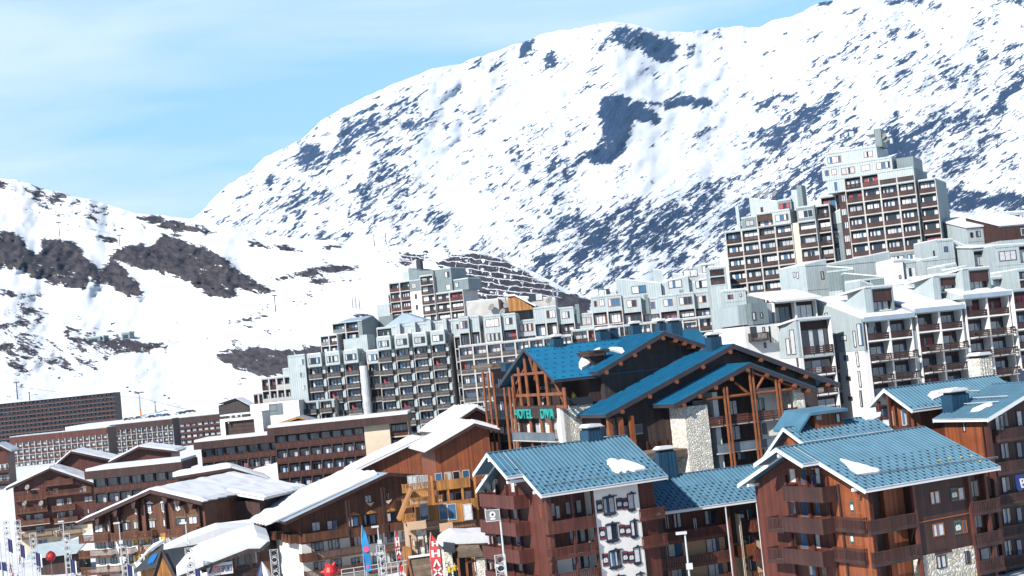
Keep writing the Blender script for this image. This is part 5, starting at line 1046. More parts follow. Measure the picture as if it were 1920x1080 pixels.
def block_N():
    b = Bld('apartment_block', 'small two bay grey block with a dark teal gabled side, left of the distant tower', 'building', *c6(545, 425), 400, -20, 18)
    X = lambda px: b.F(*c6(px, 500))[0]; Z = lambda px, py: b.F(*c6(px, py))[1]
    b.grid(X(545), Z(545, 422), ['oo', 'oo', 'oo', 'oo'], (X(708)-X(545))/2, 2.9, 0, 12, 'concrete_grey', wood='concrete_grey', frame='frame_dark')
    x = X(708); z = Z(708, 422); b.wall.prism([(-0.2, 0), (12.2, 0), (12.2, z-0.5), (7, z+2.0), (-0.2, z+0.8)], 'x', x, x+1.2, 'metal_grey'); b.roofm.prism([(-0.4, z+0.8), (7, z+2.0), (12.3, z-0.4), (12.3, z), (7, z+2.3), (-0.4, z+1.1)], 'x', x-6, x+1.4, 'roof_pale')
    b.grid(X(495), Z(495, 500), ['oo', 'oo', 'oo'], (X(600)-X(495))/2, 2.9, -3, 6, 'concrete_grey', wood='concrete_grey')
    b.finish(); return b
block_N()
def block_G():
    b = Bld('apartment_block', 'large white apartment building with snowy stepped roofs and deep brown loggias, behind the right chalets', 'building', *c2(938, 322), 205, 22, 17)
    H = b.H; ch = 2.86; X = lambda px, y=0.0: b.F(*c2(px, 400), y)[0]
    Z = lambda px, py, y=0.0: b.F(*c2(px, py), y)[1]
    D = 12
    segs = [(940, 1230, 322), (1262, 1548, 268), (1572, 1850, 180)]
    for k, (p0, p1, pt) in enumerate(segs):
        x0, x1 = X(p0), X(p1); zt = Z(p0, pt+18); cw = (x1-x0)/2
        b.grid(x0, zt, ['OO', 'oo', 'oo', 'oo', 'oo', 'oo'], cw, ch+0.15, 0, D, 'metal_light', frame='frame_dark', wood='wood_shadow', col='plaster', backing='wood_brown', snow=False, bstyle='slats', Rc=1.7)
        for r in range(5): b.bal('F', x0+cw*1.1, zt-(r+1)*(ch+0.15)-ch+0.1, cw*1.7, 0.9, 1.0, 'slats', 'wood_mid', 0.0) if r in (0, 1, 2, 3, 4) else None
        for i in range(2): b.bal('F', x0+cw*(i+0.5), zt-ch+0.1, cw-0.4, 0.3, 0.9, 'panel', 'wood_brown', 0.36)
        # sloped snowy roof rising to the back
        e = x0-0.5; f = x1+0.3
        b.wall.prism([(-0.3, zt), (D, zt), (D, zt+4.2), (-0.3, zt+0.35)], 'x', e+0.01, f-0.3, 'metal_light')
        b.snowm.prism([(-0.35, zt+0.36), (D, zt+4.2), (D, zt+4.5), (-0.35, zt+0.62)], 'x', e, f-0.2, 'snow')
        b.trim.box(e, f, -0.55, -0.36, zt-0.05, zt+0.6, 'roof_pale')
        if k < 2: b.wall.box(x1+0.02, X(segs[k+1][0])-0.1, 0.3, D, 0, zt+ch*0.3, 'metal_light'); b.win('F', x1+(X(segs[k+1][0])-x1)/2, zt-2.0, 0.4, 1.9, 1, 'frame_brown', 0.3)
    # end wall facing left: metal upper part, white below
    x0 = X(940); zt = Z(940, 340); zw = b.Lf(*c2(860, 525), x0-0.3)[1]
    b.wall.prism([(-0.2, zw), (D, zw), (D, zt+4.2), (-0.2, zt+0.4)], 'x', x0-0.75, x0-0.51, 'metal_light'); b.wall.box(x0-0.7, x0-0.005, 0.02, D-0.02, 0, zw-0.01, 'plaster')
    for q in ((695, 285, 712, 385), (745, 410, 762, 512), (868, 398, 884, 500), (895, 355, 928, 490), (885, 525, 900, 622), (765, 535, 778, 635), (778, 655, 790, 760), (898, 645, 915, 748), (790, 780, 800, 850), (908, 770, 922, 870)): b.winpx('L', *box2(c2, *q), panes=1, at=x0-0.75, frame='wood_brown')
    for q in ((782, 430, 820, 460), (805, 553, 832, 583), (820, 680, 846, 706), (832, 802, 858, 830)): b.winpx('L', *box2(c2, *q), panes=1, at=x0-0.75, frame='wood_brown')
    # lower front-left bay with its own slanted top
    yq = 3.0; xa = b.F(*c2(520, 335), yq)[0]; xb = b.F(*c2(722, 335), yq)[0]; zt2 = b.F(*c2(520, 335), yq)[1]
    b.grid(xa, zt2, ['O'], xb-xa, 5.3, yq, 10, 'metal_light', frame='frame_dark', snow=False, backing='wood_shadow', col='plaster'); b.grid(xa, zt2-5.3, ['o', 'o', 'o', 'o'], xb-xa, ch, yq, 10, 'plaster', wood='wood_brown', col='plaster', snow=False, bstyle='slats')
    b.bal('F', (xa+xb)/2, zt2-5.0, xb-xa-0.4, 0.4, 1.2, 'slats', 'wood_brown', yq+0.4)
    b.wall.prism([(yq, zt2-5.3), (yq+11, zt2-5.3), (yq+11, zt2-3.2), (yq, zt2+0.1)], 'x', xa-0.5, xa-0.005, 'metal_light'); b.wall.box(xa-0.45, xa-0.01, yq+0.02, yq+10.8, 0, zt2-5.31, 'plaster')
    b.snowm.prism([(yq-0.1, zt2+0.12), (yq+10, zt2-1.0), (yq+10, zt2-0.7), (yq-0.1, zt2+0.4)], 'x', xa-0.5, xb, 'snow')
    for q in ((480, 390, 508, 545), (450, 448, 475, 548), (512, 565, 524, 620)): b.winpx('L', *box2(c2, *q), panes=1, at=xa-0.5, frame='wood_brown')
    # rooftop studios: tall boxes with brown shutters
    def stud(p0, p1, pt, pb, y, cap=True):
        u0 = b.F(*c2(p0, pb), y)[0]; u1 = b.F(*c2(p1, pb), y)[0]; z1 = b.F(*c2(p0, pt), y)[1]; z0 = b.F(*c2(p0, pb), y)[1]
        b.grid(u0, z1, ['x'], u1-u0, z1-z0, y, 6, 'metal_light', frame='wood_brown', col='metal_grey', snow=False); b.wall.prism([(y, z0-2), (y+7, z0-2), (y+7, z1-2.2), (y, z1+0.1)], 'x', u0-1.2, u0-0.01, 'metal_light')
        b.snowm.prism([(y-0.1, z1+0.12), (y+7, z1-0.5), (y+7, z1-0.2), (y-0.1, z1+0.35)], 'x', u0-1.1, u1, 'snow')
    stud(988, 1122, 132, 288, 1.5); stud(1405, 1528, 62, 165, 3.0); stud(1590, 1722, 18, 160, 1.5)
    # left annex with two loggias and white walls
    y = 9.0; u = lambda px, pz=260: b.F(*c2(px, pz), y)[0]; z = lambda px, pz: b.F(*c2(px, pz), y)[1]
    b.grid(u(368), z(368, 222), ['OO', 'oo', 'oo', 'oo'], (u(635)-u(368))/2, 3.4, y, 9, 'plaster', col='plaster', wood='wood_brown', snow=False, frame='frame_dark')
    b.wall.box(u(205), u(305), y-1, y+8, z(205, 365), z(205, 232), 'metal_grey'); b.wall.box(u(150), u(365), y-0.9, y+8, 0, z(205, 370), 'plaster'); b.wall.box(u(305), u(365), y+0.5, y+8, z(305, 365), z(305, 230), 'metal_light'); b.wall.box(u(150), u(204), y+0.4, y+8, z(150, 365), z(170, 240), 'metal_light')
    for q in ((235, 280, 256, 332), (284, 285, 300, 318)): b.winpx('F', *box2(c2, *q), panes=1, at=y-1, frame='wood_brown')
    for q in ((225, 375, 262, 440), (297, 378, 312, 408), (308, 475, 322, 505), (345, 365, 352, 470)): b.winpx('F', *box2(c2, *q), panes=1, at=y-0.9, frame='frame_dark')
    b.bal('F', u(245, 440), z(245, 455), 3.0, 1.0, 1.0, 'bars', 'wood_dark', y-0.9)
    b.snowm.prism([(y-1.2, z(250, 235)), (y+6, z(250, 235)+1.6), (y+6, z(250, 235)+2.0), (y-1.2, z(250, 235)+0.3)], 'x', u(360), u(650), 'snow')
    # right end
    b.grid(X(1860), Z(1860, 150), ['oo', 'oo', 'oo', 'oo'], 3.6, ch+0.15, -0.6, 10, 'metal_light', frame='frame_dark', col='plaster', wood='wood_brown')
    b.finish(); return b
block_G()
# ---- cluster of small metal clad blocks stepping up the slope
def unit(label, px0, px1, ptl, ptr, pb, Y, yaw, depth, front, name='metal_clad_house', mats='metal_light', side=(), H=12, frame='frame_brown', back=0.0, wood='wood_brown'):
    b = Bld(name, label, 'building', *c1(px0, ptl), Y, yaw, H, group='metal clad blocks on the slope')
    x1 = b.F(*c1(px1, ptr))[0]; zr = b.F(*c1(px1, ptr))[1]; zl = H
    if front:
        cw = x1/len(front[0]); zz = min(zl, zr)-0.15; ch = (zz-b.F(*c1(px0, pb))[1])/len(front)
        b.grid(0, zz, front, cw, ch, 0, depth, mats, frame=frame, wood=wood, col='metal_light', snow=False); b.wall.box(0.01, x1-0.01, 0.05, depth, 0, zz-ch*len(front)-0.01, 'plaster' if mats == 'plaster' else 'metal_light')
        b.shedbox(0, x1, 0.0, depth, zz+0.005, zl, zr, mats)
    else: b.shedbox(0, x1, 0, depth, 0, zl, zr, mats)
    if back: b.snowm.prism([(-0.3, max(zl, zr)), (depth, max(zl, zr)+back), (depth, max(zl, zr)+back+.3), (-0.3, max(zl, zr)+0.3)], 'x', -0.2, x1+0.2, 'snow'); b.wall.prism([(0, min(zl, zr)-0.3), (depth, min(zl, zr)-0.3), (depth, max(zl, zr)+back), (0, max(zl, zr))], 'x', 0.05, x1-0.05, mats)
    for q in side: b.winpx('L', *box2(c1, *q), panes=1, frame='wood_brown')
    b.finish(); return b
unit('metal clad block with an arched snow roof line, in front of the tallest tower', 690, 1085, 850, 768, 1000, 258, 14, 9, ['##s'], H=14)
unit('pale clad block with one small square window, right of the shorter tower', 560, 690, 850, 818, 1010, 250, 20, 9, ['#s'], side=((490, 895, 502, 928), (512, 895, 522, 935)), H=13)
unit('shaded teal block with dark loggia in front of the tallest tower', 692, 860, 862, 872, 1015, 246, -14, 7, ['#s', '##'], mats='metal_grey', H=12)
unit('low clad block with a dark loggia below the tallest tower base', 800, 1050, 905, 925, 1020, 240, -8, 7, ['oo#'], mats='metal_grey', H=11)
unit('narrow clad house with tall window and white gable, right of the tower base', 1160, 1250, 815, 825, 985, 250, 10, 8, ['W'], frame='frame_white', H=11)
unit('grey clad house with brown shuttered window beside the narrow clad house', 1288, 1385, 820, 800, 985, 248, 10, 8, ['W'], frame='frame_white', H=11)
unit('clad house with single square window under a curved snow roof', 1375, 1480, 695, 690, 820, 266, 12, 9, ['s'], H=13, side=((1360, 760, 1370, 800),))
unit('clad house with snow valley roof and slit window', 1480, 1590, 700, 745, 880, 268, 8, 9, ['#'], H=13)
unit('clad house with broad white roof and wide low window on the right slope', 1562, 1755, 625, 605, 710, 280, 12, 12, ['vs'], H=12, back=3.0)
unit('brown boarded house with white roof edge at the right edge of the slope', 1765, 2000, 610, 590, 700, 275, 12, 12, ['#W'], mats='wood_brown', frame='frame_white', H=13, back=3.2)
unit('clad house with deep open loggia below the white roofed house', 1600, 1735, 755, 735, 870, 262, 12, 9, ['O'], H=12, back=1.0)
unit('clad house with red brown windows at the right edge below the brown house', 1740, 2020, 730, 712, 860, 258, 10, 9, ['WO'], H=12, wood='wood_red')
unit('small clad house with brown door window, left of the loggia house', 1430, 1500, 855, 840, 930, 240, 14, 6, ['t'], H=9)
unit('narrow chimney like clad house with slit openings', 1510, 1565, 870, 858, 985, 236, 16, 5, ['v'], H=10)
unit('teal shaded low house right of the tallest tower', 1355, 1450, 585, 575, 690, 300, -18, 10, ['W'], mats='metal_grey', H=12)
unit('distant clad house with flat roof right of the tallest tower', 1460, 1560, 575, 560, 660, 310, -10, 10, ['#'], mats='metal_light', H=12)
unit('distant clad house between two taller neighbours on the skyline', 1570, 1660, 560, 548, 640, 315, -12, 10, ['#'], H=12)
unit('distant clad house with lit side on the right skyline', 1665, 1770, 540, 530, 620, 318, -12, 10, ['#w'], H=12)
unit('distant clad house with dark window on the far right skyline', 1780, 1980, 525, 512, 600, 318, -12, 10, ['#Ww'], H=12)
unit('dark brown boxy plant room beside the tallest tower', 1345, 1390, 515, 508, 545, 303, -16, 5, None, mats='wood_dark', H=5)
unit('grey clad house under the shorter tower with two windows', 200, 300, 1040, 1030, 1110, 262, 12, 8, ['##'], mats='metal_grey', H=8)

for (lab, a) in (
 ('bright white rendered bay with dark base window right of the tallest tower base', (1110, 1165, 818, 820, 965, 249, 12, 7, ['#', 's'], 'plaster')),
 ('bright white rendered bay between the two narrow clad houses', (1250, 1290, 815, 815, 970, 251, 12, 7, ['#', 's'], 'plaster')),
 ('little white turret with slit windows in front of the teal shaded block', (900, 985, 948, 975, 1090, 226, 16, 5, ['v', '#'], 'metal_light')),
 ('small teal shaded block with brown door, below the snow gables', (1240, 1345, 975, 955, 1080, 228, 12, 6, ['st'], 'metal_light')),
 ('dark recessed flat with balcony behind the little white turret', (1125, 1215, 985, 975, 1060, 236, 8, 6, ['oo'], 'metal_grey')),
 ('clad gable house with slanting snow edge above the small brown door block', (1200, 1410, 960, 905, 1010, 234, 14, 9, ['#s#'], 'metal_light')),
 ('clad house with two dark loggias below the red windowed house', (1720, 1900, 930, 905, 1010, 232, 14, 8, ['OO'], 'metal_light')),
 ('tall slim clad block with a single dark opening at the right edge', (1880, 1990, 880, 870, 1010, 228, 14, 8, ['O', 'o'], 'metal_light')),
 ('low clad house with balcony and three windows between the towers', (690, 780, 645, 640, 760, 296, -14, 8, ['W', 'o'], 'metal_grey')),
 ('stepped clad house with dark loggia under the shorter tower, left one', (-40, 60, 865, 860, 985, 268, -4, 8, ['o', 'o'], 'metal_light')),
 ('stepped clad house beneath the shorter tower with slit and square window', (60, 190, 1010, 1000, 1085, 262, 0, 8, ['ws'], 'metal_light')),
 ('clad house with snow capped parapet beside the shaded skyline house', (1450, 1545, 610, 600, 700, 290, 8, 8, ['s#'], 'metal_light'))):
    unit(lab, *a[:8], a[8], mats=a[9], H=12)
# ================================================================ left village
def l1(x, y): return (x/6, 900+y/6)
def l2(x, y): return (280+x/6, 900+y/6)
def l3(x, y): return (560+x/6, 900+y/6)
def l4(x, y): return (740+x/6, 900+y/6)
def l5(x, y): return (x/6, 740+y/6)
def l6(x, y): return (300+x/6, 740+y/6)
def l7(x, y): return (600+x/6, 740+y/6)
def farblock(label, px, Y, yaw, H, rows, ncol, pxr, ch, depth=14, slabs=False, **kw):
    b = Bld('apartment_block', label, 'building', *px, Y, yaw, H)
    x1 = b.F(*pxr)[0]; b.grid(0, H, rows, x1/ncol, ch, 0, depth, **kw)
    if slabs:
        for k in range(len(rows)+1): m = MB(); m.box(-0.5, x1+0.8, -1.6, -0.05, H-k*ch-0.1, H-k*ch+0.12, 'concrete_grey' if k else 'wood_brown'); m.build('balcony_band', b.root)
        b.snowm.box(0, x1, 0, depth, H+.01, H+.4, 'snow')
    b.finish(); return b
b = farblock('very long dark brown apartment slab at the left foot of the ski slope', (-60, 764), 880, 0, 34, ['p'*36]*11, 36, (214, 740), 2.75, wood='wood_red', col='wood_brown', mats='wood_brown', frame='frame_dark', backing='wood_dark', snow=False, slabs=True)
b = farblock('pale balconied row with brown attic boards, below the very long dark slab', *[(18, 820)], 640, 0, 26, ['#'*16]+['p'*16]*7, 16, (200, 800), 2.9, wood='wood_red', col='concrete', mats='wood_red', frame='frame_white', backing='wood_brown')
b = farblock('brown topped apartment row with small white framed windows, left of the lift pylon', (205, 797), 700, 0, 30, ['#'*12]+['p'*12]*8, 12, (322, 779), 2.9, wood='wood_mid', col='concrete', mats='wood_brown', frame='frame_white', backing='wood_brown')
b = farblock('brown apartment row with grid of posts, right of the lift pylon', (322, 785), 760, 0, 30, ['#'*12]+['p'*12]*8, 12, (455, 769), 3.0, wood='wood_red', col='wood_mid', mats='wood_brown', frame='frame_white', backing='wood_brown')
# chalet on the skyline of the village
def skyline_chalet():
    b = Bld('chalet_house', 'small dark shaded chalet with snowy gable roof on the crest by the long rows', 'building', *l6(640, 190), 740, -12, 12)
    pl = b.F(*l6(650, 105)); pa = b.F(*l6(845, 40)); pr = b.F(*l6(1000, 120)); b.gable('y', pl, pa, pr, 0, 10, mt='roof_slate', ribs=0, guards=None, cover=0.6, fascia='fascia_dark')
    x1 = b.F(*l6(1010, 180))[0]; b.gwall('y', (0.5, pl[1]-0.6), (pa[0], pa[1]-.8), (x1-1, pr[1]-0.6), 1.2, 9, 'wood_dark')
    for k in range(5): b.win('F', 4+k*3.2, 4.0, 1.6, 1.6, 2, 'frame_white', 1.2)
    for k in range(3): b.win('F', 7+k*3.0, 8.0, 1.4, 1.4, 2, 'frame_white', 1.2)
    b.bal('F', x1/2, 3.4, x1-2, 1.2, 1.0, 'slats', 'wood_dark', 1.2); b.finish()
skyline_chalet()
def flatrow(label, px, pxr, Y, yaw, H, nrow, ncol, ch, name='apartment_block', fasc=1.5, wood='wood_red', endwall=None, depth=13, mats='wood_red'):
    b = Bld(name, label, 'building', *px, Y, yaw, H); x1 = b.F(*pxr)[0]
    b.roofm.box(-1.2, x1+1.2, -1.3, depth+1, H-fasc, H, 'wood_brown'); b.snowm.box(-1.0, x1+1.0, -1.1, depth+0.8, H+0.005, H+0.5, 'snow')
    b.grid(0, H-fasc, ['p'*ncol]*nrow, x1/ncol, ch, 0, depth, mats, wood=wood, col='wood_mid', frame='frame_white', backing='wood_red', snow=False)
    if endwall:
        xe = b.F(*endwall)[0]; b.wall.box(x1+0.02, xe, -0.2, depth, 0, H-fasc-0.02, 'cream'); b.roofm.box(x1+1.21, xe+4, -1.3, depth+1, H-fasc, H, 'wood_brown'); b.snowm.box(x1+1.01, xe+3.8, -1.1, depth+0.8, H+0.005, H+0.5, 'snow')
        b.grid(xe+0.02, H-fasc, ['p', 'p', 'p', 'p', 'p', 'p'], 3.6, ch, 0.6, depth-1, 'wood_red', wood='wood_red', col='cream', snow=False)
    b.finish(); return b
flatrow('long flat roofed brown block with white end wall in front of the grey complex', l7(-520, 370), l7(485, 285), 278, 2, 22, 6, 8, 2.85, endwall=l7(775, 300))
flatrow('flat roofed brown block with white curtained windows, left of the white end walled one', l6(455, 530), l6(1480, 432), 290, 2, 20, 6, 8, 2.9)
flatrow('flat roofed brown block half hidden behind the brown chalet with arched windows', l5(1040, 855), l5(1990, 770), 268, 2, 19, 6, 7, 2.9)
# gabled house with pale blue roof edge, and white framed service block
def gable_house(label, kp, Y, yaw, H, pl, pa, pr, depth, roof, wall, over=1.2, cover=None, name='chalet_house', rows=2, mtw='frame_white', ribs=0, fascia='wood_brown', lower=None, zsplit=4, balc='wood_chalet', yoff=0.0):
    b = Bld(name, label, 'building', *kp, Y, yaw, H)
    a, c, d = b.F(*pl, -over), b.F(*pa, -over), b.F(*pr, -over)
    b.gable('y', a, c, d, -over, depth, mt=roof, fascia=fascia, ribs=ribs, guards=None, cover=cover)
    s1 = (c[1]-a[1])/(c[0]-a[0]); s2 = (c[1]-d[1])/(d[0]-c[0])
    b.gwall('y', (a[0]+1.2, a[1]+1.2*s1), c, (d[0]-1.2, d[1]+1.2*s2), 0, depth-0.6, wall, 0.4, z0=zsplit if lower else 0)
    if lower: b.wall.box(a[0]+1.25, d[0]-1.25, 0.05, depth-0.7, 0, zsplit-0.01, lower)
    return b, a, c, d
b, a, c, d = gable_house('red brown gabled house with pale blue roof edge beside the white framed service block', l6(1200, 375), 292, 4, 12, l6(1200, 365), l6(1545, 245), l6(1900, 335), 12, 'roof_pale', 'wood_red', fascia='wood_honey')
for k in (0.25, 0.5, 0.72): x = a[0]+(d[0]-a[0])*k; b.trim.box(x, x+0.35, -0.5, -0.05, 0, c[1]-1.2-abs(k-0.5)*5, 'log')
b.finish()
b = Bld('service_building', 'white framed boxy block with brown boarded front, left of the pale blue gable', 'building', *l6(672, 280), 300, -2, 14)
x1 = b.F(*l6(1150, 240))[0]; b.wall.box(0, 1.0, 0, 8, 0, 14, 'plaster'); b.wall.box(x1-1.8, x1, 0, 8, 0, 14.6, 'plaster'); b.wall.box(1.0, x1-1.8, 0.6, 8, 0, 13.4, 'wood_mid'); b.wall.box(1.0, x1-1.8, 0, 8, 13.41, 14, 'plaster')
b.win('F', x1*0.62, 8.5, 1.4, 1.8, 2, 'frame_white', 0.6); b.win('F', x1*0.2, 12.9, 0.5, 0.6, 1, 'frame_dark', 0.0); b.snowm.box(0.1, x1-.1, 0.1, 7.9, 14.61, 14.9, 'snow'); b.finish()
# orange / red chalets at the centre (behind the watermark in the photograph)
def chalet_Q():
    b, a, c, d = gable_house('honey coloured timber chalet with stacked balconies and heavy snow on its gable', l7(1250, 580), 200, 12, 24, l7(1210, 640), l7(1740, 330), l7(2010, 400), 15, 'roof_slate', 'wood_orange', cover=1.2, fascia='wood_brown')
    for k, (yt, x0, x1) in enumerate(((115, 1230, 1560), (225, 1500-260, 1900-260+0), (935, 1250, 1660))): pass
    zb = b.F(*l4(650, 315))[1]
    for k in range(-2, 5):
        z = zb+k*2.95
        x0 = b.F(*l4(430, 300))[0]; x1 = b.F(*l4(910, 300))[0]
        if z > 21: continue
        b.bal('F', (x0+x1)/2, z, x1-x0-(k % 2)*1.5, 1.5, 1.15, 'bars' if k > 1 else 'flat', 'wood_honey', 0.0, slab='cream')
        for t in (0.2, 0.42, 0.62, 0.85): b.win('F', x0+(x1-x0)*t, z+0.1, 1.0, 2.1, 1, 'frame_white', 0.0)
        b.win('F', x0-2.6, z+0.8, 1.2, 1.4, 2, 'frame_white', 0.0)
    for yy in range(0, 4):
        for px in (250, 300, 350): x, z = b.F(*l4(px-10, 60+yy*110)); b.win('F', x, z, 1.0, 1.4, 2, 'frame_white', 0.0)
    for k in range(3): x, z = b.F(*l4(300, 20+k*165)); b.bal('F', x, z-1.0, 5.5, 1.1, 1.0, 'bars', 'wood_honey', 0.0)
    for t in (430, 600, 760, 910): x = b.F(*l4(t, 300))[0]; b.trim.box(x-0.15, x+0.15, -1.5, -1.2, 0, 20, 'wood_honey')
    b.finish()
chalet_Q()
b, a, c, d = gable_house('red gabled chalet with cream lower floors, between the white end wall and honey chalet', l7(660, 760), 258, 10, 24, l7(350, 870), l7(1120, 500), l7(1480, 560), 14, 'roof_pale', 'wood_orange', cover=0.8, fascia='fascia_white', lower='cream', zsplit=9)
for k in range(4):
    for t in (0.3, 0.42, 0.55, 0.68, 0.8):
        z = 3+k*2.9
        if z < c[1]-2-abs(t-0.6)*14: b.win('F', a[0]+(d[0]-a[0])*t, z, 1.1, 1.6, 2, 'frame_white', 0)
    b.bal('F', a[0]+(d[0]-a[0])*0.62, 2.6+k*2.9, 5.5, 1.1, 1.0, 'bars', 'wood_red', 0)
b.finish()
b, a, c, d = gable_house('dark red gabled chalet with a deep snow roof, left of the hotel posts', l7(1650, 500), 228, 16, 22, l7(1360, 420), l7(1760, 150), l7(2120, 330), 13, 'roof_slate', 'wood_red', cover=1.4)
for k in range(4): b.win('F', a[0]+5+k*2.2, 9, 1.1, 1.4, 2, 'frame_white', 0); b.bal('F', a[0]+8, 5+k*2.9, 7, 1.2, 1.0, 'bars', 'wood_red', 0) if k < 3 else None
b.finish()
# large brown roofs left-centre under the watermark
for (lab, kp, Y, yaw, H, pl, pa, pr, dep, cv) in (
    ('broad snowy gable chalet left of the flat roofed brown blocks', l5(1300, 730), 300, 6, 18, l5(1230, 760), l5(1560, 590), l5(1980, 640), 14, 0.9),
    ('brown gabled chalet with thin snow, right behind the tall cream and brown one', l5(620, 800), 318, 8, 18, l5(560, 850), l5(800, 640), l5(1380, 760), 14, 0.7),
    ('low brown chalet at the left edge beside the bare slope', l5(-100, 600), 380, 10, 14, l5(-260, 640), l5(-40, 560), l5(120, 640), 12, 0.8),
    ('snow roofed chalet between the flat brown block and the arched window chalet', l6(300, 840), 250, 14, 14, l6(180, 930), l6(800, 830), l6(1240, 960), 13, 1.0)):
    b, a, c, d = gable_house(lab, kp, Y, yaw, H, pl, pa, pr, dep, 'roof_slate', 'wood_red', cover=cv)
    for k in range(3):
        for t in (0.2, 0.35, 0.5, 0.65, 0.8): b.win('F', a[0]+(d[0]-a[0])*t, 2+k*2.9, 1.2, 1.5, 2, 'frame_white', 0)
        b.bal('F', (a[0]+d[0])/2, 1.6+k*2.9, (d[0]-a[0])*0.8, 1.1, 1.0, 'bars', 'wood_brown', 0)
    b.finish()
# tall cream chalet R
def chalet_R():
    b, a, c, d = gable_house('tall cream apartment chalet with brown timber upper storeys at the far left', l1(175, 120), 305, 10, 22, l1(70, 100), l1(560, -130), l1(1120, 60), 14, 'roof_slate', 'wood_red', cover=1.0, lower='cream', zsplit=13.2)
    X = lambda px, py=400: b.F(*l1(px, py))[0]; Z = lambda px, py: b.F(*l1(px, py))[1]
    b.wall.box(X(185), X(545), -0.6, 0.2, Z(300, 380), Z(300, 120), 'wood_red')
    for (x0, x1, y, st) in ((190, 548, 235, 'bars'), (195, 550, 375, 'bars'), (190, 565, 520, 'panel'), (210, 580, 660, 'bars'), (600, 860, 345, 'bars'), (615, 880, 485, 'panel'), (640, 905, 625, 'bars'), (780, 935, 760, 'panel'), (540, 1060, 180, 'bars'), (540, 860, 60, 'bars'), (560, 720, 770, 'bars')):
        b.bal('F', (X(x0)+X(x1))/2, Z(x0, y), X(x1)-X(x0), 1.3, 1.05, st, 'wood_chalet', 0)
    for q in ((360, 100, 450, 175), (390, 380, 490, 470), (300, 400, 345, 460), (415, 530, 500, 600), (430, 660, 540, 740), (640, 220, 720, 290), (760, 205, 805, 268), (650, 365, 735, 430), (780, 350, 825, 410), (670, 505, 745, 560), (795, 495, 835, 550), (680, 640, 720, 700), (600, 100, 660, 150), (900, 80, 980, 140), (380, 250, 430, 330), (480, 240, 530, 330)): b.winpx('F', *box2(l1, *q), panes=2, frame='frame_white')
    for q in ((950, 180, 1045, 245), (965, 320, 1010, 378), (740, 640, 780, 720), (860, 630, 905, 690)): b.winpx('F', *box2(l1, *q), panes=2, frame='wood_red')
    b.finish(); dish(b, X(345), -1.4, Z(345, 110)); dish(b, X(300), -1.4, Z(300, 290)); dish(b, X(485), -1.4, Z(485, 290))
chalet_R()
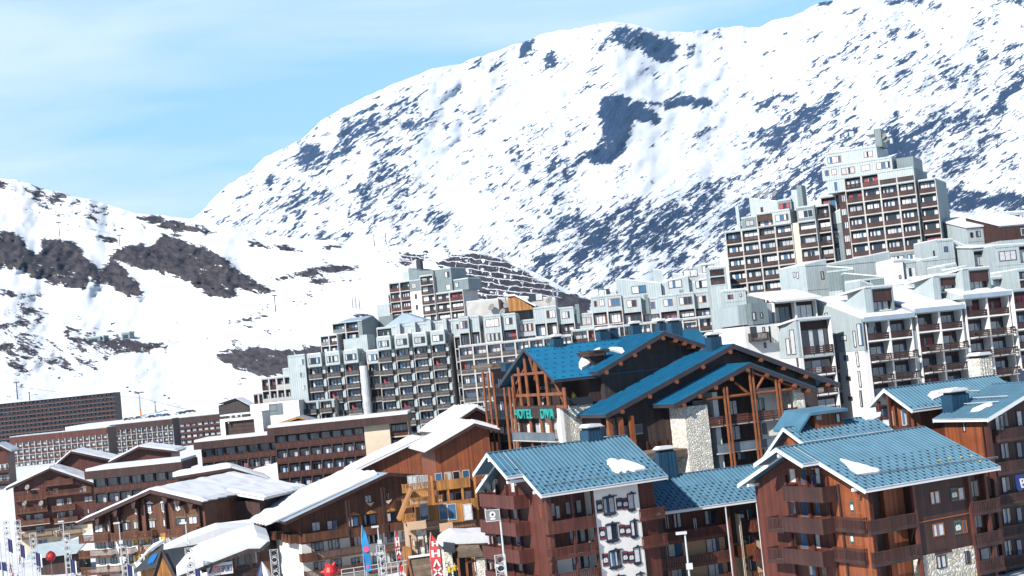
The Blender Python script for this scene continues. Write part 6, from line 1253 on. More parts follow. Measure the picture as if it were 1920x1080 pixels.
# brown chalet with arched windows S
def chalet_S():
    b = Bld('chalet_hotel', 'brown chalet with white arched window surrounds and a broad snowy gable roof, lower left', 'building', *l1(910, 490), 232, -20, 20)
    a, c, d = b.F(*l1(875, 480), -1.8), b.F(*l1(1690, 115), -1.8), b.F(*l2(590, 250), -1.8)
    b.gable('y', a, c, d, -1.8, 24, mt='roof_pale', fascia='wood_brown', ribs=0, guards=None, cover=0.9, fh=0.5)
    s1 = (c[1]-a[1])/(c[0]-a[0]); s2 = (c[1]-d[1])/(d[0]-c[0]); zb = b.F(*l1(1500, 660))[1]
    b.gwall('y', (a[0]+1.4, a[1]+1.4*s1), c, (d[0]-0.8, d[1]+0.8*s2), 0, 22, 'wood_chalet', 0.45, z0=zb)
    b.wall.box(a[0]+1.45, d[0]-0.85, 0.03, 21.9, 0, zb-0.01, 'plaster')
    X = lambda px, py=500: b.F(*l1(px, py))[0]
    for q in ((1510, 285, 1560, 370), (1655, 270, 1715, 360), (1815, 260, 1860, 345), (1965, 260, 2035, 325), (1070, 505, 1160, 590), (1205, 500, 1265, 580), (1370, 475, 1465, 565), (1505, 470, 1575, 550), (1680, 455, 1755, 540), (1840, 445, 1885, 525), (1985, 430, 2090, 505), (2125, 415, 2225, 495)):
        b.winpx('F', *box2(l1, *q), panes=2, frame='frame_dark')
        x0, z = b.F(*l1(q[0]-12, q[1]+2), -0.02); x1 = b.F(*l1(q[2]+12, q[1]), -0.02)[0]; xm = (x0+x1)/2
        b.trim.prism([(x0, z), (x1, z), (x1-0.15, z+0.25), (xm+0.3, z+0.3), (xm, z+0.5), (xm-0.3, z+0.3), (x0+0.15, z+0.25)], 'y', -0.12, -0.005, 'needles_dry' if q[1] > 400 else 'frame_white')
        if q[1] < 380: zz = b.F(*l1(q[0], q[3]), -0.02)[1]; b.trim.prism([(x0+0.2, zz), (xm, zz-0.4), (x1-0.2, zz)], 'y', -0.12, -0.005, 'frame_white')
    for (x0, x1, y) in ((940, 1270, 680), (1300, 1590, 655), (1600, 1760, 640), (1915, 2265, 610)): b.bal('F', (X(x0, y)+X(x1, y))/2, b.F(*l1((x0+x1)/2, y))[1], X(x1, y)-X(x0, y), 1.2, 1.1, 'bars', 'wood_chalet', 0)
    for q in ((1095, 690, 1185, 770), (1230, 680, 1285, 765), (1395, 665, 1480, 750), (1560, 650, 1640, 730), (1700, 640, 1790, 725), (1860, 640, 1930, 720), (2010, 620, 2110, 700), (1120, 870, 1195, 950), (1250, 865, 1320, 940), (1420, 865, 1500, 930), (1585, 845, 1640, 920), (2140, 600, 2210, 650), (1150, 1040, 1230, 1079), (1420, 1030, 1500, 1079)): b.winpx('F', *box2(l1, *q), panes=2, frame='frame_dark')
    for (x, y) in ((1515, 665), (1635, 655), (1820, 640), (1535, 850), (1650, 840)): q = box2(l1, x, y, x+32, y+65); x0, z0 = b.F(q[0], q[3]); m = MB(); m.box(-0.5, 0.5, -0.06, 0, 0, 1.5, 'wood_honey'); m.box(-0.3, 0.3, -0.075, -0.061, 0.3, 0.9, 'yellow'); m.build('shutter', b.root, (x0+0.4, -0.005, z0))
    for (x0, x1, y) in ((945, 1310, 850), (1400, 1530, 830), (1610, 1840, 800), (970, 1400, 1035), (1430, 1510, 1005)): b.bal('F', (X(x0, y)+X(x1, y))/2, b.F(*l1((x0+x1)/2, y))[1], X(x1, y)-X(x0, y), 1.3, 1.1, 'bars', 'wood_chalet', 0)
    for px in (1250, 1345, 1570, 1655, 1880, 2260): x = X(px, 400); b.trim.box(x-0.12, x+0.12, -0.6, -0.02, zb, c[1]-abs(x-c[0])*s1-0.9, 'wood_brown')
    for t in (0.25, 0.5, 0.75):
        for (Q, s_) in ((a, 1), (d, -1)): xx = Q[0]+(c[0]-Q[0])*t; zz = Q[1]+(c[1]-Q[1])*t-0.6; b.trim.prism([(xx-0.5, zz), (xx+0.5, zz+0.2*s_), (xx+0.2, zz-1.0), (xx-0.2, zz-1.1)], 'y', -1.6, -0.1, 'wood_brown')
    xr = d[0]-0.8; b.wall.box(xr+0.02, xr+4.5, 9, 21, 0, d[1]-1.2, 'wood_brown')
    b.gable('y', None, (xr-1, d[1]+0.6), (xr+6.0, d[1]-0.9), 8, 23, mt='roof_pale', ribs=0, guards=None, cover=0.9, fascia='fascia_white')
    b.finish()
chalet_S()
# brown and white chalet T
def chalet_T():
    b = Bld('chalet_hotel', 'brown and white chalet with long carved balconies and a thick overhanging snow roof, lower centre', 'building', *l3(-60, 470), 222, 26, 19)
    a, c, d = b.F(*l3(-150, 470), -1.5), b.F(*l3(1010, -80), -1.5), b.F(*l3(2050, -20), -1.5)
    b.gable('y', a, c, d, -1.5, 17, mt='roof_pale', fascia='wood_brown', ribs=0, guards=None, fh=0.5)
    s1 = (c[1]-a[1])/(c[0]-a[0]); s2 = (c[1]-d[1])/(d[0]-c[0]); zb = b.F(*l3(600, 640))[1]
    # snow blanket on the left slope, held back from the front edge
    mm = MB(); b.gable('y', (a[0]-0.5, a[1]), (c[0]-1.0, c[1]-0.4), None, 0.8, 17, mt='roof_pale', ribs=0, guards=None, cover=2.0, into=b.snowm, fascia='roof_pale', fh=0.1)
    xl = a[0]+2.6
    b.gwall('y', (xl, a[1]+2.6*s1), c, (d[0]-1.4, d[1]+1.4*s2), 0, 15.5, 'wood_chalet', 0.45, z0=zb); b.wall.box(xl+.03, d[0]-1.45, 0.03, 15.4, 0, zb-0.01, 'plaster')
    X = lambda px, py=600: b.F(*l3(px, py))[0]; Z = lambda px, py: b.F(*l3(px, py))[1]
    for q in ((150, 470, 250, 575), (320, 450, 445, 555), (555, 410, 675, 525), (740, 390, 870, 500), (975, 360, 1105, 465), (745, 175, 825, 255), (985, 145, 1030, 225)): b.winpx('F', *box2(l3, *q), panes=2, frame='wood_brown')
    for (x0, x1, y) in ((545, 690, 400), (745, 880, 378), (975, 1115, 352)):
        xa, z = b.F(*l3(x0, y), -0.02); xb = X(x1, y); xm = (xa+xb)/2; b.trim.prism([(xa, z-0.15), (xb, z-0.15), (xm+0.6, z+0.15), (xm, z+0.42), (xm-0.6, z+0.15)], 'y', -0.14, -0.005, 'wood_honey')
    for (x0, x1, y) in ((760, 850, 268), (960, 1050, 240), (1180, 1260, 225), (1170, 1260, 105)):
        xa, z = b.F(*l3(x0, y), -0.02); xb = X(x1, y); xm = (xa+xb)/2; b.trim.prism([(xa, z+0.15), (xm, z+0.05), (xb, z+0.15), (xb-0.4, z-0.25), (xm, z-0.5), (xa+0.4, z-0.25)], 'y', -0.14, -0.005, 'cream')
    for (x0, x1, y) in ((45, 530, 660), (570, 965, 610), (1000, 1200, 560)): b.bal('F', (X(x0, y)+X(x1, y))/2, b.F(*l3((x0+x1)/2, y), -1.4)[1], X(x1, y)-X(x0, y), 1.4, 1.15, 'flat', 'wood_chalet', 0)
    for (x0, x1, y) in ((45, 740, 865), (960, 1230, 795), (60, 760, 1065), (790, 1260, 1010)): b.bal('F', (X(x0, y)+X(x1, y))/2, b.F(*l3((x0+x1)/2, y), -1.4)[1], X(x1, y)-X(x0, y), 1.4, 1.15, 'bars', 'wood_chalet', 0)
    for q in ((145, 690, 285, 800), (340, 665, 465, 780), (585, 640, 710, 750), (775, 610, 950, 710), (1000, 585, 1120, 695), (1165, 570, 1235, 660), (175, 915, 305, 1020), (365, 890, 495, 1000), (600, 865, 735, 970), (840, 840, 985, 930), (1030, 810, 1140, 915)): b.winpx('F', *box2(l3, *q), panes=3, frame='frame_dark')
    for px in (505, 535, 915, 945): x = X(px, 300); b.trim.box(x-0.12, x+0.12, -1.5, -1.2, Z(px, 640), Z(px, 200 if px < 700 else 60)-0.3, 'wood_brown')
    # left end: balcony and painted white wall with carved trims
    b.bal('L', 3.5, Z(0, 700), 5.0, 1.3, 1.2, 'flat', 'wood_chalet', xl); b.bal('L', 12, Z(0, 700), 4.0, 1.3, 1.2, 'flat', 'wood_chalet', xl)
    for k in range(3):
        for y in (2.5, 7.5, 12): b.win('L', y, 2.2+k*3.0, 0.9, 1.5, 2, 'frame_brown', xl)
    b.bal('F', xl+0.7, Z(0, 910), 2.4, 1.4, 1.15, 'flat', 'wood_chalet', -0.2)
    b.finish()
    q = b.F(*l3(390, 120), 8); m = MB(); m.prism([(q[0]-2.2, q[1]-1.4), (q[0]+1.4, q[1]-0.4), (q[0]+1.4, q[1]+1.0), (q[0]-1.4, q[1]+0.9)], 'y', 4.5, 7.5, 'roof_pale'); m.build('dormer', b.roof)
chalet_T()
# wooden building with stone piers and terraces V
def lodge_V():
    b = Bld('lodge', 'low timber and stone lodge with roof terraces, left of the red brown balconies', 'building', *l4(160, 520), 192, 8, 12)
    X = lambda px, y=0.0: b.F(*l4(px, 700), y)[0]; Z = lambda px, py, y=0.0: b.F(*l4(px, py), y)[1]
    b.wall.box(X(160), X(255), 0, 10, 0, Z(160, 530), 'pink_cream'); b.wall.box(X(255), X(365), -0.3, 10, 0, Z(255, 545), 'stone_pale'); b.wall.box(X(365), X(520), -0.1, 10, 0, Z(365, 545), 'shingle'); b.wall.box(X(520), X(665), -0.4, 10, 0, Z(520, 550), 'stone_pale'); b.wall.box(X(665), X(945), -0.1, 10, 0, Z(665, 545), 'wood_honey')
    for q in ((205, 665, 232, 750), (270, 670, 328, 750)): b.winpx('F', *box2(l4, *q), panes=1, frame='wood_honey', at=-0.3)
    for (x0, x1, y) in ((160, 365, 540), (365, 505, 540), (520, 660, 555), (660, 930, 545)): b.bal('F', (X(x0)+X(x1))/2, Z(x0, y), X(x1)-X(x0), 0.8, 0.9, 'bars' if x0 in (365, 660) else 'flat', 'wood_mid' if x0 in (365, 660) else 'pink_cream', -0.3)
    for px in (175, 250, 330, 530): m = MB(); x = X(px); m.tube([(x, -1.3, 0), (x, -1.3, Z(px, 625))], 0.09, 'dark_metal', 8); m.tube([(x, -1.3, Z(px, 625)), (x, -1.3, Z(px, 610))], 0.16, 'dark_metal', 8); m.build('lamp_post', b.root)
    b.wall.box(X(85), X(170), -3, 2, 0, Z(85, 770), 'wood_honey'); b.wall.box(X(380), X(440), -3, 0, 0, Z(380, 780), 'wood_honey')
    # sloping porch roof of planks and its snowy neighbour
    b.roofm.prism([(X(60), Z(60, 450)), (X(240), Z(240, 90)), (X(260), Z(260, 100)), (X(90), Z(90, 450))], 'y', -1, 3.5, 'wood_honey'); b.roofm.box(X(245), X(430), 0, 3, Z(300, 190), Z(300, 140), 'wood_honey'); b.wall.box(X(290), X(910), 3, 9, Z(300, 545), Z(600, 300), 'wood_honey')
    for x in (380, 600, 700, 880): b.win('F', X(x), Z(x, 470), 1.1, 2.2, 1, 'frame_white', 3)
    b.finish()
lodge_V()
def entrance():
    b = Bld('entrance_pavilion', 'stone pillared entrance with shingle canopy under a thick snow blanket', 'building', *l4(700, 740), 176, 10, 9)
    X = lambda px, y=0.0: b.F(*l4(px, 850), y)[0]; Z = lambda px, py, y=0.0: b.F(*l4(px, py), y)[1]
    m = b.snowm; pts = [(X(555), Z(555, 760)), (X(600), Z(600, 740)), (X(700), Z(700, 730)), (X(1110), Z(1110, 715)), (X(1110), Z(1110, 590)), (X(1000), Z(1000, 592)), (X(900), Z(900, 602)), (X(800), Z(800, 600)), (X(720), Z(720, 600)), (X(640), Z(640, 640)), (X(575), Z(575, 690))]
    m.prism(pts, 'y', 1.0, 7, 'snow'); b.roofm.box(X(560), X(1140), 0.9, 7.2, Z(900, 740)-0.1, Z(900, 722)-0.12, 'wood_mid')
    b.roofm.hexa([(X(680), -2.4, Z(680, 850)), (X(975), -2.4, Z(975, 840)), (X(965), 0.95, Z(965, 745)-0.1), (X(740), 0.95, Z(740, 740)-0.1), (X(680), -2.4, Z(680, 850)+0.2), (X(975), -2.4, Z(975, 840)+0.2), (X(965), 0.95, Z(965, 745)+0.1), (X(740), 0.95, Z(740, 740)+0.1)], 'shingle')
    b.roofm.hexa([(X(550), -0.8, Z(550, 800)), (X(670), -0.8, Z(660, 815)), (X(700), 0.95, Z(700, 735)), (X(570), 0.95, Z(570, 720)), (X(550), -0.8, Z(550, 800)+.2), (X(670), -0.8, Z(660, 815)+.2), (X(700), 0.95, Z(700, 735)+.2), (X(570), 0.95, Z(570, 720)+.2)], 'roof_slate')
    b.wall.box(X(560), X(650), 0.2, 3, 0, Z(600, 810), 'stone_pale'); b.wall.box(X(890), X(985), -2, -0.6, 0, Z(930, 860), 'stone_pale'); b.wall.box(X(985), X(1040), 1, 3, 0, Z(985, 870), 'cream'); b.wall.box(X(650), X(890), 2.5, 5, 0, Z(760, 850), 'wood_dark'); b.wall.box(X(1040), X(1150), 2, 5, 0, Z(1040, 860), 'wood_brown')
    for px in (690, 780, 855): b.trim.box(X(px)-0.12, X(px)+0.12, -1.8, -1.5, 0, Z(px, 865), 'log')
    b.trim.box(X(770), X(890), -1.8, -1.55, Z(780, 915), Z(780, 895), 'log'); b.win('F', X(740), 1.0, 1.6, 2.2, 2, 'frame_orange', 2.5); b.win('F', X(830), 0.5, 1.6, 2.4, 2, 'frame_orange', 2.5); b.finish()
entrance()
def kiosk():
    b = Bld('kiosk', 'small kiosk with steep brown shingle roof and snow lined gable, bottom centre', 'building', *l3(1240, 880), 150, 14, 6)
    a, c, d = b.Lf(*l3(1170, 1090)), b.Lf(*l3(1215, 880)), b.Lf(*l3(1340, 1090)); x1 = b.F(*l3(1540, 870))[0]
    b.roofm.hexa([(0, 0, c[1]), (x1, 0, c[1]), (x1+0.6, -3.4, c[1]-4.0), (0, -3.4, c[1]-4.0), (0, 0.1, c[1]+0.15), (x1, 0.1, c[1]+0.15), (x1+0.6, -3.4, c[1]-3.8), (0, -3.4, c[1]-3.8)], 'shingle')
    b.roofm.hexa([(0, 0, c[1]), (x1, 0, c[1]), (x1, 3.4, c[1]-4.0), (0, 3.4, c[1]-4.0), (0, 0.1, c[1]+0.15), (x1, 0.1, c[1]+0.15), (x1, 3.5, c[1]-3.8), (0, 3.5, c[1]-3.8)], 'shingle')
    b.trim.beam((-0.1, 0, c[1]), (-0.1, 3.6, c[1]-4.2), 0.15, 0.5, 'log'); b.trim.beam((-0.1, 0, c[1]), (-0.1, -3.6, c[1]-4.2), 0.15, 0.5, 'log'); b.wall.prism([(-2.6, 0), (2.6, 0), (2.6, c[1]-3.4), (0, c[1]-0.4), (-2.6, c[1]-3.4)], 'x', 0.3, x1-0.3, 'wood_dark')
    b.snowm.prism([(-0.2, c[1]+0.16), (0.2, c[1]+0.16), (0.15, c[1]+0.36), (-0.15, c[1]+0.36)], 'x', 0, x1, 'snow'); b.win('F', x1/2, 0.8, 1.2, 1.2, 2, 'frame_orange', -2.6); b.finish()
kiosk()
# foreground ski shop with big snow roof
def shop():
    b = Bld('ski_shop', 'ski shop under sweeping snow roofs with dark slate gable and wooden terrace, lower left', 'shop', *l2(650, 1045), 182, 14, 5.5)
    X = lambda px, py=900, y=0.0: b.F(*l2(px, py), y)[0]; Z = lambda px, py, y=0.0: b.F(*l2(px, py), y)[1]
    # front snowy plane rising to the right
    def plane(pts, y0, y1, t, mt, dst, lift=0.0):
        P_ = [(X(p[0], p[1], y0), Z(p[0], p[1], y0)) for p in pts]; dst.prism(P_, 'y', y0, y1, mt)
    y = -2.0
    A = [(310, 1079), (480, 900), (1000, 700), (1210, 640), (1355, 690), (1240, 775), (1110, 780), (560, 1010), (330, 1085)]
    Pp = [(X(p[0], p[1], y), Z(p[0], p[1], y)) for p in A]
    m = b.snowm; k = m.mi('snow'); n = len(Pp); base = len(m.v)
    for (yy, dz) in ((y, 0), (y+1.2, 0.55), (y+6, 1.1)): m.v += [(px, yy+(0 if dz == 0 else 0), pz+dz) for px, pz in Pp]
    for r in (0, 1):
        for i in range(n): m.f.append((base+r*n+i, base+r*n+(i+1) % n, base+(r+1)*n+(i+1) % n, base+(r+1)*n+i)); m.m.append(k)
    m.f.append(tuple(base+i for i in range(n))); m.m.append(k); m.f.append(tuple(base+2*n+i for i in range(n-1, -1, -1))); m.m.append(k)
    for (p, q) in (((330, 1100), (1110, 792)), ((1110, 792), (1250, 790)), ((1250, 790), (1350, 700))): b.roofm.beam((X(*p, y), y-0.05, Z(*p, y)), (X(*q, y), y-0.05, Z(*q, y)), 0.4, 0.42, 'wood_dark')
    # back snow roof
    y = 8.0; B2 = [(160, 800), (480, 650), (770, 545), (930, 540), (1210, 540), (1230, 680), (900, 700)]; b.snowm.prism([(X(*p, y), Z(*p, y)) for p in B2], 'y', y, y+9, 'snow'); b.wall.box(X(780, 560, y+3), X(1210, 560, y+3), y+9.1, y+14, 0, Z(1100, 480, y+9), 'plaster')
    # slate gable
    y = 2.0; q = lambda px, py: (X(px, py, y), Z(px, py, y)); pk = q(145, 805)
    b.roofm.hexa([(pk[0], y, pk[1]), (q(950, 700)[0], y+3, q(950, 700)[1]), (q(980, 720)[0], y+1, q(980, 720)[1]-3), (q(300, 1090)[0], y-1.0, q(300, 1090)[1]), (pk[0], y, pk[1]+0.2), (q(950, 700)[0], y+3, q(950, 700)[1]+0.2), (q(980, 720)[0], y+1, q(980, 720)[1]-2.8), (q(300, 1090)[0], y-1.0, q(300, 1090)[1]+0.2)], 'roof_slate')
    b.trim.beam((pk[0], y-0.3, pk[1]), (q(295, 1090)[0], y-1.2, q(295, 1090)[1]), 0.2, 0.5, 'wood_dark'); b.trim.beam((pk[0], y-0.3, pk[1]), (q(55, 1085)[0], y-1.2, q(55, 1085)[1]), 0.2, 0.5, 'wood_dark')
    b.wall.prism([(q(75, 1090)[0], 0), (q(290, 1090)[0], 0), (q(285, 1090)[0], q(285, 1060)[1]), (pk[0], pk[1]-0.3), (q(80, 1090)[0], q(80, 1060)[1])], 'y', y+0.5, y+4, 'wood_honey')
    # front body
    x0, x1 = X(560, 1000), X(1330, 900); b.wall.box(x0+2, x1, 2, 9, 0, 5.0, 'wood_dark'); b.wall.box(X(1240, 800), x1+0.5, -1.2, 3, 0, Z(1250, 800), 'wood_chalet')
    for px in (960, 1140, 1230): b.trim.box(X(px)-0.15, X(px)+0.15, -0.4, -0.1, 0, Z(px, 830), 'log')
    b.win('F', X(1085, 900), Z(1085, 985), 2.6, 2.6, 2, 'frame_orange', 1.9); b.win('F', X(890, 950), Z(890, 1020), 2.6, 1.8, 2, 'frame_brown', 1.9); b.bal('F', X(1080, 1040), Z(1080, 1070)-0.4, 5.5, 1.2, 1.2, 'bars', 'wood_mid', 0.4)
    # sign fascia
    xs, xe = X(650, 1060, -1.5), X(945, 1050, -1.5); zb = Z(650, 1085, -1.5); m = MB(); m.box(xs, xe, -1.6, -1.5, zb, zb+1.5, 'banner_white'); s = m.build('sign_board', b.root)
    me = text_mesh('INTERSPORT', 1.0, 0.02, 'banner_red', 1.0); me2 = text_mesh('SPORT', 1.0, 0.02, 'navy', 1.0)
    full = max(v.co.x for v in me.vertices); sw = xe-xs; k = sw*0.82/full
    me1 = text_mesh('INTER', 1.0, 0.02, 'banner_red', 1.0); w1 = max(v.co.x for v in me1.vertices)
    for (mesh, xo) in ((me1, xs+sw*0.14), (me2, xs+sw*0.14+k*(w1+0.08))): o = link('lettering', mesh, s, (xo, -1.63, zb+0.35)); o.rotation_euler = (R(90), 0, 0); o.scale = (k, 1.1, 1)
    m = MB(); m.prism([(xs+0.15, zb+0.35), (xs+0.4, zb+0.35), (xs+0.8, zb+1.15), (xs+0.55, zb+1.15)], 'y', -1.65, -1.6, 'navy'); m.build('emblem', s)
    b.finish('roof'); return b
shop()
b = Bld('snow_roofed_hut', 'little hut with blue glazed panel under a snow covered roof, left of the slate gable', 'building', *l1(1530, 990), 196, -6, 4)
x1 = b.F(*l1(1790, 960))[0]; b.wall.box(0.4, x1, 0.4, 4, 0, 3.6, 'wood_honey'); b.roofm.hexa([(-0.3, -0.8, 3.4), (x1+0.3, -0.8, 4.0), (x1+0.3, 3, 6.6), (2.0, 3, 6.0), (-0.3, -0.8, 3.6), (x1+0.3, -0.8, 4.2), (x1+0.3, 3, 6.8), (2.0, 3, 6.2)], 'roof_slate')
b.snowm.hexa([(-0.2, 0.6, 4.3), (x1-2, 1.4, 5.7), (x1, 3, 6.9), (1.6, 3, 6.3), (-0.2, 0.6, 4.7), (x1-2, 1.4, 6.0), (x1, 3, 7.3), (1.6, 3, 6.8)], 'snow'); b.trim.hexa([(x1*0.5, -0.2, 4.35), (x1*0.8, -0.2, 4.6), (x1*0.85, 1.2, 5.5), (x1*0.55, 1.2, 5.3), (x1*0.5, -0.2, 4.4), (x1*0.8, -0.2, 4.65), (x1*0.85, 1.2, 5.6), (x1*0.55, 1.2, 5.4)], 'paint_blue'); b.finish()
# ================================================================ street furniture, people, lifts, trees
def gp_at(u, v, Y): p = P(u, v, Y); return Vector((p.x, p.y, ground_z(p.x, p.y)))
def pole_thing(name, label, cat, u, vtop, Y, group=None, rz=0.0, vbase=None):
    top = P(u, vtop, Y); g = min(ground_z(top.x, top.y), top.z-3)
    r = empty(name, (top.x, top.y, g), rz); tag(r, label, cat, group); return r, top.z-g
# street lamps
for (u, v, Y, lab) in ((147, 980, 215, 'white street lamp beside the truss mast, left of the brown chalet'), (66, 984, 240, 'thin white lamp pole near the left crowd')):
    pass
lamps = [(118, 978, 225, 'street lamp standing between the cream chalet and the brown arched window chalet'), (223, 981, 205, 'street lamp in front of the brown chalet, over its long balcony'), (348, 981, 185, 'street lamp rising by the slate gable of the ski shop'), (708, 988, 175, 'street lamp right of the blue feather banner'), (1284, 1000, 120, 'street lamp in front of the pale linking wing between the two chalets')]
for (u, v, Y, lab) in lamps:
    r, h = pole_thing('street_lamp', lab, 'street lamp', u, v, Y, 'street lamps')
    m = MB(); m.tube([(0, 0, 0), (0, 0, h)], [0.12, 0.07], 'steel_white', 8); m.build('pole', r)
    m = MB(); m.box(-0.75, 0.15, -0.2, 0.2, h-0.05, h+0.16, 'steel_white'); m.build('lamp_head', r)
    m = MB(); m.box(-0.18, 0.35, -0.15, 0.1, h*0.74, h*0.74+0.5, 'steel_white'); m.build('bracket_box', r)
# framed emblem sign on its own pole
r, h = pole_thing('emblem_sign', 'grey framed sign with a white round emblem on a tall lamp pole', 'sign', 938, 975, 140)
m = MB(); m.tube([(0, 0, 0), (0, 0, h)], [0.13, 0.09], 'steel_white', 8); m.build('pole', r)
m = MB(); m.box(-1.35, -0.02, -0.12, -0.04, h, h+1.05, 'concrete_grey'); m.box(-0.02, 0.02, -0.13, -0.03, h, h+1.05, 'steel_white')
for (a, c, e, f) in ((-1.4, 0.03, h-0.05, h), (-1.4, 0.03, h+1.05, h+1.1), (-1.4, -1.35, h, h+1.05)): m.box(a, c, -0.14, -0.02, e, f, 'steel_white')
bd = m.build('board', r); m = MB(); m.disc((-0.7, -0.14, h+0.62), 0.30, (0, 1, 0), 0.03, 'banner_white', 18); m.disc((-0.7, -0.165, h+0.62), 0.13, (0, 1, 0), 0.02, 'navy', 12); m.box(-0.95, -0.45, -0.15, -0.12, h+0.12, h+0.28, 'banner_white'); m.build('emblem', bd)
# lattice masts with ring ornaments
for (u, v, Y, lab) in ((3, 975, 232, 'leftmost lattice mast with heart shaped ornaments'), (24, 975, 226, 'second lattice mast from the left edge'), (53, 999, 218, 'lattice mast in front of the low cream chalet balconies'), (116, 1000, 210, 'lattice mast beside the small fir tree'), (224, 1024, 196, 'low lattice mast on the chalet balcony'), (346, 1027, 178, 'lattice mast in front of the slate gable'), (705, 1022, 168, 'lattice mast behind the blue feather banner'), (505, 1030, 176, 'lattice mast against the white painted chalet wall'), (929, 1040, 136, 'lattice mast below the emblem sign')):
    r, h = pole_thing('lattice_mast', lab, 'mast', u+8, v, Y, 'lattice masts')
    m = MB(); w_ = 0.48
    for sx in (-w_, w_): m.tube([(sx, 0, 0), (sx, 0, h)], 0.05, 'steel_white', 6)
    m.build('frame', r); n = max(3, int(min(h, 5.5)/0.85)); m = MB()
    for k in range(n):
        z = h-0.45-k*0.85; c = [(math.cos(t)*0.36, 0, z+math.sin(t)*0.32) for t in [i*math.pi/5 for i in range(11)]]; m.tube(c, 0.055, 'steel_white' if k % 2 else 'steel', 5)
        m.prism([(-0.16, z), (0, z-0.2), (0.16, z), (0.08, z+0.14), (0, z+0.08), (-0.08, z+0.14)], 'y', -0.04, 0.04, 'dark_metal'); m.tube([(-w_, 0, z+0.42), (w_, 0, z+0.42)], 0.03, 'steel_white', 5)
    m.build('ornament', r)
# feather banners
def feather(u, vt, vb, Y, wpx, mt, lab, marks, grp='tall feather banners', lean=0.0):
    top = P(u, vt, Y); bot = P(u, vb, Y); g = ground_z(bot.x, bot.y); r = empty('feather_banner', (bot.x, bot.y, min(g, bot.z-1.5))); tag(r, lab, 'banner', grp)
    z0 = bot.z-r.location.z; z1 = top.z-r.location.z; W = wpx*Y/FPX
    m = MB(); m.tube([(0, 0, 0), (0, 0, z0), (-0.05, 0, z0+(z1-z0)*0.7), (W*0.2, 0, z1)], [0.05, 0.04, 0.03, 0.02], 'steel_white', 6); m.build('pole', r)
    m = MB(); N_ = 14; pts = []
    for i in range(N_+1):
        t = i/N_; z = z0+(z1-z0)*t; ww = W*(1.0 if t < 0.55 else max(0.05, 1-((t-0.55)/0.45)**1.8)); x = -0.05+W*0.2*max(0, (t-0.7)/0.3); y = 0.12*math.sin(t*9)
        pts.append((x, x+ww, y, z))
    for i in range(N_):
        a, b_ = pts[i], pts[i+1]; m.hexa([(a[0], a[2], a[3]), (a[1], a[2]+0.05, a[3]), (a[1], a[2]+0.09, a[3]), (a[0], a[2]+0.04, a[3]), (b_[0], b_[2], b_[3]), (b_[1], b_[2]+0.05, b_[3]), (b_[1], b_[2]+0.09, b_[3]), (b_[0], b_[2]+0.04, b_[3])], mt)
    cl = m.build('cloth', r)
    for (t, wd, hh, mm, shape) in marks:
        z = z0+(z1-z0)*t; m = MB(); x = W*0.5; y = 0.12*math.sin(t*9)-0.03; s_ = W*wd/2
        if shape == 'o': m.disc((x, y, z), s_, (0, 1, 0), 0.03, mm, 14)
        elif shape == 'x': m.beam((x-s_, y, z-hh), (x+s_, y, z+hh), 0.03, 0.16, mm); m.beam((x-s_, y, z+hh), (x+s_, y, z-hh), 0.03, 0.16, mm)
        elif shape == 'h': m.box(x-s_, x-s_*0.4, y-0.02, y+0.01, z-hh, z+hh, mm); m.box(x+s_*0.4, x+s_, y-0.02, y+0.01, z-hh, z+hh, mm); m.box(x-s_*0.4, x+s_*0.4, y-0.02, y+0.01, z-hh*0.2, z+hh*0.2, mm)
        else: m.prism([(x-s_, z-hh), (x-s_*0.5, z-hh), (x, z+hh*0.3), (x+s_*0.5, z-hh), (x+s_, z-hh), (x+s_*0.2, z+hh), (x-s_*0.2, z+hh)], 'y', y-0.02, y+0.01, mm)
        m.build('mark', cl)
feather(684, 984, 1072, 160, 13, 'banner_cyan', 'bright blue feather banner with pink round emblem, in front of the brown and white chalet', [(0.48, 0.9, 0, 'banner_pink', 'o'), (0.10, 0.5, 0, 'banner_pink', 'o')])
feather(744, 994, 1048, 158, 9, 'banner_red', 'narrow red feather banner, middle one between the blue and the large red banner', [(0.6, 0.8, 0.5, 'banner_white', 'h'), (0.3, 0.8, 0.5, 'banner_white', 'x')])
feather(752, 1050, 1100, 152, 7, 'paint_red', 'short red banner just left of the kiosk gable', [(0.5, 0.7, 0.2, 'banner_white', 'h')])
feather(814, 997, 1110, 138, 20, 'banner_red', 'largest red feather banner with bold white characters, right of the kiosk roof', [(0.80, 0.6, 0.25, 'banner_white', 'h'), (0.64, 0.8, 0.35, 'banner_white', 'h'), (0.48, 0.75, 0.35, 'banner_white', 'a'), (0.33, 0.75, 0.35, 'banner_white', 'x'), (0.17, 0.75, 0.35, 'banner_white', 'h')])
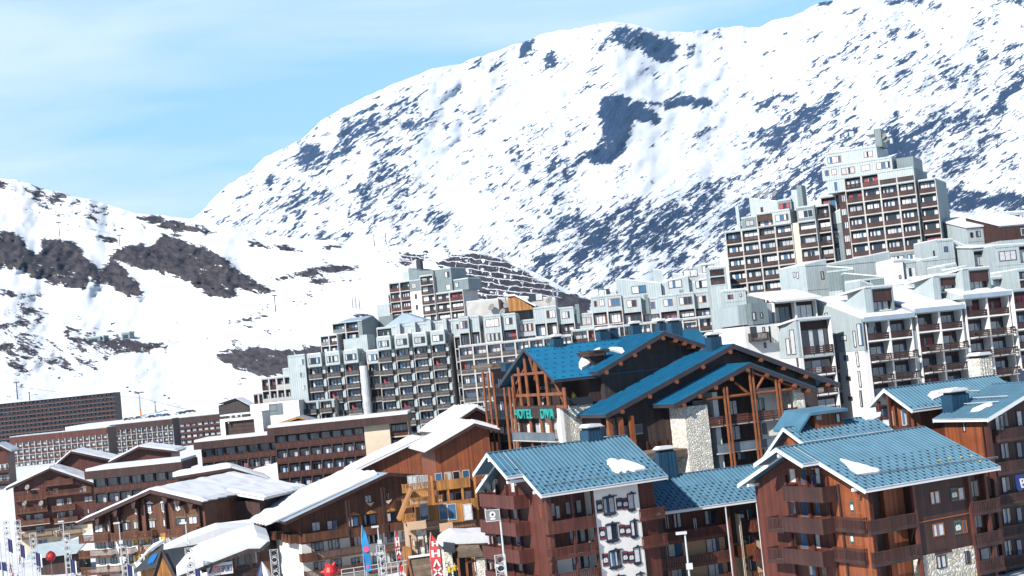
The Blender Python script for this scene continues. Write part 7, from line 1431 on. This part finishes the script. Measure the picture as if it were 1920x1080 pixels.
for (u, v, Y, mt, lab) in ((14, 1010, 190, 'navy', 'small blue flag hanging on the leftmost lamp pole'), (37, 1020, 190, 'navy', 'small blue flag second from the left edge'), (66, 1035, 185, 'navy', 'blue flag left of the small fir tree'), (131, 1048, 185, 'navy', 'blue flag just right of the small fir tree'), (238, 1058, 178, 'navy', 'blue flag low in front of the brown balconies'), (365, 1066, 165, 'navy', 'blue flag at the foot of the ski shop lamp')):
    r, h = pole_thing('flag', lab, 'flag', u, v, Y, 'small blue flags on poles')
    m = MB(); m.tube([(0, 0, 0), (0, 0, h+0.1)], 0.05, 'steel_white', 6); m.build('pole', r); m = MB()
    for i in range(4): m.hexa([(0.05+i*0.18, 0.06*(i % 2), h-1.7-0.1*i), (0.23+i*0.18, 0.06*((i+1) % 2), h-1.8-0.1*i), (0.23+i*0.18, 0.03+0.06*((i+1) % 2), h-1.8-0.1*i), (0.05+i*0.18, 0.03+0.06*(i % 2), h-1.7-0.1*i), (0.05+i*0.18, 0.06*(i % 2), h-0.1*i), (0.23+i*0.18, 0.06*((i+1) % 2), h-0.1-0.1*i), (0.23+i*0.18, 0.03+0.06*((i+1) % 2), h-0.1-0.1*i), (0.05+i*0.18, 0.03+0.06*(i % 2), h-0.1*i)], mt if i < 3 else 'banner_white')
    m.build('cloth', r)
m = MB()   # blue, white and red flag at the left edge
r, h = pole_thing('flag', 'blue, white and red flag hanging at the left edge of the picture', 'flag', 1, 1035, 150)
m.tube([(0, 0, 0), (0, 0, h+1)], 0.06, 'steel_white', 6); m.build('pole', r); m = MB()
for i, mt in enumerate(('navy', 'banner_white', 'paint_red')): m.hexa([(-0.6, 0, h-2.6+0*i-i*0.0+(2-i)*0.9-0.9), (0.5, 0.1, h-3.0+(2-i)*0.9-0.9), (0.5, 0.13, h-3.0+(2-i)*0.9-0.9), (-0.6, 0.03, h-2.6+(2-i)*0.9-0.9), (-0.6, 0, h-2.6+(2-i)*0.9), (0.45, 0.1, h-3.0+(2-i)*0.9), (0.45, 0.13, h-3.0+(2-i)*0.9), (-0.6, 0.03, h-2.6+(2-i)*0.9)], mt)
m.build('cloth', r)
# blue lit sign at the right edge
q = P(1908, 918, 140); r = empty('illuminated_sign', (q.x, q.y, q.z-9), R(26)); tag(r, 'deep blue square sign with a white curved letter B on the right edge balconies', 'sign')
m = MB(); m.box(-0.1, 1.5, -0.1, 0.05, 8.9, 10.4, 'sign_blue'); m.build('panel', r); o = link('lettering', text_mesh('B', 1.3, 0.03, 'banner_white'), r, (0.3, -0.14, 9.1)); o.rotation_euler = (R(90), R(-4), 0)
# ---- people
def person_mesh(top, legs, arms_up=0.0, stride=0.12, hat='dark_metal', crouch=0.0):
    m = MB(); c = crouch; H = 1.74-c*0.45
    hip = 0.92-c*0.3; sh = 1.43-c*0.4; lean = c*0.25
    # one skinned surface made of joined tapering tubes
    m.tube([(0, 0, hip-0.05), (0, -lean*0.3, hip+0.12), (0, -lean*0.6, hip+0.3), (0, -lean, sh-0.06), (0, -lean, sh+0.05), (0, -lean, sh+0.10)], [0.15, 0.165, 0.165, 0.2, 0.12, 0.06], top, 10)
    for s in (-1, 1):
        m.tube([(s*0.09, 0, hip+0.02), (s*0.11, -stride*s-c*0.2, hip*0.52), (s*0.12, -stride*s*0.6+c*0.1, 0.06)], [0.115, 0.085, 0.06], legs, 8)
        m.box(s*0.12-0.06, s*0.12+0.06, -stride*s*0.6-0.2, -stride*s*0.6+0.1, 0, 0.1, 'dark_metal')
        m.tube([(s*0.19, -lean, sh-0.02), (s*0.27, -lean-0.05, sh-0.3), (s*0.25, -lean-0.25-arms_up*0.1, sh-0.45+arms_up)], [0.07, 0.055, 0.04], top, 7)
        m.tube([(s*0.25, -lean-0.25-arms_up*0.1, sh-0.45+arms_up), (s*0.24, -lean-0.34-arms_up*0.1, sh-0.47+arms_up)], [0.045, 0.03], 'skin', 6)
    m.tube([(0, -lean, sh+0.06), (0, -lean-0.01, sh+0.12), (0, -lean-0.015, sh+0.2), (0, -lean-0.01, sh+0.28)], [0.055, 0.085, 0.1, 0.08], 'skin', 10)
    return m
def hat_mesh(mt, sh=1.43, lean=0.0):
    m = MB(); m.tube([(0, -lean+0.01, sh+0.2), (0, -lean+0.01, sh+0.29), (0, -lean+0.01, sh+0.335)], [0.112, 0.10, 0.05], mt, 10); return m
PM = {}
def person(label, pos, rz, top, legs, hat='dark_metal', group=None, crouch=0.0, stride=0.12, simple=False, skis=False):
    key = (top, legs, crouch, stride)
    if key not in PM: PM[key] = person_mesh(top, legs, 0, stride, hat, crouch).mesh('person_body')
    r = empty('person', pos, rz); tag(r, label, 'person', group); link('body', PM[key], r)
    kh = ('hat', hat, crouch)
    if kh not in PM: PM[kh] = hat_mesh(hat, 1.43-crouch*0.4, crouch*0.25).mesh('hat')
    link('hat', PM[kh], r)
    return r
for (u, v, Y, tp, lg, lab) in ((10, 1062, 262, 'dark_metal', 'navy', 'person in a dark jacket standing beside the flagpole at the left edge'), (19, 1062, 258, 'paint_red', 'navy', 'person in a red jacket with dark trousers among the left crowd'), (24, 1072, 245, 'paint_red', 'dark_metal', 'person in a red jacket nearest the bottom left corner'), (33, 1076, 240, 'dark_metal', 'dark_metal', 'person dressed in black, lowest in the left crowd'), (44, 1056, 266, 'banner_white', 'navy', 'person in a white top walking right of the red jackets'), (38, 1050, 272, 'banner_pink', 'dark_metal', 'person in a pink jacket behind the left crowd'), (124, 1074, 215, 'dark_metal', 'navy', 'person in dark clothes walking past the small fir tree')):
    g = gp_at(u, v, Y); person(lab, g, random.uniform(-2, 2), tp, lg)
# guests on the hotel terrace, and one on the gable balcony
def on(b, px, y, zoff, lab, tp, lg, face='F'):
    if face == 'F': x, z = b.F(*px, y); loc = Vector((x, y, z))
    else: yy, z = b.Lf(*px, y); loc = Vector((y, yy, z))
    wpos = b.root.matrix_basis @ loc; person(lab, wpos, b.yaw, tp, lg)
on(bH, ch1(1065, 838), 0.6, 0, 'person in a yellow top standing on the hotel terrace above the stone tower', 'yellow', 'dark_metal')
on(bA, c3(618, 518), -1.0, 0, 'person in dark clothes on the top gable balcony of the right chalet', 'dark_metal', 'navy', 'L')
# red heart balloons / lanterns
for (u, v, Y, lab, rad) in ((95, 1043, 220, 'round red inflatable in front of the low grey shed', 0.8), (620, 1071, 165, 'red star shaped inflatable below the white chalet wall', 0.85)):
    q = P(u, v, Y); g = ground_z(q.x, q.y); r = empty('inflatable', (q.x, q.y, g)); tag(r, lab, 'inflatable'); h = max(0.5, q.z-g)
    m = MB(); m.tube([(0, 0, 0), (0, 0, h-rad*0.7)], 0.04, 'steel_white', 6); m.build('pole', r); m = MB(); m.tube([(0, 0, h-rad), (0, 0, h-rad*0.6), (0, 0, h), (0, 0, h+rad*0.6), (0, 0, h+rad)], [rad*0.2, rad*0.8, rad, rad*0.75, rad*0.2], 'paint_red', 12)
    if rad > 0.81:
        for k in range(6): t = k*math.pi/3; m.tube([(math.cos(t)*rad*0.7, 0, h+math.sin(t)*rad*0.7), (math.cos(t)*rad*1.4, 0, h+math.sin(t)*rad*1.4)], [0.3, 0.04], 'paint_red', 8)
    m.build('balloon', r)
# pale canopy shed and low garage
q = gp_at(112, 1060, 250); r = empty('shed', q, R(-6)); tag(r, 'low garage with grey metal canopy and brown door behind the small fir tree', 'shed')
m = MB(); m.box(-3.5, 3.5, 0, 5, 0, 3.0, 'wood_dark'); m.build('wall', r); m = MB(); m.hexa([(-6, -1.5, 3.0), (4, -1.5, 3.4), (4, 5, 5.2), (-6, 5, 4.8), (-6, -1.5, 3.2), (4, -1.5, 3.6), (4, 5, 5.4), (-6, 5, 5.0)], 'metal_light'); m.build('roof', r); m = MB(); m.box(-2.5, 2.5, -0.08, -0.01, 0, 2.6, 'wood_brown'); m.build('door', r)
# ---- trees
def fir(u, v, Y, h, lab, mt, seed):
    g = gp_at(u, v, Y); r = empty('fir_tree', g); tag(r, lab, 'tree', None); rnd = random.Random(seed)
    m = MB(); m.tube([(0, 0, -0.3), (0.05, 0, h*0.5), (0, 0.03, h)], [0.16, 0.09, 0.02], 'bark', 7); m.build('trunk', r); m = MB(); N_ = int(26*h)
    for i in range(N_):
        t = rnd.random()**0.8; z = h*(0.08+0.9*t); R0 = (1-t)*h*0.27+0.12; a = rnd.random()*6.283; L_ = R0*rnd.uniform(0.6, 1.1); d = Vector((math.cos(a), math.sin(a), -0.12+0.2*t)); p0 = Vector((0, 0, z))
        for k in range(4):
            c = p0+d*L_*(0.25+0.25*k); w_ = 0.16+0.10*(1-k/4); sd = Vector((-d.y, d.x, 0)); tw = rnd.uniform(-0.1, 0.1)
            m.face([c-sd*w_+Vector((0, 0, tw)), c+d*0.34*L_*0.9+Vector((0, 0, -0.05)), c+sd*w_+Vector((0, 0, -tw)), c-d*0.05], mt if rnd.random() < 0.8 else ('needles' if rnd.random() < 0.7 else 'snow'))
    m.build('crown', r)
fir(143, 1075, 225, 5.6, 'pale olive fir tree standing left of the brown chalet', 'needles_dry', 1); fir(160, 1062, 235, 4.2, 'dark green fir half hidden behind the paler fir', 'needles', 2); fir(72, 1058, 255, 1.6, 'tiny shrub like fir on the snow near the left crowd', 'needles', 3)
# shrub bed (uncountable twigs)
m = MB(); rnd = random.Random(5); g0 = gp_at(95, 1076, 225)
for i in range(900):
    x, y = rnd.gauss(0, 4.5), rnd.gauss(0, 1.5); z = ground_z(g0.x+x, g0.y+y)-g0.z; a = rnd.random()*6.28; hh = rnd.uniform(0.3, 0.9)*(1-min(1, abs(x)/11)); m.tube([(x, y, z-0.1), (x+math.cos(a)*0.2, y+math.sin(a)*0.2, z+hh)], [0.04, 0.01], 'needles_dry' if rnd.random() < 0.5 else 'bark', 4)
o = m.build('dry_shrubs', None, g0); tag(o, 'patch of dry brown shrubs on the snow at the lower left', 'shrubs', None, 'stuff')
# ---- ski lift pylons, pistes and skiers; positions on the slope surface
def slope(u, v):
    vt, Yt = interp(H_TOP, u); vb, Yb = interp(H_BOT, u); t = (v-vb)/(vt-vb); Y = Yb+(Yt-Yb)*t; n = noise.fractal(Vector((u/150.0, v/110.0, 1.7)), 0.9, 2.1, 6)+0.5*noise.fractal(Vector(((u+v)/46.0, (v-u)/110.0, 5.1)), 0.8, 2.1, 5)
    return P(u, v, Y*(1+0.012*n)*0.998)
def pylon(u, vt, vb, lab, arms=2.2, base=None, group='ski lift pylons'):
    b0 = slope(u+2, vb) if vb < 760 else slope(u+2, vb); hh = (vb-vt)*b0.y/FPX; r = empty('lift_pylon', b0, R(20)); tag(r, lab, 'lift pylon', group)
    m = MB(); m.tube([(0, 0, -2), (0, 0, hh)], [0.5, 0.32], 'dark_metal' if not base else 'steel', 8); m.build('mast', r); m = MB(); m.box(-arms, arms, -0.2, 0.2, hh-0.9, hh-0.4, 'dark_metal'); m.box(-arms*0.9, arms*0.9, -1.0, 1.0, hh-0.2, hh+0.1, 'dark_metal'); m.build('crossarm', r)
    if base: m = MB(); m.tube([(0, 0, 0), (0, 0, hh*0.22)], 0.6, 'paint_orange', 8); m.build('padding', r)
    return r
for (u, vt, vb, lab, ar, ba) in ((110, 416, 443, 'ski lift pylon above the left rock outcrop', 3.4, None), (223, 440, 462, 'ski lift pylon on the saddle between the two rock outcrops', 3.0, None), (298, 482, 512, 'ski lift pylon at the head of the piste', 1.2, None), (515, 553, 584, 'ski lift pylon on open snow right of the second outcrop', 2.2, None), (31, 716, 748, 'ski lift pylon just above the long dark slab', 2.4, None), (262, 735, 778, 'large ski lift pylon with orange padded foot', 3.6, 1), (290, 753, 772, 'small pole with orange padded foot right of the large pylon', 0.5, 1), (722, 437, 455, 'left one of the thin twin masts on the far saddle', 0.4, None), (700, 440, 458, 'thin single mast on the far saddle', 0.4, None), (54, 735, 752, 'thin signal mast above the long dark slab', 0.6, None)): pylon(u, vt, vb, lab, ar, ba)
for k, (u, vt, vb) in enumerate(((662, 558, 578), (668, 558, 578), (675, 560, 580))):
    b0 = slope(u, vb); hh = 22*b0.y/FPX; r = MB(); r.tube([(0, 0, -1), (0, 0, hh)], [0.35, 0.2], 'dark_metal', 6); o = r.build('slender_mast', None, b0); tag(o, '%s of the three slender dark masts on the snow left of the distant tower' % ('leftmost', 'middle', 'rightmost')[k], 'mast', 'three slender masts on the snow')
# lift chairs on a cable
def cable(label, pts):
    m = MB(); m.tube(pts, 0.12, 'dark_metal', 4); o = m.build('lift_cable'); tag(o, label, 'cable')
a = slope(112, 443)+Vector((0, 0, 16)); c_ = slope(225, 462)+Vector((0, 0, 13)); e = slope(300, 512)+Vector((0, 0, 16)); cable('thin lift cable strung across the upper left slope', [slope(20, 395)+Vector((0, 0, 14)), a, c_, e])
a = slope(33, 748)+Vector((0, 0, 10)); c_ = slope(264, 778)+Vector((0, 0, 13)); cable('thin lift cable over the snow behind the long dark slab', [a, (a+c_)/2+Vector((0, 0, -2)), c_, slope(520, 830)+Vector((0, 0, 5))])
rnd = random.Random(11)
for k, (u, v) in enumerate(((50, 403), (75, 409), (128, 431), (150, 436), (240, 742), (245, 750), (310, 758), (318, 763), (552, 580), (574, 585))):
    b0 = slope(u, v)+Vector((0, 0, 6)); m = MB(); m.tube([(0, 0, 3.5), (0, 0, 1.6)], 0.08, 'dark_metal', 5); m.box(-1.0, 1.0, -0.3, 0.3, 0.2, 0.4, 'dark_metal'); m.box(-1.0, 1.0, 0.2, 0.35, 0.4, 1.3, 'dark_metal'); o = m.build('lift_chair', None, b0); tag(o, ['leftmost chair on the upper lift line over the left slope', 'second chair on the upper left lift line', 'chair on the upper lift line just right of its first pylon', 'rightmost chair on the upper left lift line', 'upper left of four chairs beside the large orange footed pylon', 'lower left of four chairs beside the large orange footed pylon', 'chair right of the small orange padded pole, upper one', 'chair right of the small orange padded pole, lower one', 'left chair on the snow right of the second rock outcrop pylon', 'right chair on the snow right of the second rock outcrop pylon'][k], 'lift chair', 'lift chairs over the snow')
sk = [(271, 513), (276, 514), (283, 515), (285, 516), (288, 550), (303, 565), (318, 574), (326, 577), (340, 557), (340, 583), (301, 595), (305, 595), (296, 602), (325, 590), (331, 605), (333, 607), (320, 607), (347, 594), (346, 600), (348, 590), (357, 617), (353, 642), (367, 638), (334, 643), (329, 677), (343, 676), (277, 695), (313, 704), (261, 718), (245, 722), (388, 744)]
for (u, v) in sk: person('tiny dark clad skier on the white piste', slope(u, v), rnd.uniform(-3, 3), 'dark_metal', 'navy', group='dark clad skiers on the piste', crouch=0.3)
for (u, v) in ((280, 576), (287, 586), (296, 611), (312, 636), (257, 706), (304, 748)): person('tiny red clad skier on the white piste', slope(u, v), rnd.uniform(-3, 3), 'paint_red', 'paint_red', hat='paint_red', group='red clad skiers on the piste', crouch=0.3)
# mountain huts on the left slope
for (u, v, w_, h_, lab) in ((175, 640, 16, 7, 'grey boxy lift station hut on the bare patch of the slope, left one'), (188, 640, 9, 8, 'pale metal hut with lit face beside the left lift station hut'), (236, 634, 9, 9, 'pale small hut on the slope, right one')):
    b0 = slope(u, v+2); r = empty('mountain_hut', b0, R(-20)); tag(r, lab, 'hut'); m = MB(); m.box(-w_/2, w_/2, 0, 7, -1, h_*0.6, 'metal_grey'); m.build('wall', r); m = MB(); m.prism([(-w_/2-0.5, h_*0.6+.01), (w_/2+0.5, h_*0.6+.01), (w_/2, h_*0.75), (-w_/2, h_*0.85)], 'y', -0.4, 7.4, 'metal_light'); m.build('roof', r); m = MB(); m.box(-w_*0.3, w_*0.3, -0.06, 0.0, 0.5, h_*0.45, 'glass'); m.build('window', r)
# parked cars in a line behind the long rows
cols = ['dark_metal', 'steel', 'navy', 'banner_white', 'dark_metal', 'paint_blue', 'dark_metal', 'steel_white', 'dark_metal', 'navy', 'dark_metal']
names = {'dark_metal': 'black', 'steel': 'silver', 'navy': 'dark blue', 'banner_white': 'white', 'paint_blue': 'blue', 'steel_white': 'pale grey'}
for k, (u, v) in enumerate(((239, 788), (247, 787), (261, 785), (270, 784), (285, 783), (299, 781), (312, 780), (335, 777), (341, 776), (352, 774), (360, 773))):
    b0 = P(u, v, 800); r = empty('parked_car', b0, R(rnd.uniform(-12, 12))); tag(r, '%s parked car, %s from the left in the row above the brown apartment rows' % (names[cols[k]], ['first','second','third','fourth','fifth','sixth','seventh','eighth','ninth','tenth','eleventh'][k]), 'car', 'cars parked above the long rows' if cols.count(cols[k]) > 1 else 'cars parked above the long rows')
    m = MB(); m.prism([(-2.1, 0.3), (2.1, 0.3), (2.15, 0.8), (1.3, 0.95), (0.75, 1.45), (-1.2, 1.5), (-1.9, 1.0), (-2.15, 0.85)], 'y', -0.9, 0.9, cols[k]); m.build('body', r); m = MB(); m.prism([(-1.15, 1.0), (1.1, 0.98), (0.7, 1.38), (-1.1, 1.42)], 'y', -0.92, 0.92, 'glass'); m.build('window', r)
    for (x, y) in ((-1.3, -0.85), (1.3, -0.85), (-1.3, 0.85), (1.3, 0.85)): m = MB(); m.disc((x, y, 0.33), 0.33, (0, 1, 0), 0.2, 'dark_metal', 12); m.build('wheel', r)
q0 = P(236, 789, 800); q1 = P(470, 764, 800)
m = MB(); m.hexa([(q0.x-30, 785, q0.z-9), (q1.x+10, 785, q1.z-9), (q1.x+10, 830, q1.z-9), (q0.x-30, 830, q0.z-9), (q0.x-30, 787, q0.z), (q1.x+10, 787, q1.z), (q1.x+10, 830, q1.z+0.5), (q0.x-30, 830, q0.z+0.5)], 'snow'); o = m.build('snow_terrace'); tag(o, kind='structure')
# white fence rails / street clutter in front of the brown and white chalet
r0 = P(640, 1068, 172); r = empty('railing', Vector((r0.x, r0.y, r0.z-1.0)), R(14)); tag(r, 'white tubular railing along the street below the white chalet wall', 'railing')
m = MB()
for z in (1.0, 0.5): m.tube([(0, 0, z), (12, 0, z+0.1)], 0.05, 'steel_white', 6)
for k in range(9): m.tube([(k*1.5, 0, -6), (k*1.5, 0, 1.0)], 0.05, 'steel_white', 6)
m.build('rail', r)
q = P(492, 1062, 158); r = empty('parasol', (q.x, q.y, q.z-4)); tag(r, 'folded blue and white parasol in front of the ski shop terrace', 'parasol'); m = MB(); m.tube([(0, 0, 0), (0, 0, 4.6)], 0.05, 'steel_white', 6); m.build('pole', r); m = MB(); m.tube([(0, 0, 2.2), (0, 0, 3.4), (0, 0, 4.6)], [1.0, 0.6, 0.05], 'navy', 10); m.tube([(0.5, -0.3, 2.1), (0.3, -0.2, 3.4), (0, -0.05, 4.5)], [0.7, 0.45, 0.05], 'banner_white', 10); m.build('canopy', r)
q = P(686, 1075, 150); 
for (u, v, Y, lab) in ((843, 1072, 150, 'person in a yellow vest near the entrance pillars'), (853, 1068, 154, 'person in a bright yellow jacket under the entrance canopy')): q = P(u, v, Y); person(lab, (q.x, q.y, q.z-1.0), 0.4, 'yellow', 'dark_metal')

def strip(name, pts, w0, mt, lift):
    m = MB(); k = m.mi(mt); n = len(pts); vs = []
    for i in range(n):
        p = pts[i]; d = (pts[min(i+1, n-1)]-pts[max(i-1, 0)]); d.z = 0; d.normalize(); s_ = Vector((-d.y, d.x, 0))*w0
        for q in (p-s_, p, p+s_): vs.append((q.x, q.y, ground_z(q.x, q.y)+lift))
    m.v = vs
    for i in range(n-1):
        for j in (0, 1): a = i*3+j; m.f.append((a, a+1, a+4, a+3)); m.m.append(k)
    o = m.build(name); tag(o, kind='structure'); return o
a = gp_at(-60, 1062, 250); c_ = gp_at(40, 1066, 240); e = gp_at(110, 1090, 215); pp = []
for i in range(13): t = i/12; q = a.lerp(c_, min(1, 2*t)) if t < 0.5 else c_.lerp(e, 2*t-1); pp.append(q)
strip('road', pp, 3.2, 'asphalt', 0.45)

# ---- mountain air
m = bpy.data.materials.new('haze'); m.use_nodes = True; t = m.node_tree; t.nodes.clear()
pv = t.nodes.new('ShaderNodeVolumePrincipled'); pv.inputs['Color'].default_value = (0.30, 0.62, 1.0, 1); pv.inputs['Density'].default_value = 0.000025; pv.inputs['Anisotropy'].default_value = 0.0
om = t.nodes.new('ShaderNodeOutputMaterial'); t.links.new(pv.outputs[0], om.inputs['Volume']); MAT['haze'] = m
hb = MB(); hb.box(-6000, 6000, -600, 6000, -140, 2400, 'haze'); o = hb.build('haze'); tag(o, 'thin blue mountain air over the whole valley', 'haze', None, 'stuff')
